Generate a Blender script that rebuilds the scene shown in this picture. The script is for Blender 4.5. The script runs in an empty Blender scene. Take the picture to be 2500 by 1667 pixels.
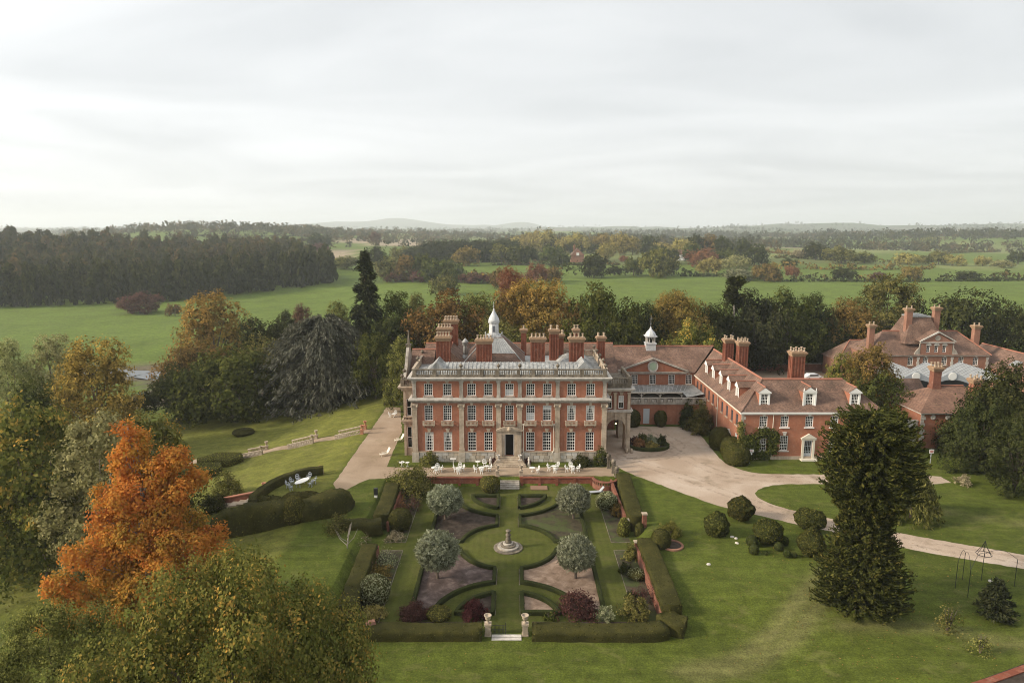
import bpy, math, random
import numpy as np
from mathutils import Vector, Matrix
D = bpy.data
SC = bpy.context.scene
COL = SC.collection
PI = math.pi
R = math.radians
random.seed(7)

# ------------------------------------------------------------------ camera
CAM_H, PITCH = 35.7, R(9.58)
cam = D.cameras.new('camera')
cam.sensor_width = 36.0
cam.lens = 24.0
cam.clip_start = 0.5
cam.clip_end = 40000
cam_o = D.objects.new('camera', cam)
COL.objects.link(cam_o)
cam_o.location = (0, 0, CAM_H)
cam_o.rotation_euler = (PI / 2 - PITCH, 0, 0)
SC.camera = cam_o

# ------------------------------------------------------------------ world: bright thin overcast over a Nishita sky
SUN_EL, SUN_AZ = R(26), R(-102)          # azimuth from +Y towards +X
SUN_DIR = Vector((math.sin(SUN_AZ) * math.cos(SUN_EL), math.cos(SUN_AZ) * math.cos(SUN_EL), math.sin(SUN_EL)))
w = D.worlds.new('World')
SC.world = w
w.use_nodes = True
N, K = w.node_tree.nodes, w.node_tree.links
N.clear()
def wn(t, **kw):
    n = N.new(t)
    for k, v in kw.items(): setattr(n, k, v)
    return n
w_out = wn('ShaderNodeOutputWorld'); w_bg = wn('ShaderNodeBackground'); K.new(w_bg.outputs[0], w_out.inputs[0])
w_bg.inputs['Strength'].default_value = 0.1
w_sky = wn('ShaderNodeTexSky', sky_type='NISHITA'); w_sky.sun_disc = False
w_sky.sun_elevation = SUN_EL; w_sky.sun_rotation = SUN_AZ
w_sky.dust_density = 3.0; w_sky.air_density = 1.0
w_tc = wn('ShaderNodeTexCoord')
w_sep = wn('ShaderNodeSeparateXYZ'); K.new(w_tc.outputs['Generated'], w_sep.inputs[0])
w_abs = wn('ShaderNodeMath', operation='MAXIMUM'); K.new(w_sep.outputs[2], w_abs.inputs[0]); w_abs.inputs[1].default_value = 0.0
w_add = wn('ShaderNodeMath', operation='ADD'); K.new(w_abs.outputs[0], w_add.inputs[0]); w_add.inputs[1].default_value = 0.12
w_dx = wn('ShaderNodeMath', operation='DIVIDE'); K.new(w_sep.outputs[0], w_dx.inputs[0]); K.new(w_add.outputs[0], w_dx.inputs[1])
w_dy = wn('ShaderNodeMath', operation='DIVIDE'); K.new(w_sep.outputs[1], w_dy.inputs[0]); K.new(w_add.outputs[0], w_dy.inputs[1])
w_cmb = wn('ShaderNodeCombineXYZ'); K.new(w_dx.outputs[0], w_cmb.inputs[0]); K.new(w_dy.outputs[0], w_cmb.inputs[1])
w_map = wn('ShaderNodeMapping'); w_map.inputs['Scale'].default_value = (0.5, 0.8, 1); w_map.inputs['Rotation'].default_value = (0, 0, R(14)); w_map.inputs['Location'].default_value = (3.1, 1.7, 0)
K.new(w_cmb.outputs[0], w_map.inputs[0])
w_no = wn('ShaderNodeTexNoise'); w_no.inputs['Scale'].default_value = 1.0; w_no.inputs['Detail'].default_value = 5; w_no.inputs['Roughness'].default_value = 0.5; w_no.inputs['Distortion'].default_value = 1.2
K.new(w_map.outputs[0], w_no.inputs[0])
w_rmp = wn('ShaderNodeValToRGB'); K.new(w_no.outputs[0], w_rmp.inputs[0])
w_rmp.color_ramp.elements[0].position = 0.30; w_rmp.color_ramp.elements[0].color = (3.4, 3.48, 3.53, 1)
w_rmp.color_ramp.elements[1].position = 0.68; w_rmp.color_ramp.elements[1].color = (4.35, 4.4, 4.42, 1)
# the veil is thicker and brighter towards the sun
w_nrm = wn('ShaderNodeVectorMath', operation='DOT_PRODUCT'); K.new(w_tc.outputs['Generated'], w_nrm.inputs[0]); w_nrm.inputs[1].default_value = SUN_DIR
w_mr = wn('ShaderNodeMapRange'); K.new(w_nrm.outputs['Value'], w_mr.inputs[0])
w_mr.inputs[1].default_value = -0.5; w_mr.inputs[2].default_value = 0.85; w_mr.inputs[3].default_value = 0.9; w_mr.inputs[4].default_value = 1.16
w_mul = wn('ShaderNodeVectorMath', operation='SCALE'); K.new(w_rmp.outputs[0], w_mul.inputs[0]); K.new(w_mr.outputs[0], w_mul.inputs['Scale'])
w_mix = wn('ShaderNodeMix', data_type='RGBA'); w_mix.inputs[0].default_value = 0.94
K.new(w_sky.outputs[0], w_mix.inputs[6]); K.new(w_mul.outputs[0], w_mix.inputs[7])
K.new(w_mix.outputs[2], w_bg.inputs['Color'])

# ------------------------------------------------------------------ the veiled sun
sl = D.lights.new('sun', 'SUN')
sl.energy = 2.4
sl.angle = R(10)
sl.color = (1.0, 0.88, 0.72)
so = D.objects.new('sun', sl)
COL.objects.link(so)
so.rotation_euler = SUN_DIR.to_track_quat('Z', 'Y').to_euler()
so.location = (-60, 0, 80)

# ------------------------------------------------------------------ render settings
SC.view_settings.view_transform = 'Standard'
SC.view_settings.look = 'None'
SC.view_settings.gamma = 1
SC.view_settings.exposure = 1.25
SC.render.engine = 'CYCLES'
cy = SC.cycles
cy.max_bounces = 6; cy.diffuse_bounces = 3; cy.glossy_bounces = 2; cy.transmission_bounces = 3
cy.transparent_max_bounces = 4; cy.volume_bounces = 3
cy.caustics_reflective = False; cy.caustics_refractive = False
cy.use_denoising = True
cy.denoising_prefilter = 'ACCURATE'
cy.filter_width = 1.0
cy.sample_clamp_indirect = 4

# ------------------------------------------------------------------ helpers
class MB:
    """collects faces of one mesh"""
    def __init__(s): s.v = []; s.f = []
    def quad(s, *p):
        n = len(s.v); s.v += [tuple(q) for q in p]; s.f.append(tuple(range(n, n + len(p)))); return s
    def box(s, x0, x1, y0, y1, z0, z1):
        n = len(s.v)
        s.v += [(x0,y0,z0),(x1,y0,z0),(x1,y1,z0),(x0,y1,z0),(x0,y0,z1),(x1,y0,z1),(x1,y1,z1),(x0,y1,z1)]
        s.f += [tuple(n+i for i in q) for q in ((0,3,2,1),(4,5,6,7),(0,1,5,4),(1,2,6,5),(2,3,7,6),(3,0,4,7))]
        return s
    def taper(s, cx, cy, z0, z1, w0, d0, w1, d1):
        n = len(s.v)
        for z, w_, d_ in ((z0, w0, d0), (z1, w1, d1)):
            s.v += [(cx-w_/2,cy-d_/2,z),(cx+w_/2,cy-d_/2,z),(cx+w_/2,cy+d_/2,z),(cx-w_/2,cy+d_/2,z)]
        s.f += [tuple(n+i for i in q) for q in ((0,3,2,1),(4,5,6,7),(0,1,5,4),(1,2,6,5),(2,3,7,6),(3,0,4,7))]
        return s
    def prism(s, poly, a, b, axis='z'):
        """polygon extruded along an axis; poly in the other two coordinates"""
        n = len(s.v); m = len(poly)
        def mk(p, t):
            return (p[0], p[1], t) if axis == 'z' else ((p[0], t, p[1]) if axis == 'y' else (t, p[0], p[1]))
        s.v += [mk(p, a) for p in poly] + [mk(p, b) for p in poly]
        s.f.append(tuple(range(n + m - 1, n - 1, -1))); s.f.append(tuple(range(n + m, n + 2*m)))
        for i in range(m):
            j = (i + 1) % m
            s.f.append((n+i, n+j, n+m+j, n+m+i))
        return s
    def lathe(s, prof, seg=10, c=(0,0,0), sx=1, sy=1, rot=0.0):
        n = len(s.v); m = len(prof)
        for r, z in prof:
            for k in range(seg):
                a = rot + 2*PI*k/seg
                s.v.append((c[0]+sx*r*math.cos(a), c[1]+sy*r*math.sin(a), c[2]+z))
        for i in range(m-1):
            for k in range(seg):
                k2 = (k+1) % seg
                s.f.append((n+i*seg+k, n+i*seg+k2, n+(i+1)*seg+k2, n+(i+1)*seg+k))
        s.f.append(tuple(n+k for k in range(seg-1, -1, -1))); s.f.append(tuple(n+(m-1)*seg+k for k in range(seg)))
        return s
    def tube(s, pts, rad, seg=6):
        pts = [Vector(p) for p in pts]; n = len(s.v); m = len(pts)
        for i, p in enumerate(pts):
            t = (pts[min(i+1, m-1)] - pts[max(i-1, 0)])
            t = t.normalized() if t.length > 1e-9 else Vector((0,0,1))
            a = t.cross(Vector((0,0,1)))
            a = a.normalized() if a.length > 0.05 else t.cross(Vector((1,0,0))).normalized()
            b = t.cross(a)
            r = rad[i] if isinstance(rad, (list, tuple)) else rad
            for k in range(seg):
                q = p + (a*math.cos(2*PI*k/seg) + b*math.sin(2*PI*k/seg))*r
                s.v.append(tuple(q))
        for i in range(m-1):
            for k in range(seg):
                k2 = (k+1) % seg
                s.f.append((n+i*seg+k, n+i*seg+k2, n+(i+1)*seg+k2, n+(i+1)*seg+k))
        s.f.append(tuple(n+k for k in range(seg-1, -1, -1))); s.f.append(tuple(n+(m-1)*seg+k for k in range(seg)))
        return s
    def wall(s, x0, x1, z0, z1, openings=(), y=0.0, depth=0.3):
        """a wall face in the plane y (facing -y) with recessed rectangular openings"""
        xs = sorted({x0, x1} | {round(o[0], 4) for o in openings} | {round(o[1], 4) for o in openings})
        zs = sorted({z0, z1} | {round(o[2], 4) for o in openings} | {round(o[3], 4) for o in openings})
        xs = [x for x in xs if x0 <= x <= x1]; zs = [z for z in zs if z0 <= z <= z1]
        for i in range(len(xs)-1):
            for j in range(len(zs)-1):
                cx, cz = (xs[i]+xs[i+1])/2, (zs[j]+zs[j+1])/2
                if any(o[0] < cx < o[1] and o[2] < cz < o[3] for o in openings): continue
                s.quad((xs[i],y,zs[j]), (xs[i+1],y,zs[j]), (xs[i+1],y,zs[j+1]), (xs[i],y,zs[j+1]))
        for a, b, c, d in openings:
            s.quad((a,y,c), (b,y,c), (b,y+depth,c), (a,y+depth,c))
            s.quad((a,y,d), (a,y+depth,d), (b,y+depth,d), (b,y,d))
            s.quad((a,y,c), (a,y+depth,c), (a,y+depth,d), (a,y,d))
            s.quad((b,y,c), (b,y,d), (b,y+depth,d), (b,y+depth,c))
        return s
    def rot(s, ang, c=(0,0), frm=0):
        ca, sa = math.cos(ang), math.sin(ang)
        for i in range(frm, len(s.v)):
            x, y, z = s.v[i]; x -= c[0]; y -= c[1]
            s.v[i] = (c[0]+ca*x-sa*y, c[1]+sa*x+ca*y, z)
        return s
    def mesh(s, name, mat, smooth=False):
        me = D.meshes.new(name); me.from_pydata(s.v, [], s.f)
        if mat: me.materials.append(mat)
        if smooth: me.polygons.foreach_set('use_smooth', [True]*len(me.polygons))
        me.update(); return me

def link(name, data, parent=None, loc=(0,0,0), rz=0.0, scale=None):
    o = D.objects.new(name, data); COL.objects.link(o)
    o.parent = parent; o.location = loc; o.rotation_euler = (0, 0, rz)
    if scale: o.scale = scale
    return o
def thing(name, label, cat, loc=(0,0,0), rz=0.0, group=None, data=None):
    o = link(name, data, None, loc, rz); o['label'] = label; o['category'] = cat
    if group: o['group'] = group
    return o
def part(name, mb, mat, parent, loc=(0,0,0), rz=0.0, smooth=False):
    return link(name, mb.mesh(name, mat, smooth) if isinstance(mb, MB) else mb, parent, loc, rz)
def setting(name, mb, mat, kind='structure'):
    o = link(name, mb.mesh(name, mat) if isinstance(mb, MB) else mb); o['kind'] = kind; return o
def clone(o, parent=None):
    c = o.copy(); COL.objects.link(c); c.parent = parent
    for ch in list(o.children): clone(ch, c)
    return c

# survey: a sight line from the drone through a point of the 2500 px plan sheet, met with a level or an upright plane
FPX = 1666.7
CP, SP = math.cos(PITCH), math.sin(PITCH)
def sight(px, py):
    dx = (px - 1250) / FPX; dy = (833.5 - py) / FPX
    return dx, CP + dy*SP, -SP + dy*CP
def on_level(px, py, z=0.0):
    d = sight(px, py); t = (z - CAM_H) / d[2]; return (d[0]*t, d[1]*t, z)
def on_depth(px, py, Y):
    d = sight(px, py); t = Y / d[1]; return (d[0]*t, Y, CAM_H + d[2]*t)
def FU(x, y): return x*1.06293, y*1.06293
def Z4(x, y): return 820 + x/2.6727, 1100 + y/2.6727
def Z6(x, y): return 400 + x/3.6185, 950 + y/3.6185
def Z7(x, y): return 1600 + x/2.6133, 1100 + y/2.6133
def Z2(x, y): return 1450 + x/3.5636, 760 + y/3.5636
def Z3(x, y): return 1950 + x/3.409, 720 + y/3.409

def sst(a, b, x):
    t = np.clip((np.asarray(x, float) - a) / (b - a), 0, 1); return t*t*(3 - 2*t)

# ------------------------------------------------------------------ materials
MAT = {}
def new_mat(name):
    m = D.materials.new(name); m.use_nodes = True; MAT[name] = m
    nt = m.node_tree; nt.nodes.clear()
    o = nt.nodes.new('ShaderNodeOutputMaterial')
    return m, nt, o
def nd(nt, t, **kw):
    n = nt.nodes.new(t)
    for k, v in kw.items():
        if k.startswith('i_'): n.inputs[k[2:].replace('_', ' ')].default_value = v
        else: setattr(n, k, v)
    return n
def noise(nt, scale, detail=4, rough=0.55, vec=None, dist=0.0):
    n = nd(nt, 'ShaderNodeTexNoise'); n.inputs['Scale'].default_value = scale; n.inputs['Detail'].default_value = detail
    n.inputs['Roughness'].default_value = rough; n.inputs['Distortion'].default_value = dist
    if vec is not None: nt.links.new(vec, n.inputs['Vector'])
    return n.outputs['Fac']
def ramp(nt, fac, stops):
    n = nd(nt, 'ShaderNodeValToRGB'); nt.links.new(fac, n.inputs[0]); cr = n.color_ramp
    while len(cr.elements) < len(stops): cr.elements.new(0.5)
    for e, (p, c) in zip(cr.elements, stops):
        e.position = p; e.color = (c[0], c[1], c[2], 1) if not isinstance(c, (int, float)) else (c, c, c, 1)
    return n.outputs[0]
def mix(nt, fac, a, b, mode='MIX'):
    n = nd(nt, 'ShaderNodeMix', data_type='RGBA', blend_type=mode)
    for key, val in ((0, fac), (6, a), (7, b)):
        if hasattr(val, 'is_linked') or hasattr(val, 'links'): nt.links.new(val, n.inputs[key])
        elif isinstance(val, (int, float)):
            n.inputs[key].default_value = val if key == 0 else (val, val, val, 1)
        else: n.inputs[key].default_value = (val[0], val[1], val[2], 1)
    return n.outputs[2]
def coords(nt, scale=(1,1,1), kind='Object', rot=(0,0,0)):
    t = nd(nt, 'ShaderNodeTexCoord'); m = nd(nt, 'ShaderNodeMapping'); m.inputs['Scale'].default_value = scale; m.inputs['Rotation'].default_value = rot
    nt.links.new(t.outputs[kind], m.inputs[0]); return m.outputs[0]
def world_pos(nt, scale=(1,1,1), rot=(0,0,0)):
    t = nd(nt, 'ShaderNodeNewGeometry'); m = nd(nt, 'ShaderNodeMapping'); m.inputs['Scale'].default_value = scale; m.inputs['Rotation'].default_value = rot
    nt.links.new(t.outputs['Position'], m.inputs[0]); return m.outputs[0]
def surf(nt, out, col, rough=0.85, bump=None, bstr=0.3, bdist=0.02, spec=0.3, metal=0.0):
    p = nd(nt, 'ShaderNodeBsdfPrincipled')
    if hasattr(col, 'links'): nt.links.new(col, p.inputs['Base Color'])
    else: p.inputs['Base Color'].default_value = (col[0], col[1], col[2], 1)
    p.inputs['Roughness'].default_value = rough; p.inputs['Specular IOR Level'].default_value = spec; p.inputs['Metallic'].default_value = metal
    if bump is not None:
        b = nd(nt, 'ShaderNodeBump'); b.inputs['Strength'].default_value = bstr; b.inputs['Distance'].default_value = bdist
        nt.links.new(bump, b.inputs['Height']); nt.links.new(b.outputs[0], p.inputs['Normal'])
    nt.links.new(p.outputs[0], out.inputs[0]); return p

def mat_weathered(name, base, dark, light, s1=0.35, s2=3.0, rough=0.85, streak=True, amount=0.55, bs=0.3):
    m, nt, o = new_mat(name)
    v = world_pos(nt)
    n1 = noise(nt, s1, 5, 0.6, v)
    c = ramp(nt, n1, [(0.32, dark), (0.5, base), (0.7, light)])
    n2 = noise(nt, s2, 4, 0.65, v)
    c = mix(nt, 0.35, c, ramp(nt, n2, [(0.3, dark), (0.7, light)]))
    if streak:
        vs = world_pos(nt, (2.2, 2.2, 0.18))
        st = ramp(nt, noise(nt, 1.0, 4, 0.6, vs), [(0.45, 0.0), (0.72, amount)])
        c = mix(nt, st, c, tuple(0.55*k for k in dark))
    surf(nt, o, c, rough, noise(nt, 9.0, 3, 0.6, v), bs, 0.02)
    return m
def mat_brick(name, a, b, mortar):
    m, nt, o = new_mat(name)
    g = nd(nt, 'ShaderNodeNewGeometry'); sp = nd(nt, 'ShaderNodeSeparateXYZ'); nt.links.new(g.outputs['Position'], sp.inputs[0])
    ad = nd(nt, 'ShaderNodeMath', operation='ADD'); nt.links.new(sp.outputs[0], ad.inputs[0]); nt.links.new(sp.outputs[1], ad.inputs[1])
    cb = nd(nt, 'ShaderNodeCombineXYZ'); nt.links.new(ad.outputs[0], cb.inputs[0]); nt.links.new(sp.outputs[2], cb.inputs[1])
    br = nd(nt, 'ShaderNodeTexBrick'); nt.links.new(cb.outputs[0], br.inputs['Vector'])
    br.inputs['Scale'].default_value = 1.0; br.inputs['Brick Width'].default_value = 0.23; br.inputs['Row Height'].default_value = 0.075; br.inputs['Mortar Size'].default_value = 0.006
    br.inputs['Color1'].default_value = (*a, 1); br.inputs['Color2'].default_value = (*b, 1); br.inputs['Mortar'].default_value = (*mortar, 1)
    v = world_pos(nt)
    c = mix(nt, ramp(nt, noise(nt, 0.45, 5, 0.6, v), [(0.35, 0.0), (0.7, 0.55)]), br.outputs[0], tuple(0.5*k for k in a))
    c = mix(nt, ramp(nt, noise(nt, 1.6, 5, 0.7, v), [(0.5, 0.0), (0.78, 0.42)]), c, (0.42, 0.26, 0.18))
    vs = world_pos(nt, (2.0, 2.0, 0.15))
    c = mix(nt, ramp(nt, noise(nt, 1.0, 4, 0.6, vs), [(0.5, 0.0), (0.8, 0.4)]), c, (0.14, 0.055, 0.035))
    surf(nt, o, c, 0.9, br.outputs['Fac'], 0.25, 0.01)
    return m
def mat_tiles(name, a, b, c3):
    m, nt, o = new_mat(name)
    v = world_pos(nt)
    n1 = ramp(nt, noise(nt, 0.5, 5, 0.62, v), [(0.3, a), (0.5, b), (0.72, c3)])
    # tile courses: a brick pattern with height as the row direction
    g = nd(nt, 'ShaderNodeNewGeometry'); sp = nd(nt, 'ShaderNodeSeparateXYZ'); nt.links.new(g.outputs['Position'], sp.inputs[0])
    ad = nd(nt, 'ShaderNodeMath', operation='ADD'); nt.links.new(sp.outputs[0], ad.inputs[0]); nt.links.new(sp.outputs[1], ad.inputs[1])
    cb = nd(nt, 'ShaderNodeCombineXYZ'); nt.links.new(ad.outputs[0], cb.inputs[0]); nt.links.new(sp.outputs[2], cb.inputs[1])
    br = nd(nt, 'ShaderNodeTexBrick'); nt.links.new(cb.outputs[0], br.inputs['Vector'])
    br.inputs['Scale'].default_value = 1.0; br.inputs['Brick Width'].default_value = 0.2; br.inputs['Row Height'].default_value = 0.13; br.inputs['Mortar Size'].default_value = 0.012
    br.inputs['Color1'].default_value = (0.72, 0.72, 0.72, 1); br.inputs['Color2'].default_value = (1.25, 1.2, 1.15, 1); br.inputs['Mortar'].default_value = (0.35, 0.33, 0.32, 1)
    c = mix(nt, 1.0, n1, br.outputs[0], 'MULTIPLY')
    c = mix(nt, ramp(nt, noise(nt, 2.2, 4, 0.7, v), [(0.58, 0.0), (0.8, 0.35)]), c, (0.16, 0.14, 0.07))
    surf(nt, o, c, 0.88, br.outputs['Fac'], 0.4, 0.015)
    return m
def mat_plain(name, col, rough=0.6, var=0.15, scale=2.0, spec=0.3, metal=0.0):
    m, nt, o = new_mat(name)
    v = world_pos(nt)
    c = mix(nt, noise(nt, scale, 4, 0.6, v), tuple(k*(1-var) for k in col), tuple(min(1, k*(1+var)) for k in col))
    surf(nt, o, c, rough, None, spec=spec, metal=metal)
    return m
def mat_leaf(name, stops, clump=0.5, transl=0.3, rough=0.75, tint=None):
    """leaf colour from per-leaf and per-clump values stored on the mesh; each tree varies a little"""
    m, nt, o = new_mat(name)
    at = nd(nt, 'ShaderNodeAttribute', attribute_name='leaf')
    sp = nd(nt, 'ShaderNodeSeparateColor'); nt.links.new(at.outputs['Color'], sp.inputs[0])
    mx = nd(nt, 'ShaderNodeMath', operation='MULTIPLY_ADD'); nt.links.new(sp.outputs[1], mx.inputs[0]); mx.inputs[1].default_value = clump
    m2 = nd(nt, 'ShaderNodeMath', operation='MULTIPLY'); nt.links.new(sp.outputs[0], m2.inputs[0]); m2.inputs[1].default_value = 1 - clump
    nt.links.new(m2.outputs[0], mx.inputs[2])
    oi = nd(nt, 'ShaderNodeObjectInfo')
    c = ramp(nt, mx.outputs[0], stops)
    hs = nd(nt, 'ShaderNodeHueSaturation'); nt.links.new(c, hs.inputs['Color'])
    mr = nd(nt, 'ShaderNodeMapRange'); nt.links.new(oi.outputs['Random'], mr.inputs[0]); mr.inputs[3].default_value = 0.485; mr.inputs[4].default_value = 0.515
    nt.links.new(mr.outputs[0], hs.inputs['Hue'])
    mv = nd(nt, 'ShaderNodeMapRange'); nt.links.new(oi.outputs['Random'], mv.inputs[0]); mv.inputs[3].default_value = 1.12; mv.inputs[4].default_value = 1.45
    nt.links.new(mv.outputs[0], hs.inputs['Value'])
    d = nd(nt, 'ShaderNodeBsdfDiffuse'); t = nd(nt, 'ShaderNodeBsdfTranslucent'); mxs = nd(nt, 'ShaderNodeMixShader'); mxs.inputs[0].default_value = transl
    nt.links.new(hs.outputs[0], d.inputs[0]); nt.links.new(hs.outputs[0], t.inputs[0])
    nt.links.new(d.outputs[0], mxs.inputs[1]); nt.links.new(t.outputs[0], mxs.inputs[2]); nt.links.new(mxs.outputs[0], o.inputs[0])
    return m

mat_brick('brick', (0.40, 0.15, 0.083), (0.32, 0.112, 0.063), (0.30, 0.20, 0.14))
mat_brick('chimney_brick', (0.25, 0.072, 0.038), (0.17, 0.05, 0.028), (0.2, 0.12, 0.08))
mat_brick('old_brick', (0.24, 0.085, 0.05), (0.175, 0.06, 0.037), (0.21, 0.145, 0.11))
mat_brick('pale_brick', (0.33, 0.155, 0.10), (0.26, 0.12, 0.077), (0.30, 0.22, 0.17))
mat_weathered('stone', (0.43, 0.342, 0.25), (0.25, 0.195, 0.14), (0.56, 0.47, 0.36), s1=0.7, amount=0.5)
mat_weathered('grey_stone', (0.37, 0.325, 0.27), (0.19, 0.165, 0.135), (0.52, 0.475, 0.41), s1=0.9, amount=0.5)
mat_weathered('mossy_stone', (0.19, 0.155, 0.115), (0.08, 0.065, 0.046), (0.28, 0.24, 0.18), s1=0.8, amount=0.8)
mat_weathered('plinth_stone', (0.46, 0.40, 0.32), (0.30, 0.255, 0.2), (0.58, 0.52, 0.43), s1=0.9, amount=0.3)
mat_weathered('pale_stone', (0.55, 0.51, 0.45), (0.34, 0.31, 0.27), (0.68, 0.64, 0.58), amount=0.4)
mat_weathered('lead', (0.32, 0.32, 0.305), (0.15, 0.15, 0.14), (0.47, 0.475, 0.46), s1=0.5, rough=0.6, amount=0.75)
mat_weathered('white_lead', (0.52, 0.53, 0.53), (0.32, 0.33, 0.33), (0.66, 0.67, 0.67), s1=0.9, rough=0.55, amount=0.35)
mat_tiles('roof_tile', (0.12, 0.078, 0.058), (0.175, 0.108, 0.08), (0.26, 0.17, 0.13))
mat_tiles('brown_tile', (0.14, 0.085, 0.062), (0.20, 0.115, 0.082), (0.26, 0.155, 0.11))
mat_plain('ridge_tile', (0.33, 0.14, 0.09), 0.85, 0.3, 1.5)
mat_plain('white_paint', (0.76, 0.75, 0.71), 0.5, 0.06)
mat_plain('cream_paint', (0.62, 0.57, 0.47), 0.6, 0.1)
mat_plain('grey_paint', (0.36, 0.38, 0.4), 0.6, 0.1)
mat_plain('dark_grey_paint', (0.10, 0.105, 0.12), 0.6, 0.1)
mat_plain('pale_door', (0.45, 0.48, 0.5), 0.6, 0.1)
mat_plain('black_iron', (0.02, 0.02, 0.022), 0.5, 0.2, spec=0.4)
mat_plain('dark_interior', (0.012, 0.010, 0.009), 0.9, 0.2)
mat_plain('terracotta', (0.42, 0.20, 0.12), 0.85, 0.25, 3)
mat_plain('clay_pot', (0.40, 0.31, 0.22), 0.85, 0.3, 3)
mat_plain('corbel', (0.29, 0.19, 0.115), 0.9, 0.4, 2.5)
mat_plain('bark', (0.11, 0.085, 0.065), 0.95, 0.3, 3)
mat_plain('pale_bark', (0.30, 0.26, 0.22), 0.95, 0.3, 3)
mat_plain('curtain', (0.55, 0.52, 0.46), 0.9, 0.1)
mat_plain('blind', (0.5, 0.51, 0.5), 0.9, 0.04)
mat_plain('green_copper', (0.33, 0.42, 0.30), 0.8, 0.2, 4)
mat_plain('wood', (0.24, 0.15, 0.10), 0.8, 0.15, 3)
mat_plain('white_car_paint', (0.78, 0.79, 0.8), 0.25, 0.02, spec=0.5)
mat_plain('rubber', (0.015, 0.015, 0.016), 0.8, 0.1)
mat_plain('blue_paint', (0.06, 0.14, 0.32), 0.5, 0.1)
mat_plain('red_print', (0.5, 0.08, 0.07), 0.6, 0.05)
mat_plain('render', (0.60, 0.57, 0.52), 0.9, 0.15, 1.0)
mat_plain('pink_flower', (0.5, 0.16, 0.2), 0.8, 0.3, 6)

m, nt, o = new_mat('glass')
p = surf(nt, o, (0.014, 0.014, 0.014), 0.08, None, spec=0.5)
m, nt, o = new_mat('sky_glass')
v = world_pos(nt); p = surf(nt, o, ramp(nt, noise(nt, 0.8, 3, 0.5, v), [(0.3, (0.15, 0.155, 0.155)), (0.7, (0.25, 0.255, 0.25))]), 0.15, None, spec=0.5)
m, nt, o = new_mat('lamp_glow')
e = nd(nt, 'ShaderNodeEmission'); e.inputs[0].default_value = (1, 0.72, 0.35, 1); e.inputs[1].default_value = 6; nt.links.new(e.outputs[0], o.inputs[0])

# gravel, soil, bark mulch
def mat_ground(name, stops, s=0.4, fine=14.0, bs=0.5, patches=None):
    m, nt, o = new_mat(name); v = world_pos(nt)
    c = ramp(nt, noise(nt, s, 6, 0.62, v, 0.4), stops)
    f = noise(nt, fine, 3, 0.7, v)
    c = mix(nt, 0.55, c, ramp(nt, f, [(0.3, 0.62), (0.7, 1.38)]), 'MULTIPLY')
    if patches:
        c = mix(nt, ramp(nt, noise(nt, patches[0], 5, 0.65, v, 0.6), [(patches[1], 0.0), (patches[1]+0.12, patches[2])]), c, patches[3])
    surf(nt, o, c, 0.95, f, bs, 0.03, spec=0.15); return m
mat_ground('gravel', [(0.3, (0.235, 0.172, 0.115)), (0.5, (0.305, 0.228, 0.158)), (0.7, (0.38, 0.295, 0.215))], 0.16, 11, patches=(0.22, 0.60, 0.5, (0.17, 0.14, 0.075)))
mat_ground('pale_gravel', [(0.3, (0.30, 0.222, 0.16)), (0.5, (0.385, 0.30, 0.227)), (0.7, (0.47, 0.385, 0.31))], 0.14, 8, patches=(0.2, 0.56, 0.7, (0.22, 0.17, 0.115)))
mat_ground('soil', [(0.3, (0.028, 0.021, 0.016)), (0.5, (0.052, 0.039, 0.030)), (0.7, (0.085, 0.065, 0.052))], 1.2, 16, 0.8, patches=(0.9, 0.62, 0.6, (0.06, 0.09, 0.02)))
mat_ground('mossy_soil', [(0.3, (0.038, 0.03, 0.022)), (0.5, (0.06, 0.05, 0.03)), (0.7, (0.085, 0.072, 0.046))], 1.0, 16, 0.8, patches=(0.6, 0.48, 0.75, (0.065, 0.085, 0.025)))
mat_ground('mulch', [(0.3, (0.055, 0.039, 0.034)), (0.5, (0.10, 0.072, 0.063)), (0.7, (0.19, 0.145, 0.13))], 1.0, 20, 0.9, patches=(0.8, 0.62, 0.7, (0.055, 0.045, 0.025)))
mat_ground('pale_mulch', [(0.3, (0.15, 0.10, 0.07)), (0.5, (0.245, 0.17, 0.12)), (0.7, (0.36, 0.265, 0.2))], 1.0, 20, 0.9, patches=(0.7, 0.66, 0.5, (0.12, 0.08, 0.05)))

# thin, broken film of darker trodden gravel
m, nt, o = new_mat('worn_gravel'); v = world_pos(nt)
pb = nd(nt, 'ShaderNodeBsdfDiffuse'); pb.inputs[0].default_value = (0.26, 0.20, 0.145, 1); tb_ = nd(nt, 'ShaderNodeBsdfTransparent'); mxs = nd(nt, 'ShaderNodeMixShader')
nt.links.new(ramp(nt, noise(nt, 1.1, 5, 0.7, v), [(0.45, 0.0), (0.75, 0.55)]), mxs.inputs[0]); nt.links.new(tb_.outputs[0], mxs.inputs[1]); nt.links.new(pb.outputs[0], mxs.inputs[2]); nt.links.new(mxs.outputs[0], o.inputs[0])

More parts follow.
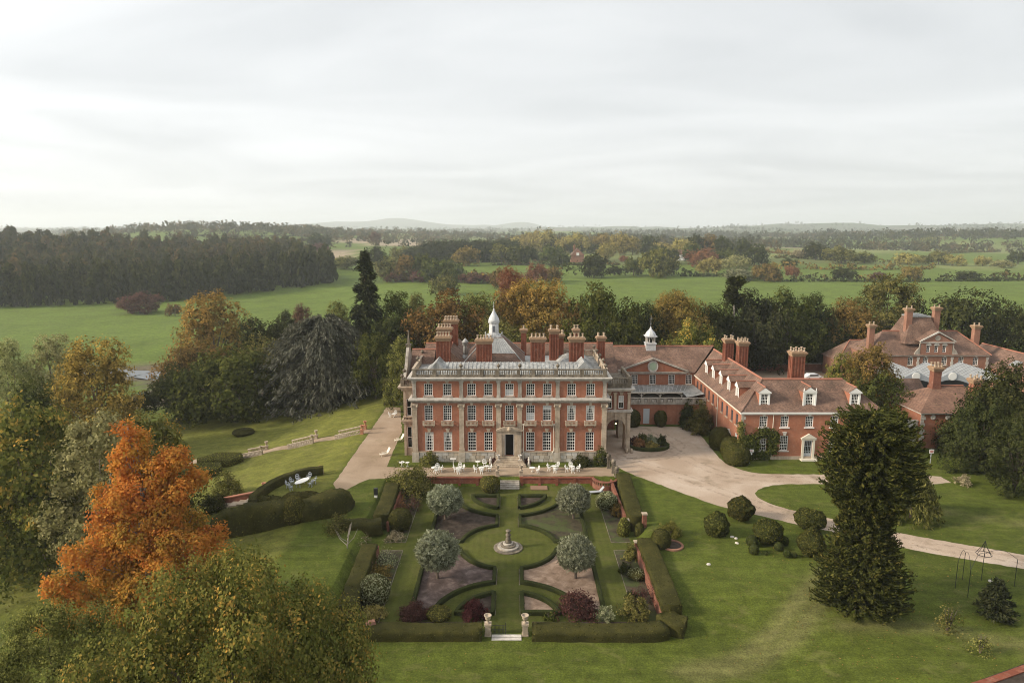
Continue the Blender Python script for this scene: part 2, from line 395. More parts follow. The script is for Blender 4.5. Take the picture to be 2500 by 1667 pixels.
# grass: near lawns
def mat_grass(name, dk, md, lt, worn, worn_amt, stripe=None):
    m, nt, o = new_mat(name); v = world_pos(nt)
    c = ramp(nt, noise(nt, 0.09, 6, 0.6, v, 0.5), [(0.3, dk), (0.5, md), (0.7, lt)])
    c = mix(nt, 0.5, c, ramp(nt, noise(nt, 0.9, 5, 0.65, v), [(0.3, 0.72), (0.7, 1.3)]), 'MULTIPLY')
    f = noise(nt, 9.0, 4, 0.75, v)
    c = mix(nt, 0.7, c, ramp(nt, f, [(0.3, 0.65), (0.7, 1.38)]), 'MULTIPLY')
    if stripe:
        wv = nd(nt, 'ShaderNodeTexWave', wave_type='BANDS', bands_direction='X'); nt.links.new(world_pos(nt, rot=(0, 0, stripe[1])), wv.inputs[0])
        wv.inputs['Scale'].default_value = stripe[0]; wv.inputs['Distortion'].default_value = 1.5; wv.inputs['Detail'].default_value = 2; wv.inputs['Detail Scale'].default_value = 0.4
        c = mix(nt, stripe[2], c, ramp(nt, wv.outputs[0], [(0.2, 0.8), (0.8, 1.2)]), 'MULTIPLY')
    wmask = ramp(nt, noise(nt, 0.28, 6, 0.72, world_pos(nt, (1, 1.6, 1), (0, 0, 0.5)), 0.8), [(0.5, 0.0), (0.68, worn_amt)])
    c = mix(nt, wmask, c, worn)
    surf(nt, o, c, 0.95, f, 0.6, 0.06, spec=0.12); return m
mat_grass('fine_lawn', (0.048, 0.056, 0.010), (0.066, 0.075, 0.014), (0.085, 0.090, 0.020), (0.115, 0.10, 0.042), 0.5, (0.42, 0.0, 0.2))

# open country: colour of each field stored on the sheet, with grass mottling on top
m, nt, o = new_mat('terrain'); v = world_pos(nt)
at = nd(nt, 'ShaderNodeAttribute', attribute_name='field')
c = mix(nt, 0.7, at.outputs['Color'], ramp(nt, noise(nt, 0.05, 6, 0.65, v, 0.5), [(0.3, 0.72), (0.7, 1.3)]), 'MULTIPLY')
c = mix(nt, 0.9, c, ramp(nt, noise(nt, 0.7, 6, 0.75, v), [(0.32, 0.68), (0.68, 1.36)]), 'MULTIPLY')
c = mix(nt, 0.8, c, ramp(nt, noise(nt, 1.0, 4, 0.6, world_pos(nt, (0.12, 1.1, 1), (0, 0, 0.12))), [(0.3, 0.78), (0.7, 1.22)]), 'MULTIPLY')
f = noise(nt, 6.0, 4, 0.8, v)
c = mix(nt, 0.9, c, ramp(nt, f, [(0.32, 0.55), (0.68, 1.5)]), 'MULTIPLY')
c = mix(nt, ramp(nt, noise(nt, 0.28, 6, 0.72, world_pos(nt, (1, 1.6, 1), (0, 0, 0.5)), 0.8), [(0.54, 0.0), (0.72, 0.55)]), c, mix(nt, 0.5, at.outputs['Color'], (0.24, 0.20, 0.09)))
surf(nt, o, c, 0.95, f, 0.6, 0.06, spec=0.12)

m, nt, o = new_mat('water'); v = world_pos(nt)
surf(nt, o, (0.02, 0.022, 0.018), 0.06, noise(nt, 1.5, 3, 0.5, v), 0.1, 0.02, spec=0.5)

# foliage
G = lambda *s: list(s)
mat_leaf('leaf_green', [(0.15, (0.024, 0.031, 0.008)), (0.5, (0.055, 0.066, 0.016)), (0.85, (0.105, 0.108, 0.028))])
mat_leaf('leaf_dark', [(0.15, (0.015, 0.019, 0.006)), (0.5, (0.034, 0.039, 0.012)), (0.85, (0.062, 0.064, 0.021))], transl=0.2)
mat_leaf('leaf_olive', [(0.12, (0.030, 0.033, 0.009)), (0.5, (0.098, 0.098, 0.026)), (0.85, (0.21, 0.19, 0.058))])
mat_leaf('leaf_turning', [(0.1, (0.034, 0.044, 0.010)), (0.42, (0.095, 0.106, 0.025)), (0.68, (0.18, 0.168, 0.04)), (0.92, (0.45, 0.27, 0.055))], clump=0.6)
mat_leaf('leaf_gold', [(0.12, (0.052, 0.042, 0.012)), (0.5, (0.19, 0.125, 0.032)), (0.85, (0.36, 0.215, 0.058))])
mat_leaf('leaf_bronze', [(0.12, (0.040, 0.034, 0.011)), (0.5, (0.125, 0.088, 0.026)), (0.85, (0.245, 0.15, 0.046))])
mat_leaf('leaf_orange', [(0.1, (0.12, 0.10, 0.02)), (0.3, (0.25, 0.145, 0.028)), (0.5, (0.42, 0.19, 0.04)), (0.72, (0.40, 0.135, 0.03)), (0.95, (0.26, 0.07, 0.022))], clump=0.7, transl=0.35)
mat_leaf('leaf_russet', [(0.15, (0.09, 0.045, 0.022)), (0.5, (0.175, 0.082, 0.038)), (0.85, (0.26, 0.13, 0.062))])
mat_leaf('leaf_copper', [(0.15, (0.040, 0.022, 0.017)), (0.5, (0.09, 0.046, 0.034)), (0.85, (0.155, 0.08, 0.056))])
mat_leaf('leaf_yellow', [(0.15, (0.10, 0.085, 0.024)), (0.5, (0.22, 0.18, 0.055)), (0.85, (0.33, 0.27, 0.095))])
mat_leaf('leaf_pale', [(0.12, (0.09, 0.092, 0.03)), (0.5, (0.21, 0.205, 0.08)), (0.85, (0.34, 0.32, 0.145))])
mat_leaf('leaf_silver', [(0.1, (0.075, 0.08, 0.045)), (0.5, (0.165, 0.175, 0.105)), (0.85, (0.31, 0.32, 0.22))], transl=0.2)
mat_leaf('leaf_variegated', [(0.1, (0.05, 0.06, 0.022)), (0.5, (0.17, 0.18, 0.09)), (0.85, (0.36, 0.36, 0.22))])
mat_leaf('leaf_cedar', [(0.1, (0.028, 0.03, 0.020)), (0.45, (0.072, 0.073, 0.05)), (0.72, (0.145, 0.145, 0.11)), (0.92, (0.15, 0.11, 0.07))], transl=0.1)
mat_leaf('leaf_monkey', [(0.15, (0.017, 0.020, 0.007)), (0.55, (0.040, 0.042, 0.011)), (0.82, (0.075, 0.068, 0.017)), (0.97, (0.13, 0.095, 0.025))], clump=0.45, transl=0.1)
mat_leaf('leaf_yew', [(0.1, (0.012, 0.013, 0.004)), (0.5, (0.036, 0.037, 0.009)), (0.9, (0.090, 0.080, 0.022))], transl=0.12)
mat_leaf('leaf_box', [(0.1, (0.017, 0.023, 0.007)), (0.5, (0.034, 0.044, 0.012)), (0.9, (0.062, 0.068, 0.02))], transl=0.12)
mat_leaf('leaf_gold_yew', [(0.1, (0.05, 0.052, 0.011)), (0.5, (0.10, 0.098, 0.022)), (0.9, (0.17, 0.155, 0.038))], transl=0.15)
mat_leaf('leaf_conifer', [(0.15, (0.015, 0.019, 0.009)), (0.5, (0.033, 0.037, 0.017)), (0.85, (0.062, 0.062, 0.027))], transl=0.1)
mat_leaf('leaf_plum', [(0.15, (0.035, 0.018, 0.015)), (0.5, (0.07, 0.032, 0.027)), (0.85, (0.12, 0.06, 0.045))])
mat_leaf('leaf_red', [(0.15, (0.03, 0.012, 0.012)), (0.5, (0.058, 0.02, 0.02)), (0.85, (0.10, 0.036, 0.033))])
mat_leaf('leaf_straw', [(0.15, (0.12, 0.095, 0.055)), (0.5, (0.22, 0.18, 0.11)), (0.85, (0.34, 0.28, 0.19))])
mat_leaf('leaf_far', [(0.15, (0.028, 0.034, 0.014)), (0.45, (0.055, 0.058, 0.022)), (0.7, (0.085, 0.07, 0.028)), (0.9, (0.15, 0.10, 0.038))], clump=0.75)
# clipped hedge body
def mat_hedge(name, a, b, c3):
    m, nt, o = new_mat(name); v = world_pos(nt)
    f = noise(nt, 14.0, 4, 0.75, v)
    c = mix(nt, 0.5, ramp(nt, noise(nt, 0.7, 5, 0.6, v), [(0.3, a), (0.5, b), (0.72, c3)]), ramp(nt, f, [(0.3, a), (0.7, c3)]))
    surf(nt, o, c, 0.95, f, 0.9, 0.05, spec=0.1); return m
mat_hedge('hedge_body', (0.016, 0.017, 0.005), (0.040, 0.040, 0.010), (0.082, 0.072, 0.02))
mat_hedge('box_body', (0.014, 0.018, 0.006), (0.028, 0.035, 0.010), (0.05, 0.055, 0.016))
M = MAT

# ------------------------------------------------------------------ terrain
GZ = -1.2                                   # level of the sunken garden
RIVER = np.array([(-150, 236), (-128, 232), (-108, 222), (-96, 205), (-92, 180)], float)
def seg_dist(x, y, pts):
    d = np.full(np.shape(x), 1e9)
    for (ax, ay), (bx, by) in zip(pts[:-1], pts[1:]):
        vx, vy = bx-ax, by-ay; t = np.clip(((x-ax)*vx + (y-ay)*vy) / (vx*vx+vy*vy), 0, 1)
        d = np.minimum(d, np.hypot(x-ax-t*vx, y-ay-t*vy))
    return d
def T(x, y):
    x = np.asarray(x, float); y = np.asarray(y, float)
    # grass bank falling to the river
    u = np.clip(-25.2 - x, 0, None); e = u*u/(u+1.2)
    bank = -(0.215*np.minimum(e, 22) + 0.10*np.clip(e-22, 0, 95))
    steps = 0.10*np.sin(u/22*3*2*PI)*sst(0, 3, u)*sst(26, 20, u)*sst(60, 100, y)
    z = bank + steps
    ex = np.hypot((x+25.5)/8.6, (y-88.5)/7.2)           # level lawn inside the curved hedge
    z = z*(1 - sst(1.06, 0.94, ex)*sst(-25, -26, x)) - 0.0
    # sunken garden
    inx = sst(-18.2, -16.6, x)*sst(16.4, 14.9, x); iny = 1 - sst(93.35, 93.75, y)
    g = inx*iny
    front = sst(64, 55, y)*sst(34, 18, x)*sst(-40, -18, x)
    z = z*(1 - np.maximum(g, front)) + GZ*np.maximum(g, front)
    # open country
    valley = -5.0 - 9.0*sst(-30, -130, x)*sst(640, 420, y)
    wfar = sst(140, 250, y)
    z = z*(1 - wfar) + np.minimum(valley, z + 50)*wfar
    hill = 26*np.exp(-(((x+520)/420)**2 + ((y-1700)/600)**2)) + 14*np.exp(-(((x-80)/260)**2 + ((y-1250)/350)**2))
    hill = hill + 8*np.exp(-(((x-250)/160)**2 + ((y-760)/140)**2)) + 0*x
    z = z + 20*np.exp(-(((x+560)/170)**2 + ((y-800)/180)**2))
    hill = hill + 42*np.exp(-(((x-2600)/1500)**2 + ((y-5200)/800)**2)) + 34*np.exp(-(((x-4200)/1600)**2 + ((y-5600)/900)**2)) + 25*np.exp(-(((x-700)/900)**2 + ((y-6400)/700)**2))
    hill = hill + 122*np.exp(-(((x+2000)/980)**6 + ((y-10000)/900)**2)) + 70*np.exp(-(((x+400)/900)**4 + ((y-10400)/900)**2))
    hill = hill + 20*np.exp(-(((x+3800)/1400)**2 + ((y-7200)/900)**2))
    roll = (7*np.sin(x/310+1.0)*np.sin(y/390+0.4) + 5*np.sin(x/150+y/230))*sst(700, 1500, y)*(1 + y/4000)
    z = z + (hill + roll)*sst(450, 900, y)
    # river bed
    rd = seg_dist(x, y, RIVER)
    z = z - 2.2*sst(10, 5, rd)
    return z
def t1(x, y): return float(T(x, y))

def grid_lines(near0, near1, step, lo, hi, extra=()):
    a = list(np.arange(near0, near1 + 1e-6, step)); v, s = near1, step
    while v < hi: s *= 1.09; v += s; a.append(min(v, hi))
    v, s = near0, step
    while v > lo: s *= 1.09; v -= s; a.append(max(v, lo))
    return np.array(sorted(set(round(float(q), 3) for q in list(a) + list(extra))))
gx = grid_lines(-64, 30, 1.0, -15000, 15000, (-18.2, -16.6, 14.9, 16.4))
gy = grid_lines(40, 140, 1.0, -400, 15000, (93.35, 93.55, 93.75))
XX, YY = np.meshgrid(gx, gy)
ZZ = T(XX, YY)

# fields: (polygon on the plan, colour)
def poly_in(x, y, poly):
    ins = np.zeros(np.shape(x), bool); n = len(poly)
    for i in range(n):
        (ax, ay), (bx, by) = poly[i], poly[(i+1) % n]
        c = ((ay > y) != (by > y)) & (x < (bx-ax)*(y-ay)/((by-ay) if by != ay else 1e-9) + ax)
        ins ^= c
    return ins
def far_pt(fx, fy, z=-5.0):
    """a point of the open country seen along a sight line (walks to the terrain)"""
    d = sight(*FU(fx, fy)); t = 60.0; last = t
    while t < 16000:
        if CAM_H + d[2]*t < t1(d[0]*t, d[1]*t): break
        last = t; t *= 1.02
    lo, hi = last, t
    for _ in range(12):
        mid = (lo+hi)/2
        if CAM_H + d[2]*mid < t1(d[0]*mid, d[1]*mid): hi = mid
        else: lo = mid
    return d[0]*lo, d[1]*lo
PASTURE, PALE, STUBBLE, OLIVE, ROUGH = (0.092, 0.130, 0.021), (0.15, 0.17, 0.055), (0.30, 0.235, 0.16), (0.10, 0.115, 0.04), (0.085, 0.095, 0.032)
fc = np.zeros(XX.shape + (3,)); 
hsh = np.abs(np.sin(np.floor(XX/330 + YY/900)*127.1 + np.floor(YY/420 + XX/1300)*311.7)*43758.5) % 1.0
for i in range(3):
    fc[..., i] = np.where(hsh < 0.45, PASTURE[i], np.where(hsh < 0.65, PALE[i], np.where(hsh < 0.78, STUBBLE[i]*0.8, OLIVE[i])))
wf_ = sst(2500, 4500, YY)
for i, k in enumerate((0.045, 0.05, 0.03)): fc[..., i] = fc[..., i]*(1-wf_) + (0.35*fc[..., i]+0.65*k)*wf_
LAWN = (0.066, 0.082, 0.012)
near = (YY < 175) & (XX > -110)
for i in range(3):
    fc[..., i] = np.where((YY < 700), PASTURE[i], fc[..., i])
    fc[..., i] = np.where(near, LAWN[i], fc[..., i])
bank_mask = (sst(-24.9, -25.6, XX)*sst(62, 72, YY)*sst(150, 140, YY))
for i, k in enumerate((0.118, 0.122, 0.024)): fc[..., i] = fc[..., i]*(1-bank_mask) + k*bank_mask
FIELDS = [([(1330,640),(2352,645),(2352,705),(1290,705)], PASTURE), ([(960,548),(1010,562),(930,566),(770,556),(780,546)], STUBBLE), ([(740,572),(800,570),(815,590),(740,600)], STUBBLE),
          ([(1745,578),(2000,566),(2352,560),(2352,572),(2000,580),(1760,592)], PALE), ([(1880,597),(2352,608),(2352,620),(1900,606)], PALE), ([(400,545),(740,540),(760,556),(700,572),(420,566)], PASTURE),
          ([(1090,604),(1290,606),(1280,625),(1060,628)], PASTURE)]
for poly, colr in FIELDS:
    wp = [far_pt(*q) for q in poly]
    msk = poly_in(XX, YY, wp)
    for i in range(3): fc[..., i] = np.where(msk, colr[i], fc[..., i])
rdm = seg_dist(XX, YY, RIVER) < 14
for i, k in enumerate((0.10, 0.085, 0.055)): fc[..., i] = np.where(rdm, k, fc[..., i])

TRACKS = [[(14, 52), (19, 53.5), (24, 57), (28.5, 62), (33, 67)], [(15.5, 51.2), (20.5, 52.6), (25.5, 56), (30, 61), (34.5, 66)], [(47, 86), (58, 80), (72, 74)], [(30, 57), (38, 56.5), (46, 53)]]
for tr_ in TRACKS:
    k = 0.85*np.exp(-(seg_dist(XX, YY, np.array(tr_, float))/0.9)**2)
    for i, q in enumerate((0.125, 0.12, 0.042)): fc[..., i] = fc[..., i]*(1-k) + q*k
ny, nx = XX.shape
me = D.meshes.new('ground')
vv = np.stack([XX, YY, ZZ], -1).reshape(-1, 3)
ii = np.arange(ny*nx).reshape(ny, nx)
qq = np.stack([ii[:-1, :-1], ii[:-1, 1:], ii[1:, 1:], ii[1:, :-1]], -1).reshape(-1, 4)
def np_mesh(me, v, q, smooth=False):
    me.vertices.add(len(v)); me.vertices.foreach_set('co', np.ascontiguousarray(v, np.float32).ravel())
    k = q.shape[1]
    me.loops.add(q.size); me.loops.foreach_set('vertex_index', np.ascontiguousarray(q, np.int32).ravel())
    me.polygons.add(len(q)); me.polygons.foreach_set('loop_start', np.arange(0, q.size, k, dtype=np.int32))
    me.polygons.foreach_set('use_smooth', np.full(len(q), smooth, bool))
    me.update(calc_edges=True)
np_mesh(me, vv, qq, True)
ca = me.color_attributes.new('field', 'FLOAT_COLOR', 'POINT')
ca.data.foreach_set('color', np.concatenate([fc.reshape(-1, 3), np.ones((ny*nx, 1))], 1).astype(np.float32).ravel())
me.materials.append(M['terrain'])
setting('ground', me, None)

# ------------------------------------------------------------------ gravel, paths, garden lawn (sheets on level ground)
def sheet(name, poly, z, mat, kind='structure', parent=None):
    mb = MB(); mb.quad(*[(p[0], p[1], z) for p in poly])
    if parent is not None: return part(name, mb, mat, parent)
    return setting(name, mb, mat, kind)
def smooth_poly(pts, it=2):
    for _ in range(it):
        q = []
        for i in range(len(pts)):
            a, b = pts[i], pts[(i+1) % len(pts)]
            q += [(a[0]*0.75+b[0]*0.25, a[1]*0.75+b[1]*0.25), (a[0]*0.25+b[0]*0.75, a[1]*0.25+b[1]*0.75)]
        pts = q
    return pts
def wobble(pts, amp=0.12, step=0.7):
    q = []; rnd = random.Random(3)
    for i in range(len(pts)):
        a, b = pts[i], pts[(i+1) % len(pts)]; L_ = math.hypot(b[0]-a[0], b[1]-a[1]); k = max(1, int(L_/step))
        for j in range(k):
            t = j/k; q.append((a[0]+(b[0]-a[0])*t+rnd.uniform(-amp, amp), a[1]+(b[1]-a[1])*t+rnd.uniform(-amp, amp)))
    return q
# forecourt and drive with the grass island left free: one loop round the forecourt, one branch each side of the island
fore = [(14.75, 117), (14.75, 104), (15.3, 99.5), (17.2, 95.2), (20.3, 91.6), (24.4, 86.3), (27.6, 82.8), (31.5, 80.3), (35.3, 77.6), (39.5, 75.2), (43.8, 71.9), (54, 67.2), (75, 57.5), (77, 61),
        (56.5, 70.3), (46.5, 75.2), (40.3, 79.2), (36.1, 81.8), (33.6, 84.4), (32.6, 87.2), (34.2, 89.7), (37.2, 91.1), (42.1, 91.3), (62, 90.6), (62, 95.3),
        (44, 95.0), (38, 95.1), (35.6, 95.6), (33.6, 97.3), (32.4, 100.8), (32.35, 106), (32.8, 111.5), (32.3, 118.2), (29, 119.2), (21.5, 119.3), (19.5, 117)]
sheet('drive', wobble(smooth_poly(fore, 1), 0.10), 0.012, M['pale_gravel'])
def ribbon(name, path, off, wd, z, mat):
    P = [Vector(p) for p in path]; Q = []
    for a, b in zip(P[:-1], P[1:]):
        for k in range(8): Q.append(a.lerp(b, k/8))
    Q.append(P[-1])
    for _ in range(3): Q = [Q[0]] + [(Q[i-1]+Q[i]*2+Q[i+1])/4 for i in range(1, len(Q)-1)] + [Q[-1]]
    mb = MB(); L_, R_ = [], []; rnd = random.Random(5)
    for i, q in enumerate(Q):
        t = (Q[min(i+1, len(Q)-1)] - Q[max(i-1, 0)]).normalized(); n = Vector((-t.y, t.x)); c = q + n*off; w2 = wd*rnd.uniform(0.35, 0.6)
        L_.append((c+n*w2).to_tuple()); R_.append((c-n*w2).to_tuple())
    for i in range(len(Q)-1): mb.quad((*R_[i], z), (*R_[i+1], z), (*L_[i+1], z), (*L_[i], z))
    return setting(name, mb, mat)
for off in (-0.85, 0.85):
    ribbon('tyre_track', [(16.6, 103), (20, 99), (25, 94), (29, 88), (32.3, 83.6), (37, 79.2), (45.3, 73.5), (56, 68.6), (74, 60.0)], off, 0.6, 0.018, M['worn_gravel'])
    ribbon('tyre_track', [(23.5, 117), (25, 110), (27.5, 101), (30.5, 95.2), (36, 93.2), (45, 93.0), (61, 92.8)], off, 0.6, 0.023, M['worn_gravel'])
    ribbon('tyre_track', [(18, 101), (24, 102.5), (28, 108), (26, 115)], off, 0.55, 0.028, M['worn_gravel'])
terr = [(-25.1, 132.5), (-25.1, 91.2), (-24.2, 89.2), (-22.9, 88.7), (-21.6, 91.6), (-20.4, 93.2), (-18.3, 93.45), (-16.6, 94.35), (14.9, 94.35), (14.9, 98.0), (-17.0, 98.0), (-18.9, 98.2), (-19.2, 109.3), (-19.4, 116), (-22.3, 132.5)]
sheet('terrace_path', wobble(terr, 0.10), 0.008, M['gravel'])
sheet('garden_lawn', [(-15.2, 57.6), (14.2, 57.6), (14.2, 93.3), (-15.2, 93.3)], GZ + 0.012, M['fine_lawn'])
# river
rv = MB()
for (ax, ay), (bx, by) in zip(RIVER[:-1], RIVER[1:]):
    tx, ty = bx-ax, by-ay; L_ = math.hypot(tx, ty); nx_, ny_ = -ty/L_*5, tx/L_*5
    rv.quad((ax+nx_, ay+ny_, -14.9), (ax-nx_, ay-ny_, -14.9), (bx-nx_, by-ny_, -14.9), (bx+nx_, by+ny_, -14.9))

# ------------------------------------------------------------------ building kit
_cache = {}
def cached(key, fn):
    if key not in _cache: _cache[key] = fn()
    return _cache[key]
def window_frame_mb(w, h, cols, rows, fr=0.1, bar=0.045, y=0.10):
    mb = MB()
    mb.box(-w/2, -w/2+fr, y, y+0.09, 0, h); mb.box(w/2-fr, w/2, y, y+0.09, 0, h)
    mb.box(-w/2+fr, w/2-fr, y, y+0.09, 0, fr); mb.box(-w/2+fr, w/2-fr, y, y+0.09, h-fr, h)
    iw, ih = w-2*fr, h-2*fr
    for c in range(1, cols):
        x = -w/2+fr+iw*c/cols; mb.box(x-bar/2, x+bar/2, y+0.03, y+0.085, fr, h-fr)
    for r in range(1, rows):
        z = fr+ih*r/rows; b = bar*1.7 if r == rows//2 else bar
        mb.box(-w/2+fr, w/2-fr, y+0.025, y+0.08, z-b/2, z+b/2)
    return mb
def window(parent, x, z, w, h, cols=4, rows=4, y=0.0, rz=0.0, sill=None, key=None, cover=None, paint='white_paint', fr=0.1):
    """a sash window set in an opening; (x, y) on the wall line, z its foot"""
    fm = cached(('wf', w, h, cols, rows, fr, paint), lambda: window_frame_mb(w, h, cols, rows, fr).mesh('window', M[paint]))
    gm = cached(('wg', w, h), lambda: MB().box(-w/2, w/2, 0.20, 0.22, 0, h).mesh('glass', M['glass']))
    o = link('window', fm, parent, (x, y, z), rz)
    link('glass', gm, o)
    if sill:
        sm = cached(('ws', w, sill), lambda: MB().box(-w/2-0.16, w/2+0.16, -0.13, 0.10, -0.17, -0.003).mesh('sill', M[sill])); link('sill', sm, o)
    if key:
        km = cached(('wk', key), lambda: MB().prism([(-0.17, 0.02), (0.17, 0.02), (0.29, 0.52), (-0.29, 0.52)], -0.12, -0.002, 'y').box(-0.33, 0.33, -0.15, -0.004, 0.522, 0.60).mesh('keystone', M[key]))
        link('keystone', km, o, (0, 0, h))
    if cover:
        kind, frac = cover
        if kind == 'blind':
            cm = cached(('bl', w, h, frac), lambda: MB().box(-w/2+0.08, w/2-0.08, 0.188, 0.196, h*(1-frac), h-0.08).mesh('blind', M['blind']))
        elif kind == 'lower':
            cm = cached(('lo', w, h, frac), lambda: MB().box(-w/2+0.08, w/2-0.08, 0.188, 0.196, 0.08, h*frac).mesh('blind', M['blind']))
        else:
            def cur():
                mb = MB()
                for s in (-1, 1):
                    pr = [(s*(w/2-0.08), h-0.08), (s*0.05, h-0.08), (s*w*0.16, h*0.72), (s*w*0.33, h*0.42), (s*w*0.30, 0.1), (s*(w/2-0.08), 0.1)]
                    mb.prism(pr if s > 0 else pr[::-1], 0.186, 0.197, 'y')
                return mb.mesh('curtain', M['curtain'])
            cm = cached(('cu', w, h), cur)
        link(kind if kind == 'curtain' else 'blind', cm, o)
    return o
def pot_mesh():
    return cached('pot', lambda: MB().lathe([(0.17, 0), (0.20, 0.06), (0.15, 0.1), (0.13, 0.5), (0.19, 0.54), (0.19, 0.62), (0.12, 0.62), (0.12, 0.3)], 8).mesh('chimney_pot', M['clay_pot'], True))
def chimney(parent, x, y, z0, z1, w, d, pots=(4, 1), ribs=True, mat='chimney_brick', name='chimney'):
    """z1 is the top of the corbelled cap"""
    mb = MB().box(-w/2+0.1, w/2-0.1, -d/2+0.1, d/2-0.1, z0, z1-0.7)
    mb.box(-w/2, w/2, -d/2, d/2, z0-0.01, z0+0.8)
    if ribs:
        k = max(3, int(round(w/0.55)))
        for i in range(k+1):
            xx = -w/2+0.1+(w-0.2)*i/k
            for s in (-1, 1): mb.box(xx-0.09, xx+0.09, s*(d/2-0.05)-0.06, s*(d/2-0.05)+0.06, z0+0.8, z1-0.75)
        for i in range(3):
            yy = -d/2+0.16+(d-0.32)*i/2
            for s in (-1, 1): mb.box(s*(w/2-0.05)-0.055, s*(w/2-0.05)+0.055, yy-0.08, yy+0.08, z0+0.8, z1-0.76)
    o = part(name, mb, M[mat], parent, (x, y, 0))
    cp = MB()
    for i, (e, a, b) in enumerate(((0.02, 0.78, 0.6), (0.10, 0.6, 0.42), (0.2, 0.42, 0.28), (0.27, 0.28, 0.15), (0.14, 0.15, 0.0))):
        cp.box(-w/2-e, w/2+e, -d/2-e, d/2+e, z1-a, z1-b-0.001)
    part('chimney_cap', cp, M['corbel'], o)
    for i in range(pots[0]):
        for j in range(pots[1]):
            px = 0 if pots[0] == 1 else -w/2+0.2+(w-0.4)*i/(pots[0]-1)
            py = 0 if pots[1] == 1 else -d/2+0.2+(d-0.4)*j/(pots[1]-1)
            link('chimney_pot', pot_mesh(), o, (px, py, z1-0.005), 0)
    return o
def baluster_prof(h): return [(0.075, 0), (0.075, h*0.08), (0.045, h*0.12), (0.09, h*0.38), (0.05, h*0.68), (0.045, h*0.85), (0.075, h*0.92), (0.075, h)]
def balustrade(parent, pts, z, h=1.05, mat='mossy_stone', piers=(), pier_h=None, spacing=0.26, name='balustrade', pw=0.3):
    """rail, plinth and balusters along a polyline at level z; piers at given fractions of each leg"""
    mb = MB(); bal = MB()
    for (ax, ay), (bx, by) in zip(pts[:-1], pts[1:]):
        L_ = math.hypot(bx-ax, by-ay); ang = math.atan2(by-ay, bx-ax); n0 = len(mb.v); n1 = len(bal.v)
        mb.box(0, L_, -pw/2, pw/2, z, z+h*0.2); mb.box(0, L_, -pw/2-0.04, pw/2+0.04, z+h-0.16, z+h)
        k = int(L_/spacing)
        for i in range(k):
            xx = (i+0.5)*L_/k
            if any(abs(xx-q*L_) < 0.3 for q in piers): continue
            bal.lathe([(r, zz) for r, zz in baluster_prof(h*0.8-0.16)], 6, (xx, 0, z+h*0.2-0.002))
        for q in piers:
            mb.box(q*L_-0.28, q*L_+0.28, -pw/2-0.07, pw/2+0.07, z-0.003, z+(pier_h or h)+0.02)
        for b_, n_ in ((mb, n0), (bal, n1)):
            for i in range(n_, len(b_.v)):
                x, y, zz = b_.v[i]; b_.v[i] = (ax+math.cos(ang)*x-math.sin(ang)*y, ay+math.sin(ang)*x+math.cos(ang)*y, zz)
    o = part(name, mb, M[mat], parent)
    b = part('baluster_row', bal, M[mat], o, smooth=True); b['kind'] = 'stuff'
    return o
def urn_prof(s=1.0): return [(r*s, z*s) for r, z in [(0.20, 0), (0.20, 0.07), (0.09, 0.12), (0.08, 0.22), (0.16, 0.30), (0.27, 0.44), (0.29, 0.56), (0.33, 0.60), (0.33, 0.64), (0.22, 0.66), (0.14, 0.80), (0.05, 0.88), (0.04, 0.98), (0.0, 1.0)]]
def vase_prof(s=1.0): return [(r*s, z*s) for r, z in [(0.20, 0), (0.20, 0.08), (0.09, 0.13), (0.08, 0.24), (0.22, 0.36), (0.28, 0.55), (0.26, 0.68), (0.36, 0.76), (0.36, 0.80), (0.28, 0.80), (0.24, 0.70), (0.05, 0.66)]]

# ------------------------------------------------------------------ manor house
HX, HY = -0.35, 100.5
house = thing('manor_house', 'grand red brick country house with stone pilasters, roof balustrade and many tall chimneys', 'house', (HX, HY, 0))
def hp(name, mb, mat, parent=house, loc=(0,0,0), smooth=False): return part(name, mb, M[mat], parent, loc, smooth=smooth)
HW = 14.75                                   # half width
WX = [-12.3, -9.45, -5.76, -3.25, -0.05, 3.15, 5.68, 9.37, 12.24]
ops = []
for x in WX:
    ops.append((x-0.65, x+0.65, 10.38, 12.32)); ops.append((x-0.65, x+0.65, 6.5, 8.93))
    if x != -0.05: ops.append((x-0.65, x+0.65, 1.75, 4.72))
ops.append((-0.78, 0.68, 1.0, 4.46))
hp('wall', MB().wall(-HW, HW, 0.98, 13.3, ops, depth=0.34), 'brick')
hp('wall', MB().quad((-HW, 0, 0), (-HW, 0, 13.3), (-HW, 17, 13.3), (-HW, 17, 0)), 'brick')
hp('wall', MB().quad((HW, 0, 0), (HW, 17, 0), (HW, 17, 13.3), (HW, 0, 13.3)), 'brick')
hp('wall', MB().quad((-HW, 17, 0), (-HW, 17, 13.3), (HW, 17, 13.3), (HW, 17, 0)), 'brick')
cov3 = {0: None}
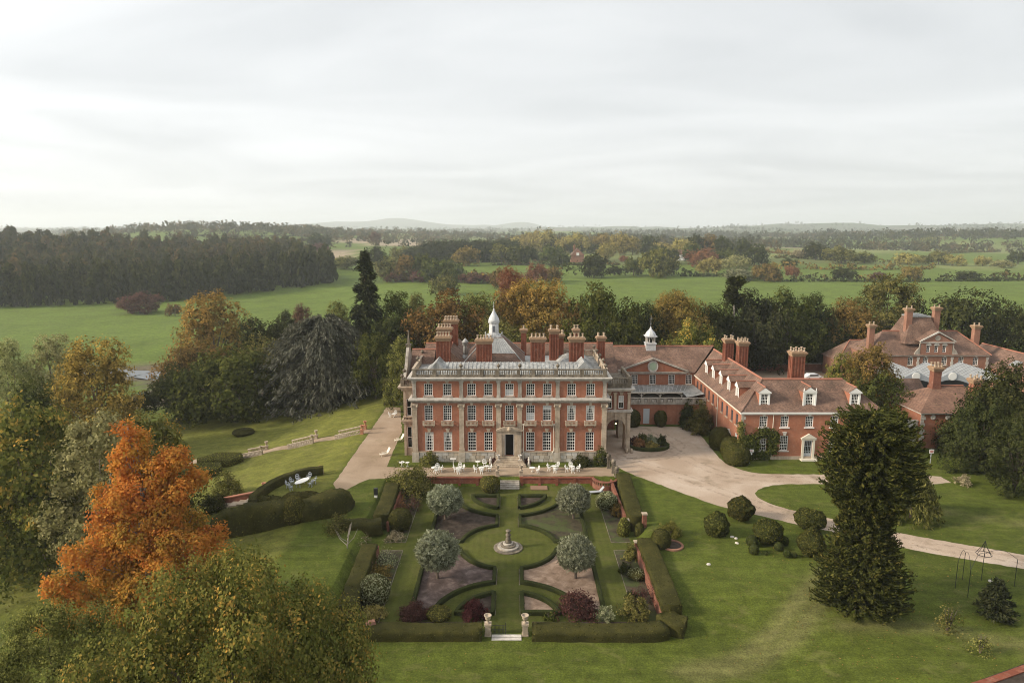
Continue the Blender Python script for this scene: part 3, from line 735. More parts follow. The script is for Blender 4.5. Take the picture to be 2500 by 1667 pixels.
for i, x in enumerate(WX):
    window(house, x, 10.38, 1.3, 1.94, 4, 4, sill='grey_stone', key='stone', cover=('lower', 0.52) if i == 4 else None)
    window(house, x, 6.5, 1.3, 2.43, 4, 6, key='stone', cover=('lower', 0.5) if i == 5 else ('blind', 0.3) if i == 6 else ('curtain', 1) if i in (7, 8) else None)
    if i == 6: window_extra = None
    if i != 4: window(house, x, 1.75, 1.3, 2.97, 4, 6, key='stone', cover=('curtain', 1) if i in (0, 1) else None)
    # little stone balcony under the first-floor window
    bm_ = MB().box(-0.92, 0.92, -0.42, -0.003, -0.16, 0.0).box(-0.92, 0.92, -0.42, -0.30, 0.44, 0.56).box(-0.92, -0.80, -0.30, -0.003, 0.44, 0.56).box(0.80, 0.92, -0.30, -0.003, 0.44, 0.56)
    bm_.box(-0.92, -0.74, -0.41, -0.25, 0.0, 0.44).box(0.74, 0.92, -0.41, -0.25, 0.0, 0.44)
    for s in (-0.7, 0.7): bm_.prism([(-0.40, -0.16), (-0.003, -0.16), (-0.003, -0.5), (-0.12, -0.42)], s-0.09, s+0.09, 'x')
    me_ = cached('balcony', lambda: bm_.mesh('balcony', M['stone']))
    bo = link('balcony', me_, house, (x, 0, 5.98))
    def bb():
        q = MB()
        for k in range(7): q.lathe([(r*0.8, z) for r, z in baluster_prof(0.44)], 6, (-0.6+0.2*k, -0.36, 0))
        return q.mesh('baluster_row', M['stone'])
    b_ = link('baluster_row', cached('balcony_bal', bb), bo); b_['kind'] = 'stuff'
# plinth of squared blocks
pl = hp('plinth', MB().box(-HW-0.02, -2.3, -0.10, 0.2, 0, 1.56).box(2.2, HW+0.02, -0.10, 0.2, 0, 1.56), 'mossy_stone')
rnd = random.Random(11)
for zi, (za, zb) in enumerate(((0.02, 0.50), (0.54, 1.01), (1.05, 1.53))):
    for xa, xb in ((-HW-0.05, -2.32), (2.22, HW+0.05)):
        x = xa
        while x < xb-0.2:
            L_ = rnd.uniform(0.62, 1.05); x2 = min(x+L_, xb)
            if xb-x2 < 0.3: x2 = xb
            e = rnd.uniform(0.0, 0.025)
            link('stone_block', MB().box(x+0.03, x2-0.03, -0.16-e, -0.08, za, zb).mesh('stone_block', M[rnd.choice(('plinth_stone', 'plinth_stone', 'stone', 'pale_stone'))]), pl)
            x = x2
hp('plinth_moulding', MB().box(-HW-0.1, -2.3, -0.24, 0.0, 1.56, 1.70).box(2.2, HW+0.1, -0.24, 0.0, 1.56, 1.70), 'stone')
# pilasters, two orders
for px in (-14.42, -7.32, -1.68, 1.52, 7.24, 14.36):
    wd = 0.42
    sh = MB().box(-wd, wd, -0.26, -0.002, 1.70, 2.2).box(-wd*0.86, wd*0.86, -0.2, -0.002, 2.2, 8.35)
    o = hp('pilaster', sh, 'stone', house, (px, 0, 0))
    cpt = MB().box(-0.44, 0.44, -0.26, -0.003, 8.35, 8.47).taper(0, -0.13, 8.47, 9.0, 0.72, 0.25, 0.98, 0.34).box(-0.55, 0.55, -0.34, -0.003, 9.0, 9.2)
    for s in (-1, 1): cpt.lathe([(0.12, -0.16), (0.17, 0), (0.12, 0.16)], 8, (s*0.42, -0.30, 8.86))
    hp('capital', cpt, 'stone', o)
    hp('pedestal', MB().box(-0.52, 0.52, -0.32, -0.003, 0, 1.56), 'plinth_stone', o)
    up = MB().box(-0.32, 0.32, -0.2, -0.002, 10.12, 10.4).box(-0.27, 0.27, -0.15, -0.002, 10.4, 12.5).box(-0.36, 0.36, -0.22, -0.002, 12.5, 12.75)
    hp('pilaster', up, 'grey_stone', house, (px, 0, 0))
def band(prof, name, mat, x0=-HW, x1=HW):
    """moulded band along the front and both sides; prof: (projection, z0, z1)"""
    mb = MB()
    for pr, a, b in prof:
        mb.box(x0-pr, x1+pr, -pr, -0.001, a, b); mb.box(x0-pr, x0-0.001, 0.0, 17, a, b); mb.box(x1+0.001, x1+pr, 0.0, 17, a, b)
    return hp(name, mb, mat)
band([(0.2, 9.35, 9.55), (0.34, 9.552, 9.72), (0.56, 9.722, 9.84)], 'entablature', 'grey_stone'); band([(0.57, 9.842, 9.92), (0.42, 9.922, 10.02), (0.24, 10.022, 10.12)], 'entablature_top', 'pale_stone')
band([(0.16, 12.75, 12.95), (0.40, 12.952, 13.1), (0.62, 13.102, 13.22), (0.66, 13.222, 13.29)], 'cornice', 'pale_stone')
band([(0.10, 13.30, 13.42)], 'parapet', 'mossy_stone')
balustrade(house, [(-HW+0.05, 0.12), (HW-0.05, 0.12)], 13.42, 1.08, 'mossy_stone', piers=(0.012, 0.115, 0.24, 0.355, 0.435, 0.545, 0.62, 0.738, 0.87, 0.988))
balustrade(house, [(HW-0.12, 0.4), (HW-0.12, 17)], 13.42, 1.08, 'stone', piers=(0.25, 0.5, 0.75, 0.98))
balustrade(house, [(-HW+0.12, 0.4), (-HW+0.12, 12)], 13.42, 1.08, 'stone', piers=(0.3, 0.65, 0.97))
balustrade(house, [(9.4, 16.6), (HW-0.3, 16.6)], 13.42, 1.08, 'stone', piers=(0.03,))
um = MB().lathe(urn_prof(0.95), 10).mesh('urn', M['mossy_stone'], True)
for x, y in [(-7.32, 0.12), (-1.68, 0.12), (1.52, 0.12), (7.24, 0.12), (HW-0.12, 4.5), (HW-0.12, 8.7), (HW-0.12, 12.8), (HW-0.12, 16.6), (-HW+0.12, 6), (-HW+0.12, 11.7), (HW-0.3, 0.15)]:
    link('urn', um, house, (x, y, 14.50))
# doorway
ds = MB().box(-1.9, -0.78, -0.38, -0.002, 0.98, 4.5).box(0.68, 1.8, -0.38, -0.002, 0.98, 4.5).box(-1.9, 1.8, -0.38, -0.002, 4.5, 5.0).box(-2.1, 2.0, -0.55, -0.003, 5.0, 5.18)
for s in (-1.5, 1.4): ds.box(s-0.3, s+0.3, -0.52, -0.38, 1.0, 4.45)
arc = [(-2.05 + 4.0*t, 5.18 + 0.52*math.sin(PI*t)**0.9) for t in [i/12 for i in range(13)]]
ds.prism(arc, -0.58, -0.004, 'y')
dso = hp('door_surround', ds, 'stone')
hp('cartouche', MB().lathe([(0.05, -0.42), (0.28, -0.2), (0.34, 0.05), (0.2, 0.3), (0.05, 0.4)], 8, (-0.05, -0.62, 5.35)), 'stone', dso)
hp('doorway', MB().box(-0.78, 0.68, 0.9, 0.95, 1.0, 4.46).quad((-0.78, 0.3, 4.47), (-0.78, 1, 4.47), (0.68, 1, 4.47), (0.68, 0.3, 4.47)), 'dark_interior')
hp('door_frame', MB().box(-0.78, -0.66, 0.1, 0.3, 1.0, 4.46).box(0.56, 0.68, 0.1, 0.3, 1.0, 4.46).box(-0.66, 0.56, 0.1, 0.3, 4.32, 4.46), 'white_paint')
dl = hp('door', MB().box(-0.66, -0.60, 0.3, 0.88, 1.0, 4.30).box(0.50, 0.56, 0.3, 0.88, 1.0, 4.30), 'dark_interior')
# entrance steps: each tread a slab
st = hp('steps', MB().box(-1.85, 1.75, -0.5, 0.3, 0.0, 0.86), 'stone')
for k in range(6):
    wdt = 1.75 + 0.16*k
    link('step', MB().box(-0.05-wdt, -0.05+wdt, -0.62-0.34*(k+1), -0.26, 0.97-0.165*(k+1), 0.97-0.165*k+0.02 if k else 0.985).mesh('step', M['stone']), st)
# downpipes
for x, za in ((2.08, 5.9), (6.72, 5.9)):
    hp('downpipe', MB().tube([(x, -0.2, za), (x, -0.2, 1.9 if x > 5 else 0.1)] + ([(x-0.22, -0.32, 1.5), (x-0.22, -0.32, 0.1)] if x > 5 else []), 0.075, 6).box(x-0.14, x+0.14, -0.3, -0.1, za, za+0.16), 'cream_paint')
# --- roofs
def hip(mb, x0, x1, y0, y1, z, h, rx0, rx1, ry):
    mb.quad((x0,y0,z),(x1,y0,z),(rx1,ry,z+h),(rx0,ry,z+h)); mb.quad((x1,y1,z),(x0,y1,z),(rx0,ry,z+h),(rx1,ry,z+h))
    mb.quad((x0,y1,z),(x0,y0,z),(rx0,ry,z+h)); mb.quad((x1,y0,z),(x1,y1,z),(rx1,ry,z+h)); return mb
hp('roof', MB().quad((-HW+0.02,0.02,13.34),(HW-0.02,0.02,13.34),(HW-0.02,16.98,13.34),(-HW+0.02,16.98,13.34)), 'lead')
fr_ = hp('roof', hip(MB(), -13.4, 13.5, 0.9, 7.4, 13.36, 1.45, -11.6, 11.7, 4.0), 'lead')
# rolls of the lead sheets
rl = MB()
for k in range(38):
    x = -11.4 + 23.0*k/37; rl.tube([(x, 1.0, 13.44), (x, 4.0, 14.86)], 0.045, 5)
hp('lead_roll', rl, 'lead', fr_)
for s, x in ((-1, -11.2), (1, 11.4)):
    gb = MB().prism([(-1.3, 0), (1.3, 0), (0, 1.35)], 2.0, 6.5, 'y'); hp('roof', gb, 'lead', house, (x, 0, 13.9))
for x0, x1 in ((7.8, 13.6),): hp('roof', hip(MB(), x0, x1, 7.6, 15.4, 13.37, 1.5, 9.6, 11.8, 11.5), 'lead')
# tiled pyramid carrying the lantern
PYR = dict(x0=-8.0, x1=2.6, y0=7.7, y1=19.5, z=13.36, tx0=-4.2, tx1=-1.2, ty0=13.6, ty1=16.6, tz=17.0)
P_ = PYR; py = MB()
b4 = [(P_['x0'],P_['y0'],P_['z']),(P_['x1'],P_['y0'],P_['z']),(P_['x1'],P_['y1'],P_['z']),(P_['x0'],P_['y1'],P_['z'])]
t4 = [(P_['tx0'],P_['ty0'],P_['tz']),(P_['tx1'],P_['ty0'],P_['tz']),(P_['tx1'],P_['ty1'],P_['tz']),(P_['tx0'],P_['ty1'],P_['tz'])]
for i in range(4): py.quad(b4[i], b4[(i+1)%4], t4[(i+1)%4], t4[i])
py.quad(*t4)
pyo = hp('roof', py, 'roof_tile')
lead_hips = MB()
for i in range(4): lead_hips.tube([b4[i], t4[i]], 0.09, 6)
hp('hip_flashing', lead_hips, 'lead', pyo)
# glazed rooflight on the front slope
def lerp3(a, b, t): return tuple(a[i]+(b[i]-a[i])*t for i in range(3))
def on_front(u, v):
    p, q = lerp3(b4[0], b4[1], u), lerp3(t4[0], t4[1], u); r = lerp3(p, q, v); return (r[0], r[1]-0.05, r[2]+0.05)
sg = hp('rooflight', MB().quad(on_front(0.40, 0.45), on_front(0.97, 0.45), on_front(0.97, 0.97), on_front(0.40, 0.97)), 'sky_glass', pyo)
gbm = MB()
for k in range(10):
    u = 0.40 + 0.57*k/9; gbm.tube([on_front(u, 0.44), on_front(u, 0.98)], 0.035, 4)
gbm.tube([on_front(0.39, 0.445), on_front(0.98, 0.445)], 0.07, 4); gbm.tube([on_front(0.39, 0.975), on_front(0.98, 0.975)], 0.07, 4)
hp('glazing_bar', gbm, 'lead', pyo)
# lantern cupola
cx, cyy = -2.75, 15.1
lan = MB().box(-1.15, 1.15, -1.15, 1.15, 16.98, 17.35).lathe([(0.98, 17.35), (0.98, 17.6), (0.88, 17.65), (0.86, 19.3), (0.96, 19.4), (1.04, 19.55), (1.04, 19.66)], 8, rot=PI/8)
cu = hp('lantern', lan, 'white_lead', house, (cx, cyy, 0))
hp('dome', MB().lathe([(0.97, 19.66), (0.93, 19.9), (0.80, 20.3), (0.58, 20.72), (0.36, 21.1), (0.22, 21.4), (0.15, 21.6), (0.17, 21.7), (0.05, 21.9)], 12), 'white_lead', cu, smooth=True)
hp('finial', MB().tube([(0,0,21.8), (0,0,23.0)], 0.04, 6).lathe([(0.0, 22.1), (0.12, 22.2), (0.0, 22.32)], 8), 'white_lead', cu)
for k in range(4):
    a = k*PI/2; q = MB().box(-0.2, 0.2, -0.84, -0.72, 17.95, 19.0)
    hp('louvre', q.rot(a), 'dark_grey_paint', cu)
rail = MB()
for a, b in (((-1.4,-1.4),(1.4,-1.4)), ((1.4,-1.4),(1.4,1.4)), ((-1.4,1.4),(-1.4,-1.4))):
    for z in (17.25, 17.75): rail.tube([(*a, z), (*b, z)], 0.03, 4)
for x in (-1.4, -0.7, 0, 0.7, 1.4):
    rail.tube([(x, -1.4, 16.9), (x, -1.4, 17.85)], 0.035, 4)
for x in (-1.4, 1.4): rail.lathe([(0.05, 0), (0.13, 0.1), (0.0, 0.3)], 6, (x, -1.4, 17.8))
hp('railing', rail, 'white_lead', cu)
# lead ventilator
hp('ventilator', MB().taper(0, 0, 13.3, 14.4, 1.3, 1.3, 0.8, 0.8).lathe([(0.42, 14.4), (0.30, 15.9), (0.33, 15.95), (0.5, 16.0), (0.5, 16.5), (0.62, 16.55), (0.3, 16.9), (0.05, 17.2)], 10), 'lead', house, (-7.5, 12.5, 0), True)
# rear ranges under tile
def gable_x(mb, x0, x1, y0, y1, z, h):   # ridge along x
    ym = (y0+y1)/2
    mb.quad((x0,y0,z),(x1,y0,z),(x1,ym,z+h),(x0,ym,z+h)); mb.quad((x1,y1,z),(x0,y1,z),(x0,ym,z+h),(x1,ym,z+h))
    mb.quad((x0,y1,z),(x0,y0,z),(x0,ym,z+h)); mb.quad((x1,y0,z),(x1,y1,z),(x1,ym,z+h)); return mb
def gable_y(mb, x0, x1, y0, y1, z, h):
    xm = (x0+x1)/2
    mb.quad((x0,y1,z),(x0,y0,z),(xm,y0,z+h),(xm,y1,z+h)); mb.quad((x1,y0,z),(x1,y1,z),(xm,y1,z+h),(xm,y0,z+h))
    mb.quad((x0,y0,z),(x1,y0,z),(xm,y0,z+h)); mb.quad((x1,y1,z),(x0,y1,z),(xm,y1,z+h)); return mb
hp('wall', MB().box(-15.2, 18.6, 17.05, 31, 0, 10.2), 'old_brick')
r1 = hp('roof', gable_x(MB(), -15.6, 19.0, 17.1, 31.2, 10.2, 4.15), 'roof_tile')
hp('ridge', MB().tube([(-15.6, 24.15, 14.36), (19.0, 24.15, 14.36)], 0.16, 6), 'ridge_tile', r1)
r2 = hp('roof', gable_y(MB(), -14.6, -5.4, 9.5, 24.0, 11.9, 3.75), 'roof_tile')
hp('ridge', MB().tube([(-10.0, 9.5, 15.66), (-10.0, 24.0, 15.66)], 0.15, 6), 'ridge_tile', r2)
r3 = hp('roof', gable_x(MB(), -16.4, -12.5, 8.5, 16.5, 12.6, 2.7), 'roof_tile')
hp('ridge', MB().tube([(-16.4, 12.5, 15.32), (-11.5, 12.5, 15.32)], 0.15, 6), 'ridge_tile', r3)
# --- stone bay on the garden side
BX0, BX1, BY0, BY1 = -16.6, -14.75, 3.0, 14.0
bops = [(-16.15+1.6*0, -15.35, 1.2, 4.7), (-16.15, -15.35, 6.4, 9.2)]
bay = hp('bay', MB().wall(BX0, BX1-0.002, 0, 10.9, bops, y=BY0, depth=0.3).quad((BX0,BY0,0),(BX0,BY0,10.9),(BX0,BY1,10.9),(BX0,BY1,0)).quad((BX0,BY1,0),(BX0,BY1,10.9),(BX1,BY1,10.9),(BX1,BY1,0)), 'stone')
for z, h, c in ((1.2, 3.5, ('curtain', 1)), (6.4, 2.8, None)):
    wo = link('window', cached(('wfb', h), lambda: window_frame_mb(0.8, h, 1, 2, 0.11).mesh('window', M['white_paint'])), bay, (-15.75, BY0, z))
    link('glass', cached(('wgb', h), lambda: MB().box(-0.4, 0.4, 0.2, 0.22, 0, h).mesh('glass', M['glass'])), wo)
bb_ = MB()
for pr, a, b in ((0.18, 5.2, 5.55), (0.35, 5.55, 5.8), (0.25, 10.5, 10.9), (0.65, 10.9, 11.1), (0.75, 11.1, 11.22)):
    bb_.box(BX0-pr, BX1, BY0-pr, BY1+pr, a, b-0.001)
for xx in (BX0+0.2, BX1-0.35): bb_.box(xx-0.2, xx+0.2, BY0-0.14, BY0-0.002, 0, 5.2).box(xx-0.18, xx+0.18, BY0-0.12, BY0-0.003, 5.8, 10.5)
hp('moulding', bb_, 'stone', bay)
balustrade(bay, [(BX1, BY0-0.05), (BX0-0.1, BY0-0.05), (BX0-0.1, BY1)], 11.22, 1.1, 'mossy_stone', piers=(0.02, 0.98))
balustrade(bay, [(BX1, BY0-0.14), (BX0-0.1, BY0-0.14)], 5.8, 0.6, 'stone', piers=(), spacing=0.22)
for k in range(5):
    link('urn', um, bay, (BX0-0.1, BY0+0.0+2.2*k, 12.3+0.35*k))
hp('gable', MB().prism([(4.2, 11.2), (13.6, 11.2), (13.6, 12.4), (12.2, 13.4), (11.2, 14.6), (9.9, 16.3), (8.1, 16.3), (6.8, 14.6), (5.8, 13.4), (4.2, 12.4)], -16.75, -16.3, 'x'), 'grey_stone', bay)
hp('finial', MB().taper(-16.5, 9.0, 16.3, 16.8, 0.7, 0.7, 0.9, 0.9).taper(-16.5, 9.0, 16.8, 18.9, 0.42, 0.42, 0.1, 0.1).lathe([(0.0, 18.8), (0.14, 18.95), (0.0, 19.1)], 6, (-16.5, 9.0, 0)), 'mossy_stone', bay)
# --- chimneys
chimney(house, -10.7, 8.0, 12.5, 18.3, 2.25, 1.3, (5, 1)); chimney(house, -11.0, 13.5, 13.0, 18.9, 2.3, 1.3, (5, 1)); chimney(house, -10.3, 18.0, 13.0, 19.6, 2.3, 1.4, (5, 2))
chimney(house, -4.15, 8.4, 12.5, 17.75, 2.5, 1.4, (5, 1)); chimney(house, 4.5, 8.0, 12.5, 18.1, 2.3, 1.3, (4, 1)); chimney(house, 10.75, 8.0, 12.5, 18.1, 2.35, 1.35, (4, 1))
chimney(house, 11.2, 14.0, 13.0, 18.6, 0.9, 0.9, (2, 1)); chimney(house, 7.45, 13.4, 12.8, 18.6, 1.5, 1.2, (2, 2)); chimney(house, 8.6, 16.0, 12.8, 17.4, 1.3, 1.2, (2, 2))
chimney(house, 2.45, 20.5, 11.5, 17.6, 0.95, 0.9, (1, 1)); chimney(house, 16.2, 19.5, 10.5, 16.4, 1.4, 1.3, (2, 2))

# ------------------------------------------------------------------ carriage arch beside the house
arch = thing('carriage_arch', 'stone carriage arch with brick room above, joining the great house to the courtyard', 'archway', (14.6, 105.5, 0))
def ap(name, mb, mat, parent=arch, loc=(0,0,0), smooth=False): return part(name, mb, M[mat], parent, loc, smooth=smooth)
AX0, AX1, AR, AS = 0.6, 3.5, 1.45, 3.85            # opening edges, radius, springing
am = MB()
n = 14
cxa = (AX0+AX1)/2
pts_ = [(cxa + AR*math.cos(PI*(1-i/n)), AS + AR*math.sin(PI*(1-i/n))) for i in range(n+1)]
for yy in (0.0, 9.0):
    am.quad((0.0,yy,0),(AX0,yy,0),(AX0,yy,6.5),(0.0,yy,6.5)); am.quad((AX1,yy,0),(4.3,yy,0),(4.3,yy,6.5),(AX1,yy,6.5))
    for i in range(n): am.quad((pts_[i][0],yy,pts_[i][1]),(pts_[i+1][0],yy,pts_[i+1][1]),(pts_[i+1][0],yy,6.5),(pts_[i][0],yy,6.5))
for i in range(n): am.quad((pts_[i][0],0,pts_[i][1]),(pts_[i][0],9,pts_[i][1]),(pts_[i+1][0],9,pts_[i+1][1]),(pts_[i+1][0],0,pts_[i+1][1]))
am.quad((AX0,0,0),(AX0,9,0),(AX0,9,AS),(AX0,0,AS))
for ya, yb in ((0, 2.2), (6.8, 9.0)): am.quad((AX1,ya,0),(AX1,ya,AS),(AX1,yb,AS),(AX1,yb,0)); am.quad((4.3,ya,0),(4.3,yb,0),(4.3,yb,6.5),(4.3,ya,6.5)); 
am.quad((AX1,2.2,0),(4.3,2.2,0),(4.3,2.2,AS),(AX1,2.2,AS)); am.quad((AX1,6.8,0),(AX1,6.8,AS),(4.3,6.8,AS),(4.3,6.8,0))
am.quad((4.3,2.2,4.6),(4.3,6.8,4.6),(4.3,6.8,6.5),(4.3,2.2,6.5)); am.quad((AX1,2.2,AS),(AX1,6.8,AS),(4.3,6.8,4.6),(4.3,2.2,4.6))
ap('arch_wall', am, 'stone')
vs = MB()
for i in range(n):
    a0, a1 = PI*(1-(i+0.03)/n), PI*(1-(i+0.97)/n)
    p = [(cxa+r*math.cos(a), AS+r*math.sin(a)) for r, a in ((AR+0.01, a0), (AR+0.01, a1), (AR+0.5, a1), (AR+0.5, a0))]
    link('voussoir', MB().prism(p, -0.09, -0.003, 'y').mesh('voussoir', M['stone']), arch)
ap('keystone', MB().prism([(cxa-0.2, AS+AR-0.05), (cxa+0.2, AS+AR-0.05), (cxa+0.32, AS+AR+0.85), (cxa-0.32, AS+AR+0.85)], -0.22, -0.09, 'y'), 'stone')
ap('wall', MB().wall(0.0, 4.3, 6.9, 9.9, [(0.45, 1.3, 7.05, 9.2), (2.35, 3.2, 7.05, 9.2)], depth=0.3).quad((4.3,0,6.9),(4.3,9,6.9),(4.3,9,9.9),(4.3,0,9.9)).quad((0,9,6.9),(0,9,9.9),(4.3,9,9.9),(4.3,9,6.9)), 'old_brick')
for x, c in ((0.875, None), (2.775, ('blind', 0.55))): window(arch, x, 7.05, 0.85, 2.15, 2, 2, key='stone', cover=c)
for x in (1.8, 4.0): 
    o = ap('pilaster', MB().box(x-0.22, x+0.22, -0.14, -0.002, 6.9, 9.5), 'stone')
    ap('capital', MB().box(x-0.3, x+0.3, -0.2, -0.003, 9.5, 9.75), 'stone', o)
ap('pilaster', MB().box(3.72, 4.28, -0.3, -0.002, 0.7, 6.3).box(3.6, 4.4, -0.4, -0.003, 0, 0.7).box(3.64, 4.36, -0.38, -0.003, 6.05, 6.3), 'stone')
st_ = MB()
for pr, a, b in ((0.22, 6.5, 6.7), (0.34, 6.702, 6.9), (0.2, 9.9, 10.1), (0.5, 10.102, 10.28), (0.6, 10.282, 10.4)):
    st_.box(0.02, 4.3+pr, -pr, 9+pr, a, b)
ap('cornice', st_, 'pale_stone')
balustrade(arch, [(0.1, 0.05), (4.2, 0.05), (4.2, 8.8)], 10.9, 1.2, 'mossy_stone', piers=(0.03, 0.97)); ap('parapet', MB().box(0.05, 4.32, -0.05, 9.0, 10.4, 10.9), 'mossy_stone')
lmp = ap('lantern', MB().lathe([(0.02, 0.35), (0.12, 0.3), (0.14, 0.0), (0.06, -0.06)], 6, (cxa+0.05, 0.7, 4.55)).tube([(cxa+0.05, 0.7, 4.9), (cxa+0.05, 0.7, 5.25)], 0.02, 4), 'black_iron')
ap('lamp_bulb', MB().lathe([(0.03, -0.1), (0.13, 0.0), (0.03, 0.13)], 8, (cxa+0.05, 0.7, 4.36)), 'lamp_glow', lmp)
for x in (3.75, 4.5): thing('guard_stone', 'short pale guard stone at the foot of the carriage arch, ' + ('nearer the opening' if x < 4 else 'nearer the flower bed'), 'stone', (14.6+x, 104.6, 0), data=MB().lathe([(0.22, 0), (0.2, 0.5), (0.12, 0.72), (0.0, 0.78)], 8).mesh('guard_stone', M['stone'], True))

# ------------------------------------------------------------------ courtyard range with clock turret
ct = thing('courtyard_range', 'long brick courtyard range with stone pediment, tiled roof and white bell turret', 'building', (27.0, 128.6, 0))
def cp_(name, mb, mat, parent=ct, loc=(0,0,0), smooth=False): return part(name, mb, M[mat], parent, loc, smooth=smooth)
wx = (-3.4, 0.1, 3.75, 7.1)
cp_('wall', MB().wall(-8.0, 8.25, 3.0, 8.05, [(x-0.62, x+0.62, 5.62, 7.5) for x in wx], depth=0.3).quad((-8, 0, 3), (-8, 0, 8.05), (-8, 10, 8.05), (-8, 10, 3)).quad((-8, 10, 0), (-8, 10, 8.05), (13, 10, 8.05), (13, 10, 0)), 'brick')
for x in wx: window(ct, x, 5.62, 1.24, 1.88, 4, 4, key='stone', sill='stone')
# main roof, with the pediment's own roof breaking forward
rm = MB(); rm.quad((-10.5,-0.35,7.95),(8.1,-0.35,7.95),(13.0,5.0,12.2),(-12.5,5.0,12.2)); rm.quad((17.5,10.4,7.95),(-12.5,10.4,7.95),(-12.5,5.0,12.2),(13.0,5.0,12.2)); 
ro = cp_('roof', rm, 'roof_tile'); cp_('ridge', MB().tube([(-12.5, 5, 12.24), (13.0, 5, 12.24)], 0.17, 6), 'ridge_tile', ro)
pd = MB().prism([(-6.1, 8.12), (6.2, 8.12), (0.05, 10.55)], -0.15, -0.02, 'y'); cp_('pediment', pd, 'brick')
pr = MB(); pr.quad((-6.6,-0.6,8.2),(0.05,-0.6,10.85),(0.05,3.5,10.85),(-6.6,1.0,8.2)); pr.quad((6.7,-0.6,8.2),(6.7,1.0,8.2),(0.05,3.5,10.85),(0.05,-0.6,10.85))
cp_('roof', pr, 'roof_tile')
cn = MB().box(-6.7, 6.8, -0.55, -0.02, 7.92, 8.12).box(-6.5, 6.6, -0.42, -0.02, 7.72, 7.918)
for s in (-1, 1):
    q = [(0.05, 10.62), (0.05, 10.95), (s*6.75+0.05, 8.42), (s*6.75+0.05, 8.13)]; cn.prism(q if s < 0 else q[::-1], -0.62, -0.16, 'y')
cp_('pediment_moulding', cn, 'grey_stone')
crest = cp_('crest', MB().lathe([(0.0, 0), (0.95, 0), (1.05, 0.08), (0.95, 0.16), (0.85, 0.1), (0.0, 0.1)], 16, sy=1.15), 'pale_stone')
crest.location = (0.05, -0.16, 9.2); crest.rotation_euler = (PI/2, 0, 0)
cs = cp_('shield', MB().lathe([(0.0, 0.11), (0.72, 0.11), (0.7, 0.15), (0.0, 0.2)], 8, sy=1.15), 'green_copper', crest)
# verandah over the first-floor terrace
tb = cp_('terrace', MB().box(-5.6, 8.2, -7.9, -0.02, 0.0, 3.85), 'grey_stone')
vr = MB(); vr.quad((-6,-3.6,4.95),(5.0,-3.6,4.95),(8.0,-0.05,5.5),(-6,-0.05,5.5)); vr.quad((5.0,-3.6,4.95),(5.0,-7.2,4.85),(8.2,-7.2,5.5),(8.0,-0.05,5.5))
vo = cp_('verandah_roof', vr, 'lead')
vb = MB()
for k in range(16): vb.tube([(-6+k*0.75, -3.6, 5.0), (-6+k*0.85, -0.1, 5.54)], 0.04, 4)
cp_('lead_roll', vb, 'white_lead', vo)
cp_('fascia', MB().box(-6.02, 5.02, -3.70, -3.61, 4.72, 4.97), 'cream_paint', vo)
for x in (-2.6, 0.9, 4.95):
    o = cp_('verandah_post', MB().box(x-0.06, x+0.06, -3.6, -3.48, 3.86, 4.72), 'cream_paint')
    cp_('bracket', MB().tube([(x, -3.54, 4.0), (x+0.25, -3.54, 4.45), (x+0.8, -3.54, 4.68)], 0.05, 5).tube([(x, -3.54, 4.0), (x-0.25, -3.54, 4.45), (x-0.8, -3.54, 4.68)], 0.05, 5), 'cream_paint', o)
# turret
tu = cp_('bell_turret', MB().box(-0.95, 0.95, -0.95, 0.95, 10.6, 12.75).box(-1.08, 1.08, -1.08, 1.08, 12.752, 12.95), 'white_lead', ct, (0.45, 5.0, 0))
for k in range(8):
    a = k*PI/4+PI/8; cp_('post', MB().box(-0.07, 0.07, -0.07, 0.07, 12.95, 14.05), 'pale_stone', tu, (0.9*math.cos(a), 0.9*math.sin(a), 0))
cp_('turret_cornice', MB().box(-1.0, 1.0, -1.0, 1.0, 14.05, 14.2).box(-1.15, 1.15, -1.15, 1.15, 14.198, 14.38), 'white_lead', tu)
cp_('bell', MB().lathe([(0.42, 13.05), (0.3, 13.2), (0.24, 13.6), (0.1, 13.75), (0.02, 14.0)], 10), 'dark_interior', tu)
cp_('dome', MB().lathe([(1.08, 14.38), (1.05, 14.6), (0.85, 15.0), (0.5, 15.35), (0.28, 15.6), (0.18, 15.9), (0.08, 16.1)], 8, rot=PI/8), 'white_lead', tu)
cp_('finial', MB().tube([(0, 0, 16.0), (0, 0, 18.3)], 0.045, 5).box(-0.3, 0.3, -0.02, 0.02, 17.7, 17.78).lathe([(0.0, 16.6), (0.13, 16.72), (0.0, 16.85)], 6), 'lead', tu)
# courtyard wall with door and balustrade
cw = thing('courtyard_wall', 'tall brick courtyard wall topped by a stone balustrade, pale door in it', 'wall', (28.4, 120.6, 0))
part('wall', MB().wall(-7.6, 6.9, 0, 3.75, [(-4.45, -3.3, 0.1, 2.97)], depth=0.2), M['brick'], cw)
part('coping', MB().box(-7.6, 6.88, -0.2, 0.1, 3.75, 3.98), M['grey_stone'], cw)
part('door', MB().box(-4.45, -3.3, 0.08, 0.14, 0.1, 2.97).box(-4.3, -3.95, 0.06, 0.08, 0.4, 1.4).box(-3.8, -3.45, 0.06, 0.08, 0.4, 1.4).box(-4.3, -3.95, 0.06, 0.08, 1.6, 2.7).box(-3.8, -3.45, 0.06, 0.08, 1.6, 2.7), M['pale_door'], cw)
balustrade(cw, [(-7.6, 0.0), (6.86, 0.0)], 3.98, 1.0, 'grey_stone', piers=(0.02, 0.2, 0.29, 0.4, 0.49, 0.6, 0.72, 0.85, 0.98))
part('shrubbery_box', MB().box(-6.5, 5.5, 3.0, 4.0, 3.3, 3.9), M['dark_interior'], cw)

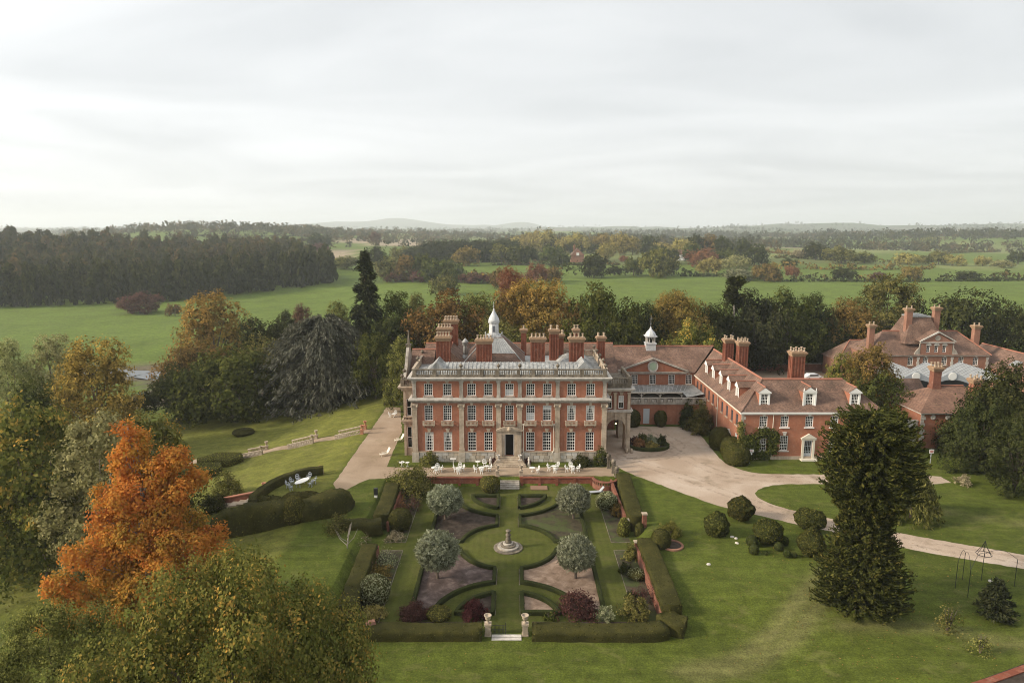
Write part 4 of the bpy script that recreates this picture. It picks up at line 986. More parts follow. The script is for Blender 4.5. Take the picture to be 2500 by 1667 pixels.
# ------------------------------------------------------------------ service wing
WX0, WY0 = 35.3, 101.5
wg = thing('service_wing', 'two storey red brick service wing with tiled roof and white dormer windows', 'building', (WX0, WY0, 0))
def wp_(name, mb, mat, parent=wg, loc=(0,0,0), smooth=False): return part(name, mb, M[mat], parent, loc, smooth=smooth)
WL, WD = 21.6, 8.9
swx = (3.4, 6.65, 10.45, 14.3, 18.0)
ops = [(x-0.62, x+0.62, 5.2, 6.95) for x in swx] + [(x-0.62, x+0.62, 1.45, 3.85) for x in (3.4, 6.75, 14.3, 18.0)] + [(9.85, 11.15, 0.25, 3.1)]
wp_('wall', MB().wall(0, WL, 0, 7.4, ops, depth=0.3), 'brick')
for x in swx: window(wg, x, 5.2, 1.24, 1.75, 4, 4, sill='white_paint', key='pale_stone')
for x in (3.4, 6.75, 14.3, 18.0): window(wg, x, 1.45, 1.24, 2.4, 4, 5, sill='pale_stone', key='pale_stone')
# garden door
gd = wp_('door_surround', MB().box(9.5, 9.85, -0.16, -0.002, 0.2, 3.2).box(11.15, 11.5, -0.16, -0.002, 0.2, 3.2).box(9.35, 11.65, -0.24, -0.003, 3.2, 3.45).prism([(9.25, 3.45), (11.75, 3.45), (10.5, 4.2)], -0.3, -0.004, 'y').box(9.3, 11.7, -0.9, -0.005, 0, 0.22), 'cream_paint')
dd = wp_('door', window_frame_mb(1.3, 2.85, 4, 3, 0.16), 'pale_door', wg, (10.5, 0, 0.25)); wp_('glass', MB().box(-0.65, 0.65, 0.2, 0.22, 0.5, 2.85), 'glass', dd)
wp_('door_panel', MB().box(-0.6, 0.6, 0.12, 0.18, 0.12, 0.75), 'pale_door', dd)
# west front: rows of small windows
WN = 27.1
wops = []
ws_ = [2.2, 4.6, 7.2, 9.8, 12.4, 15.0, 17.6, 20.2, 22.8, 25.2]
for s in ws_: wops.append((s-0.5, s+0.5, 4.9, 6.7))
wops += [(1.6, 2.8, 1.3, 3.6)]
wm = MB().wall(-WN, 0, 0, 7.4, [(-b, -a, c, d) for a, b, c, d in wops], depth=0.3).rot(-PI/2)
wp_('wall', wm, 'brick')
for s in ws_: window(wg, 0, 4.9, 1.0, 1.8, 3, 4, y=s, rz=-PI/2, sill='stone', paint='dark_grey_paint')
window(wg, 0, 1.3, 1.2, 2.3, 4, 5, y=2.2, rz=-PI/2, sill='pale_stone')
wp_('door', MB().box(-0.5, 0.5, -0.05, -0.01, 0.2, 2.4).rot(-PI/2), 'pale_door', wg, (0, 5.4, 0))
dh = wp_('door_hood', MB().prism([(-0.9, 2.6), (0.9, 2.6), (0, 3.3)], -0.4, -0.004, 'y').box(-0.85, -0.6, -0.3, -0.004, 0.1, 2.6).box(0.6, 0.85, -0.3, -0.004, 0.1, 2.6).rot(-PI/2), 'pale_stone', wg, (0, 5.4, 0))
wp_('wall', MB().quad((WL,0,0),(WL,WD,0),(WL,WD,7.4),(WL,0,7.4)).quad((9.0,WD,0),(9.0,WD,7.4),(WL,WD,7.4),(WL,WD,0)).quad((9.0,WD,0),(9.0,WN,0),(9.0,WN,7.4),(9.0,WD,7.4)), 'brick')
wp_('plinth', MB().box(1.2, WL+0.05, -0.08, -0.002, 0, 0.55), 'stone')
# quoins at the corner, each a block
for k in range(11):
    L_ = 0.62 if k % 2 else 0.38
    link('quoin', MB().box(-0.05, L_, -0.05, -0.003, 1.9+0.5*k, 2.36+0.5*k).mesh('quoin', M['grey_stone']), wg)
wp_('cornice', MB().box(-0.22, WL+0.22, -0.22, -0.001, 7.22, 7.4).box(-0.36, WL+0.36, -0.36, -0.001, 7.402, 7.6), 'white_paint')
wp_('cornice', MB().box(-0.2, -0.001, 0.0, WN, 7.25, 7.4).box(-0.32, -0.001, 0.0, WN, 7.402, 7.55), 'cream_paint')
e = 0.3; RZ = 11.75; RXm, RYm = 4.5, 4.45
rf = MB()
rf.quad((-e,-e,7.5),(RXm,RYm,RZ),(RXm,WN+4,RZ),(-e,WN-0.3,7.5)); rf.quad((-e,-e,7.5),(WL+e,-e,7.5),(WL-RYm,RYm,RZ),(RXm,RYm,RZ))
rf.quad((WL+e,-e,7.5),(WL+e,WD+e,7.5),(WL-RYm,RYm,RZ)); rf.quad((WL+e,WD+e,7.5),(9.0+e,WD+e,7.5),(RXm,RYm,RZ),(WL-RYm,RYm,RZ)); rf.quad((9.0+e,WD+e,7.5),(9.0+e,WN+4,7.5),(RXm,WN+4,RZ),(RXm,RYm,RZ))
ro = wp_('roof', rf, 'roof_tile')
wp_('ridge', MB().tube([(RXm, RYm, RZ+0.03), (RXm, WN+3.9, RZ+0.03)], 0.17, 6).tube([(RXm, RYm, RZ+0.03), (WL-RYm, RYm, RZ+0.03)], 0.17, 6), 'ridge_tile', ro)
wp_('hip_tile', MB().tube([(-e, -e, 7.53), (RXm, RYm, RZ+0.02)], 0.12, 5).tube([(WL+e, -e, 7.53), (WL-RYm, RYm, RZ+0.02)], 0.12, 5), 'roof_tile', ro)
def dormer(x, y, rz, w=1.6, zf=8.15, h=1.95, fancy=False, back=3.4):
    """a dormer; (x,y) the middle of its front on the wing's plan, -y local is outward"""
    o = wp_('dormer', MB().quad((-w/2,0,zf-0.4),(-w/2,0,zf+h+0.3),(-w/2,back,zf+h+0.3),(-w/2,back,zf-0.4)).quad((w/2,0,zf-0.4),(w/2,back,zf-0.4),(w/2,back,zf+h+0.3),(w/2,0,zf+h+0.3)), 'brick' if not fancy else 'brick', wg, (x, y, 0))
    o.rotation_euler = (0, 0, rz)
    fm = MB().wall(-w/2-0.04, w/2+0.04, zf-0.3, zf+h+0.32, [(-0.55, 0.55, zf, zf+h)], y=-0.02, depth=0.2).box(-w/2-0.2, w/2+0.2, -0.2, -0.02, zf-0.22, zf-0.06).box(-w/2-0.18, w/2+0.18, -0.18, -0.02, zf+h+0.12, zf+h+0.3)
    fm.prism([(-w/2-0.2, zf+h+0.3), (w/2+0.2, zf+h+0.3), (0, zf+h+1.0)], -0.2, -0.02, 'y')
    if fancy:
        for s in (-1, 1): fm.lathe([(0.08, 0), (0.13, 0.2), (0.06, 0.35), (0.1, 0.5), (0, 0.6)], 6, (s*(w/2+0.05), -0.1, zf+h+0.3)); fm.box(s*(w/2+0.05)-0.12, s*(w/2+0.05)+0.12, -0.1, -0.02, zf-0.2, zf+h+0.12)
    part('dormer_front', fm, M['white_paint'], o)
    wo = link('window', cached(('wfd', h), lambda: window_frame_mb(1.1, h, 4, 4, 0.08).mesh('window', M['white_paint'])), o, (0, -0.06, zf))
    link('dormer_glass', cached(('wgd', h), lambda: MB().box(-0.55, 0.55, 0.14, 0.16, zf, zf+h).mesh('glass', M['glass'])), o)
    rr = MB(); a, b = w/2+0.3, zf+h+0.25
    rr.quad((-a,-0.22,b),(0,-0.22,b+0.85),(0,back+0.6,b+0.85),(-a,back,b)); rr.quad((a,-0.22,b),(a,back,b),(0,back+0.6,b+0.85),(0,-0.22,b+0.85))
    part('dormer_roof', rr, M['roof_tile'], o); part('dormer_ridge', MB().tube([(0,-0.24,b+0.88),(0,back,b+0.88)], 0.1, 5), M['ridge_tile'], o)
dormer(3.65, 0.85, 0, fancy=False, zf=8.25); dormer(10.55, 0.8, 0, w=1.75, zf=8.2, h=2.1, fancy=True); dormer(17.6, 0.85, 0, zf=8.25)
for s in (5.6, 9.9, 14.3, 18.8, 23.2): dormer(1.0, s, -PI/2, w=1.45, zf=8.35, h=1.75, back=3.2)
chimney(wg, 10.4, 6.0, 9.5, 16.0, 2.1, 1.5, (3, 2)); chimney(wg, 4.6, 22.5, 10.5, 15.3, 1.6, 1.5, (2, 2)); chimney(wg, 6.0, 19.0, 10.0, 15.4, 1.7, 1.6, (3, 2))
wp_('downpipe', MB().tube([(4.85, -0.1, 7.2), (4.85, -0.1, 0.1)], 0.055, 6), 'cream_paint'); wp_('downpipe', MB().tube([(-0.1, 12.0, 7.3), (-0.1, 12.0, 0.1)], 0.055, 6), 'cream_paint')

# ------------------------------------------------------------------ stable block and yard
sb = thing('stable_block', 'brick stable block with pedimented centre, hipped tile roofs and lead topped tower', 'building', (94.8, 150, 0))
def sp_(name, mb, mat, parent=sb, loc=(0,0,0), smooth=False): return part(name, mb, M[mat], parent, loc, smooth=smooth)
wxs = (-5.6, -2.2, 2.0, 5.7, 9.0)
sp_('wall', MB().wall(-14, 11.8, 0, 7.3, [(x-0.6, x+0.6, 5.0, 6.8) for x in wxs], depth=0.3).quad((11.8,0,0),(11.8,11,0),(11.8,11,7.3),(11.8,0,7.3)).quad((-14,0,0),(-14,0,7.3),(-14,11,7.3),(-14,11,0)), 'pale_brick')
for x in wxs: window(sb, x, 5.0, 1.2, 1.8, 3, 4, sill='stone', key='pale_stone')
cb_ops = [(x-0.42, x+0.42, 7.9, 9.5) for x in (-1.95, -0.15, 1.65)]
sp_('wall', MB().wall(-3.6, 3.4, 7.32, 10.2, cb_ops, y=-0.12, depth=0.25), 'pale_brick')
for x in (-1.95, -0.15, 1.65):
    window(sb, x, 7.9, 0.84, 1.6, 2, 3, y=-0.12)
    hm = sp_('window_head', MB().prism([(x+0.62*math.cos(PI*i/8), 9.45+0.62*math.sin(PI*i/8)) for i in range(9)], -0.2, -0.125, 'y'), 'pale_stone')
sp_('pediment', MB().prism([(-3.6, 10.3), (3.4, 10.3), (-0.1, 12.35)], -0.2, 0.0, 'y'), 'pale_brick')
oc = sp_('oculus', MB().lathe([(0.0, 0), (0.6, 0), (0.6, 0.1), (0.45, 0.1), (0.45, 0.03), (0.0, 0.03)], 14), 'grey_stone', sb, (-0.1, -0.2, 11.15)); oc.rotation_euler = (PI/2, 0, 0)
cn = MB().box(-3.9, 3.7, -0.4, -0.01, 10.1, 10.3).box(-14.1, 11.9, -0.25, -0.005, 7.1, 7.3)
for s in (-1, 1):
    q = [(-0.1, 12.4), (-0.1, 12.75), (s*4.0-0.1, 10.55), (s*4.0-0.1, 10.3)]; cn.prism(q if s < 0 else q[::-1], -0.5, -0.201, 'y')
sp_('pediment_moulding', cn, 'pale_stone')
for s, cx_ in ((-1, -3.75), (1, 3.55)):
    sp_('scroll', MB().prism([(cx_, 7.35), (cx_+s*1.3, 7.35), (cx_+s*0.9, 8.2), (cx_+s*0.25, 8.9), (cx_+s*0.15, 9.9), (cx_, 10.1)][::(1 if s > 0 else -1)], -0.15, 0.1, 'y'), 'grey_stone')
for xq in (-3.9, 3.7, 11.6):
    for k in range(12): link('quoin', MB().box(xq-0.32 if k % 2 else xq-0.22, xq+0.32 if k % 2 else xq+0.22, -0.06, -0.003, 0.3+0.55*k, 0.8+0.55*k).mesh('quoin', M['pale_stone']), sb)
r_ = sp_('roof', hip(MB(), -14.4, 12.2, -0.4, 11.4, 7.3, 4.6, -9.5, 7.6, 5.5), 'roof_tile')
sp_('ridge', MB().tube([(-9.5, 5.5, 11.93), (7.6, 5.5, 11.93)], 0.18, 6).tube([(7.6, 5.5, 11.93), (12.2, -0.4, 7.35)], 0.13, 5), 'ridge_tile', r_)
pc = MB(); pc.quad((-4.1,-0.5,10.4),(-0.1,-0.5,12.75),(-0.1,5,12.75),(-4.1,5,10.4)); pc.quad((3.9,-0.5,10.4),(3.9,5,10.4),(-0.1,5,12.75),(-0.1,-0.5,12.75)); sp_('roof', pc, 'roof_tile')
tw = MB().taper(-2.0, 5.5, 9.6, 15.3, 9.2, 8.6, 4.4, 3.6); tr = sp_('tower_roof', tw, 'roof_tile'); sp_('lead_flat', MB().box(-4.3, 0.3, 3.6, 7.4, 15.3, 15.6).taper(-2.0, 5.5, 15.6, 16.0, 3.6, 3.0, 1.6, 1.2), 'lead', tr)
chimney(sb, -4.9, 3.6, 9.0, 17.4, 1.5, 1.3, (2, 1), False, 'pale_brick'); chimney(sb, 1.7, 4.2, 9.0, 17.6, 1.5, 1.3, (2, 1), False, 'pale_brick')
chimney(sb, 10.4, 3.0, 7.5, 13.6, 1.5, 1.3, (2, 1), False, 'pale_brick'); chimney(sb, -13.4, 3.0, 7.0, 13.8, 1.4, 1.3, (2, 1), False, 'pale_brick')
# low ranges either side
lr = thing('stable_range', 'low tiled stable range reaching right from the pedimented stable block', 'building', (107.5, 138, 0))
part('wall', MB().box(0, 9, -16, 22, 0, 4.6), M['pale_brick'], lr)
ro = part('roof', gable_y(MB(), -0.4, 9.4, -16.3, 22.3, 4.6, 3.6), M['roof_tile'], lr); part('ridge', MB().tube([(4.5,-16.3,8.23),(4.5,22.3,8.23)], 0.16, 6), M['ridge_tile'], lr)
part('rooflight', MB().quad((0.9, 6, 5.75), (0.9, 8.2, 5.75), (2.4, 8.2, 6.85), (2.4, 6, 6.85)), M['sky_glass'], lr).location = (-0.05, 0, 0.06)
ll = thing('cottage_range', 'tile roofed cottage range half hidden behind the autumn tree', 'building', (77, 158, 0))
part('wall', MB().box(0, 12, 0, 8, 0, 4.5), M['pale_brick'], ll)
part('roof', hip(MB(), -0.4, 12.4, -0.4, 8.4, 4.5, 4.2, 4.2, 8.2, 4.0), M['roof_tile'], ll); part('ridge', MB().tube([(4.2,4,8.73),(8.2,4,8.73)], 0.16, 6).tube([(4.2,4,8.73),(-0.4,-0.4,4.55)], 0.12, 5).tube([(8.2,4,8.73),(12.4,-0.4,4.55)], 0.12, 5), M['ridge_tile'], ll)
# covered yard: three glazed gables
for k, nm in enumerate(('nearest the autumn tree', 'in the middle', 'nearest the dark yew')):
    cx0 = 76.3 + 6.9*k
    cn = thing('yard_canopy', 'grey glazed yard canopy gable with a white roundel, ' + nm, 'canopy', (cx0, 126, 0), group='glazed gables over the stable yard')
    g_ = MB(); pf = [(-3.4, 6.35), (-3.4, 6.9), (0, 8.75), (3.4, 6.9), (3.4, 6.35)] + [(3.1-6.2*i/10, 6.35+0.75*math.sin(PI*i/10)) for i in range(11)]
    # gable board with arched underside, built as a strip
    n_ = 12
    for i in range(n_):
        xa, xb = -3.4+6.8*i/n_, -3.4+6.8*(i+1)/n_
        ta, tb = 8.75-abs(xa)*0.545, 8.75-abs(xb)*0.545; ba, bb = 6.3+0.8*math.cos(xa/3.4*PI/2), 6.3+0.8*math.cos(xb/3.4*PI/2)
        g_.prism([(xa, ba), (xb, bb), (xb, tb), (xa, ta)], 0, 0.12, 'y')
    part('gable_board', g_, M['grey_paint'], cn)
    ds_ = part('roundel', MB().lathe([(0.78, 0), (0.78, 0.08), (0.6, 0.1), (0.0, 0.1)], 18), M['white_paint'], cn, (0, 0, 7.75)); ds_.rotation_euler = (PI/2, 0, 0)
    part('canopy_roof', MB().quad((-3.4,0.13,6.88),(0,0.13,8.73),(0,9,8.73),(-3.4,9,6.88)).quad((3.4,0.13,6.88),(3.4,9,6.88),(0,9,8.73),(0,0.13,8.73)), M['sky_glass'], cn)
    gb = MB()
    for j in range(9):
        yy = 0.2+j*1.08
        gb.tube([(-3.38, yy, 6.94), (0, yy, 8.79), (3.38, yy, 6.94)], 0.045, 4)
    part('glazing_bar', gb, M['grey_paint'], cn)
    for s in (-3.36, 3.36):
        if s > 0 and k < 2: continue
        part('post', MB().box(s-0.1, s+0.1, 0.1, 0.3, 0, 6.3), M['dark_grey_paint'], cn)
yb = thing('yard_shade_wall', 'dark shade-painted store under the yard canopies', 'backdrop', (83, 134.5, 0)); part('wall', MB().box(-10.5, 10.5, 0, 0.3, 0, 6.2).box(-10.5,-10.2,-8,-0.01,0,6.2), M['dark_grey_paint'], yb)  # dark paint on this wall stands in for the shade under the canopies
# lodge with quoins at the yard corner
lg = thing('yard_lodge', 'small brick yard lodge with pale quoins and brown hipped roof', 'building', (66.3, 107, 0))
part('wall', MB().wall(0, 6.4, 0, 6.0, [], depth=0.2).quad((0,0,0),(0,0,6),(0,10,6),(0,10,0)).quad((6.4,0,0),(6.4,10,0),(6.4,10,6),(6.4,0,6)), M['brick'], lg)
part('cornice', MB().box(-0.3, 6.7, -0.3, -0.004, 5.75, 6.02).box(-0.3, -0.004, 0, 10, 5.75, 6.02), M['pale_stone'], lg)
for x in (1.9, 4.3):
    r_ = part('roundel', MB().lathe([(0.42, 0), (0.42, 0.1), (0.25, 0.16), (0.0, 0.1)], 12), M['pale_stone'], lg, (x, -0.003, 5.2)); r_.rotation_euler = (PI/2, 0, 0)
for xq in (0.05, 6.35):
    for k in range(11): link('quoin', MB().box(xq-0.12 if xq < 1 else xq-(0.65 if k % 2 else 0.4), xq+(0.65 if k % 2 else 0.4) if xq < 1 else xq+0.12, -0.07, -0.003, 0.1+0.52*k, 0.57+0.52*k).mesh('quoin', M['pale_stone']), lg)
r_ = part('roof', hip(MB(), -0.5, 14.0, -0.5, 10.3, 6.0, 3.3, 4.6, 9.5, 4.9), M['brown_tile'], lg); part('ridge', MB().tube([(4.6, 4.9, 9.33), (9.5, 4.9, 9.33)], 0.15, 6), M['ridge_tile'], r_)
part('wall', MB().box(6.45, 13.4, 0.6, 9.8, 0, 5.9), M['brick'], lg)
chimney(lg, 4.7, 4.9, 8.5, 12.6, 1.5, 1.4, (3, 2), False, 'old_brick'); chimney(lg, 10.6, 3.6, 7.0, 10.8, 1.5, 1.4, (2, 2), False, 'brick')
wl = thing('yard_wall', 'pale weathered yard wall between the lodge and the spiky tall tree', 'wall', (58.5, 107.6, 0))
part('wall', MB().box(0, 7.7, 0, 0.4, 0, 4.3), M['render'], wl); part('coping', MB().box(-0.1, 7.75, -0.12, 0.52, 4.3, 4.5), M['pale_stone'], wl)
sh = thing('yard_shed', 'low shed with brown tiled roof behind the lodge', 'shed', (68, 122, 0))
part('wall', MB().box(0, 8, 0, 6, 0, 5.0), M['old_brick'], sh); part('roof', gable_x(MB(), -0.3, 8.3, -0.3, 6.3, 5.0, 2.6), M['roof_tile'], sh); part('rooflight', MB().quad((1.5, 0.25, 5.65), (2.6, 0.25, 5.65), (2.6, 1.35, 6.55), (1.5, 1.35, 6.55)), M['sky_glass'], sh)
bw = thing('boundary_wall', 'long low brick boundary wall below the dark trees', 'wall', (44, 168, 0)); part('wall', MB().box(0, 34, 0, 0.4, -2.5, 1.6), M['old_brick'], bw); part('coping', MB().box(-0.05, 34.05, -0.06, 0.46, 1.6, 1.75), M['grey_stone'], bw)
sheet('yard_gravel', wobble([(54, 140), (80, 140), (80, 167), (54, 167)], 0.2, 1.5), 0.03, M['gravel'])

# ------------------------------------------------------------------ foliage kit
def unit(v): return v / np.maximum(np.linalg.norm(v, axis=-1, keepdims=True), 1e-9)
def leaf_arrays(C, Nn, per, rad, size, rng, jitter=0.8, aspect=1.5, clump=None, hang=None, flat=1.0):
    """diamond leaves scattered round clump centres; returns verts, values"""
    n = len(C)*per
    c = np.repeat(C, per, 0) + rng.normal(0, 1, (n, 3))*np.array([rad, rad, rad*flat])
    nn = unit(np.repeat(Nn, per, 0) + jitter*rng.normal(0, 0.6, (n, 3)))
    t = rng.normal(0, 1, (n, 3)) if hang is None else np.repeat(hang, per, 0) + 0.35*rng.normal(0, 1, (n, 3))
    t = unit(t - (t*nn).sum(-1, keepdims=True)*nn); b = np.cross(nn, t)
    s = size*rng.uniform(0.6, 1.35, (n, 1))
    v = np.stack([c - t*s*aspect/2, c - b*s/2, c + t*s*aspect/2, c + b*s/2], 1)
    cl = np.repeat(rng.random(len(C)) if clump is None else clump, per)
    return v.reshape(-1, 3), np.stack([rng.random(n), cl, np.zeros(n)], -1)
def leaf_mesh(name, v, val, mat):
    me = D.meshes.new(name); q = np.arange(len(v), dtype=np.int32).reshape(-1, 4)
    np_mesh(me, v, q, False)
    a = me.color_attributes.new('leaf', 'FLOAT_COLOR', 'POINT')
    col = np.concatenate([np.repeat(val, 4, 0), np.ones((len(v), 1))], 1).astype(np.float32)
    a.data.foreach_set('color', col.ravel()); me.materials.append(mat); return me
def crown_lobes(rng, k, spread=0.62, lr=(0.30, 0.48), bottom=-0.55, ratio=1.0):
    """lobes of a crown of radius 1 and half-height ratio: big lobes, each carrying smaller ones"""
    L_ = []; k = int(k*max(0.8, ratio**0.9))
    for i in range(k):
        a = 2*PI*(i*0.381966) + rng.uniform(-0.5, 0.5); z = bottom + (1 - bottom)*((i+0.5)/k)
        taper = math.sqrt(max(0.0, 1 - z*z)) if z > 0 else math.sqrt(max(0.0, 1 - 0.55*z*z))
        r = taper*spread*rng.uniform(0.72, 1.18)
        L_.append((r*math.cos(a), r*math.sin(a), z*max(0.3, ratio - 0.36) + rng.uniform(-0.06, 0.06), rng.uniform(*lr)*(1.0 if z < 0.6 else 0.88)))
    big = list(L_); sub = []
    for x, y, z, r in big:
        oc = np.array([x, y, z]); od = np.array([x, y, z/ratio]); od = od/max(1e-6, np.linalg.norm(od))
        for j in range(8):
            d = unit(rng.normal(0, 1, 3) + od*0.9 + np.array([0, 0, 0.25])); p = oc + d*r*rng.uniform(0.62, 0.92)
            sub.append((*p, r*rng.uniform(0.34, 0.56)))
    big = [(x, y, z, r*0.86) for x, y, z, r in big]
    return np.array(big + sub + [(0, 0, 0.05, 0.5)])
def crown_points(rng, lobes, n, cut=0.84, gap=0.25, inner=0.12):
    P, Q = [], []; got = 0
    w_ = lobes[:, 3]**2; w_ = w_/w_.sum(); ph = rng.uniform(0, 6, 9)
    while got < n:
        i = rng.choice(len(lobes), n, p=w_); d = unit(rng.normal(0, 1, (n, 3)))
        p = lobes[i, :3] + d*(lobes[i, 3]*rng.uniform(0.86, 1.06, n))[:, None]
        dd = np.linalg.norm(p[:, None, :] - lobes[None, :, :3], axis=2)/lobes[None, :, 3]
        dd[np.arange(n), i] = 9
        g = np.sin(p[:, 0]*9+ph[0])*np.sin(p[:, 1]*9+ph[1])*np.sin(p[:, 2]*10+ph[2])
        ok = (dd.min(1) > cut) & ((g > -gap) | (rng.random(n) < 0.25)) | (rng.random(n) < inner*0.2)
        P.append(p[ok]); Q.append(np.stack([*d[ok].T, i[ok]], 1)); got += ok.sum()
    return np.concatenate(P)[:n], np.concatenate(Q)[:n]
TREE_LOD = {'hi': (4200, 20, 0.030, 0.0142), 'mid': (700, 14, 0.044, 0.036), 'low': (200, 8, 0.075, 0.085), 'wood': (70, 3, 0.09, 0.17), 'tiny': (20, 2, 0.14, 0.36)}
_protos = {}
RATIOS = (0.8, 1.15, 1.6, 2.2, 3.0)
def broad_proto(seed, lod, ratio=1.0, k=13, spread=0.62, lr=(0.30, 0.48), bottom=-0.55, gap=0.25, leaf=1.0, per=1.0, jitter=0.55, aspect=1.5):
    """crown of unit radius and unit half-height, lobes round once scaled back to the ratio"""
    key = ('b', seed, lod, ratio, k, spread, lr, bottom, gap, leaf, per)
    if key not in _protos:
        rng = np.random.default_rng(seed); nc, pr, rad, sz = TREE_LOD[lod]; nc = int(nc*max(0.8, 0.45+0.55*ratio))
        lobes = crown_lobes(rng, k, spread, lr, bottom, ratio); P, Q = crown_points(rng, lobes, nc, gap=gap)
        nrm = unit(Q[:, :3]*0.8 + unit(P/np.array([1, 1, ratio]))*0.25 + np.array([0, 0, 0.25]))
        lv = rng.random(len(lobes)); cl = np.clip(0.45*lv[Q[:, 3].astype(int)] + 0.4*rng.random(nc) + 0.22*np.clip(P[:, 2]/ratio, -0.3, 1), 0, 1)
        v, val = leaf_arrays(P, nrm, max(1, int(pr*per)), rad, sz*leaf, rng, jitter, aspect, cl)
        if lod != 'tiny':                      # leaves inside the crown, so that it is not hollow
            nb = max(1, (len(lobes)-1)//9); ni = int(nc*0.65); bi = rng.integers(0, nb, ni); dd = unit(rng.normal(0, 1, (ni, 3)))
            Pi = lobes[bi, :3] + dd*(lobes[bi, 3]*rng.uniform(0.45, 0.8, ni))[:, None]
            v2, val2 = leaf_arrays(Pi, dd, 3, rad, sz*leaf*(1.9 if lod == 'hi' else 2.2), rng, 0.5, 1.3, cl[rng.integers(0, nc, ni)]*0.6)  # lowered tone values paint shade into the inner leaves
            v = np.concatenate([v, v2]); val = np.concatenate([val, val2])
        ex_, ez_ = np.percentile(np.abs(v[:, :2]), 98.5), np.percentile(v[:, 2], 99.8)
        v = v/np.array([ex_, ex_, ez_]); lobes = lobes/np.array([ex_, ex_, ez_, ex_])
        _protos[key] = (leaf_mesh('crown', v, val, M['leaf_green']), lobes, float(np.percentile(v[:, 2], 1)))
    return _protos[key]
def dress(o, matname):
    """the copy keeps its shared mesh and takes its own leaf colour"""
    o.material_slots[0].link = 'OBJECT'; o.material_slots[0].material = M[matname]; return o
def trunk_mesh(lobes, seed, mat='bark', low=False):
    key = ('t', seed, mat, low)
    if key in _protos: return _protos[key]
    rng = np.random.default_rng(int(seed[0]*10+seed[1]*7)+99); mb = MB()
    # local: z from -1 (root) to 1, crown ball radius 1 centred at 0 - the root length is set by the object's scale
    mb.tube([(0, 0, -1.35), (0.0, 0.0, -1.0), (0.02, 0.01, -0.5), (0.0, 0.03, 0.0), (0.02, 0, 0.45)], [0.085, 0.06, 0.05, 0.04, 0.015], 5 if low else 8)
    if not low:
        for i in rng.choice(len(lobes)//9, min(8, len(lobes)//9), replace=False):
            x, y, z, r = lobes[i]; s = rng.uniform(-0.75, -0.25)
            mb.tube([(0, 0, s), (x*0.4, y*0.4, s+(z-s)*0.55), (x*0.85, y*0.85, z), (x*1.15, y*1.15, z+0.1)], [0.035, 0.024, 0.014, 0.005], 5)
    _protos[key] = mb.mesh('trunk', M[mat], True); return _protos[key]
N_TREES = 0
def broad_tree(name, label, x, y, ztop, width, matname, lod='mid', seed=None, group=None, base=None, skirt=0.12, depth=None, bark='bark', **kw):
    """a broadleaf tree: foot on the ground, crown top at ztop, crown width as given"""
    global N_TREES
    N_TREES += 1
    g = t1(x, y) if base is None else base
    H = max(2.0, ztop - g); sd = (N_TREES*7) % 4 + 1 if seed is None else seed
    q0 = H*(1 - skirt)/(1.75)/(width/2); ratio = min(RATIOS, key=lambda r: abs(math.log(r/q0)))
    me_, lobes, lo = broad_proto(sd, lod, ratio, **kw)
    o = thing(name, label, 'tree', (x, y, g), random.uniform(0, 6.28), group)
    ch = H*(1 - skirt)/(1 - lo)                 # vertical radius of the crown
    cz = H - ch
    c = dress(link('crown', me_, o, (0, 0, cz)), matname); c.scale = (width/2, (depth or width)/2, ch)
    t = link('trunk', trunk_mesh(lobes, (sd, ratio, kw.get('k', 13)), bark, lod in ('low', 'tiny')), o, (0, 0, cz)); 
    ts = max(cz/1.3, ch*0.75); t.scale = (width/2*0.8, width/2*0.8, ts)
    return o
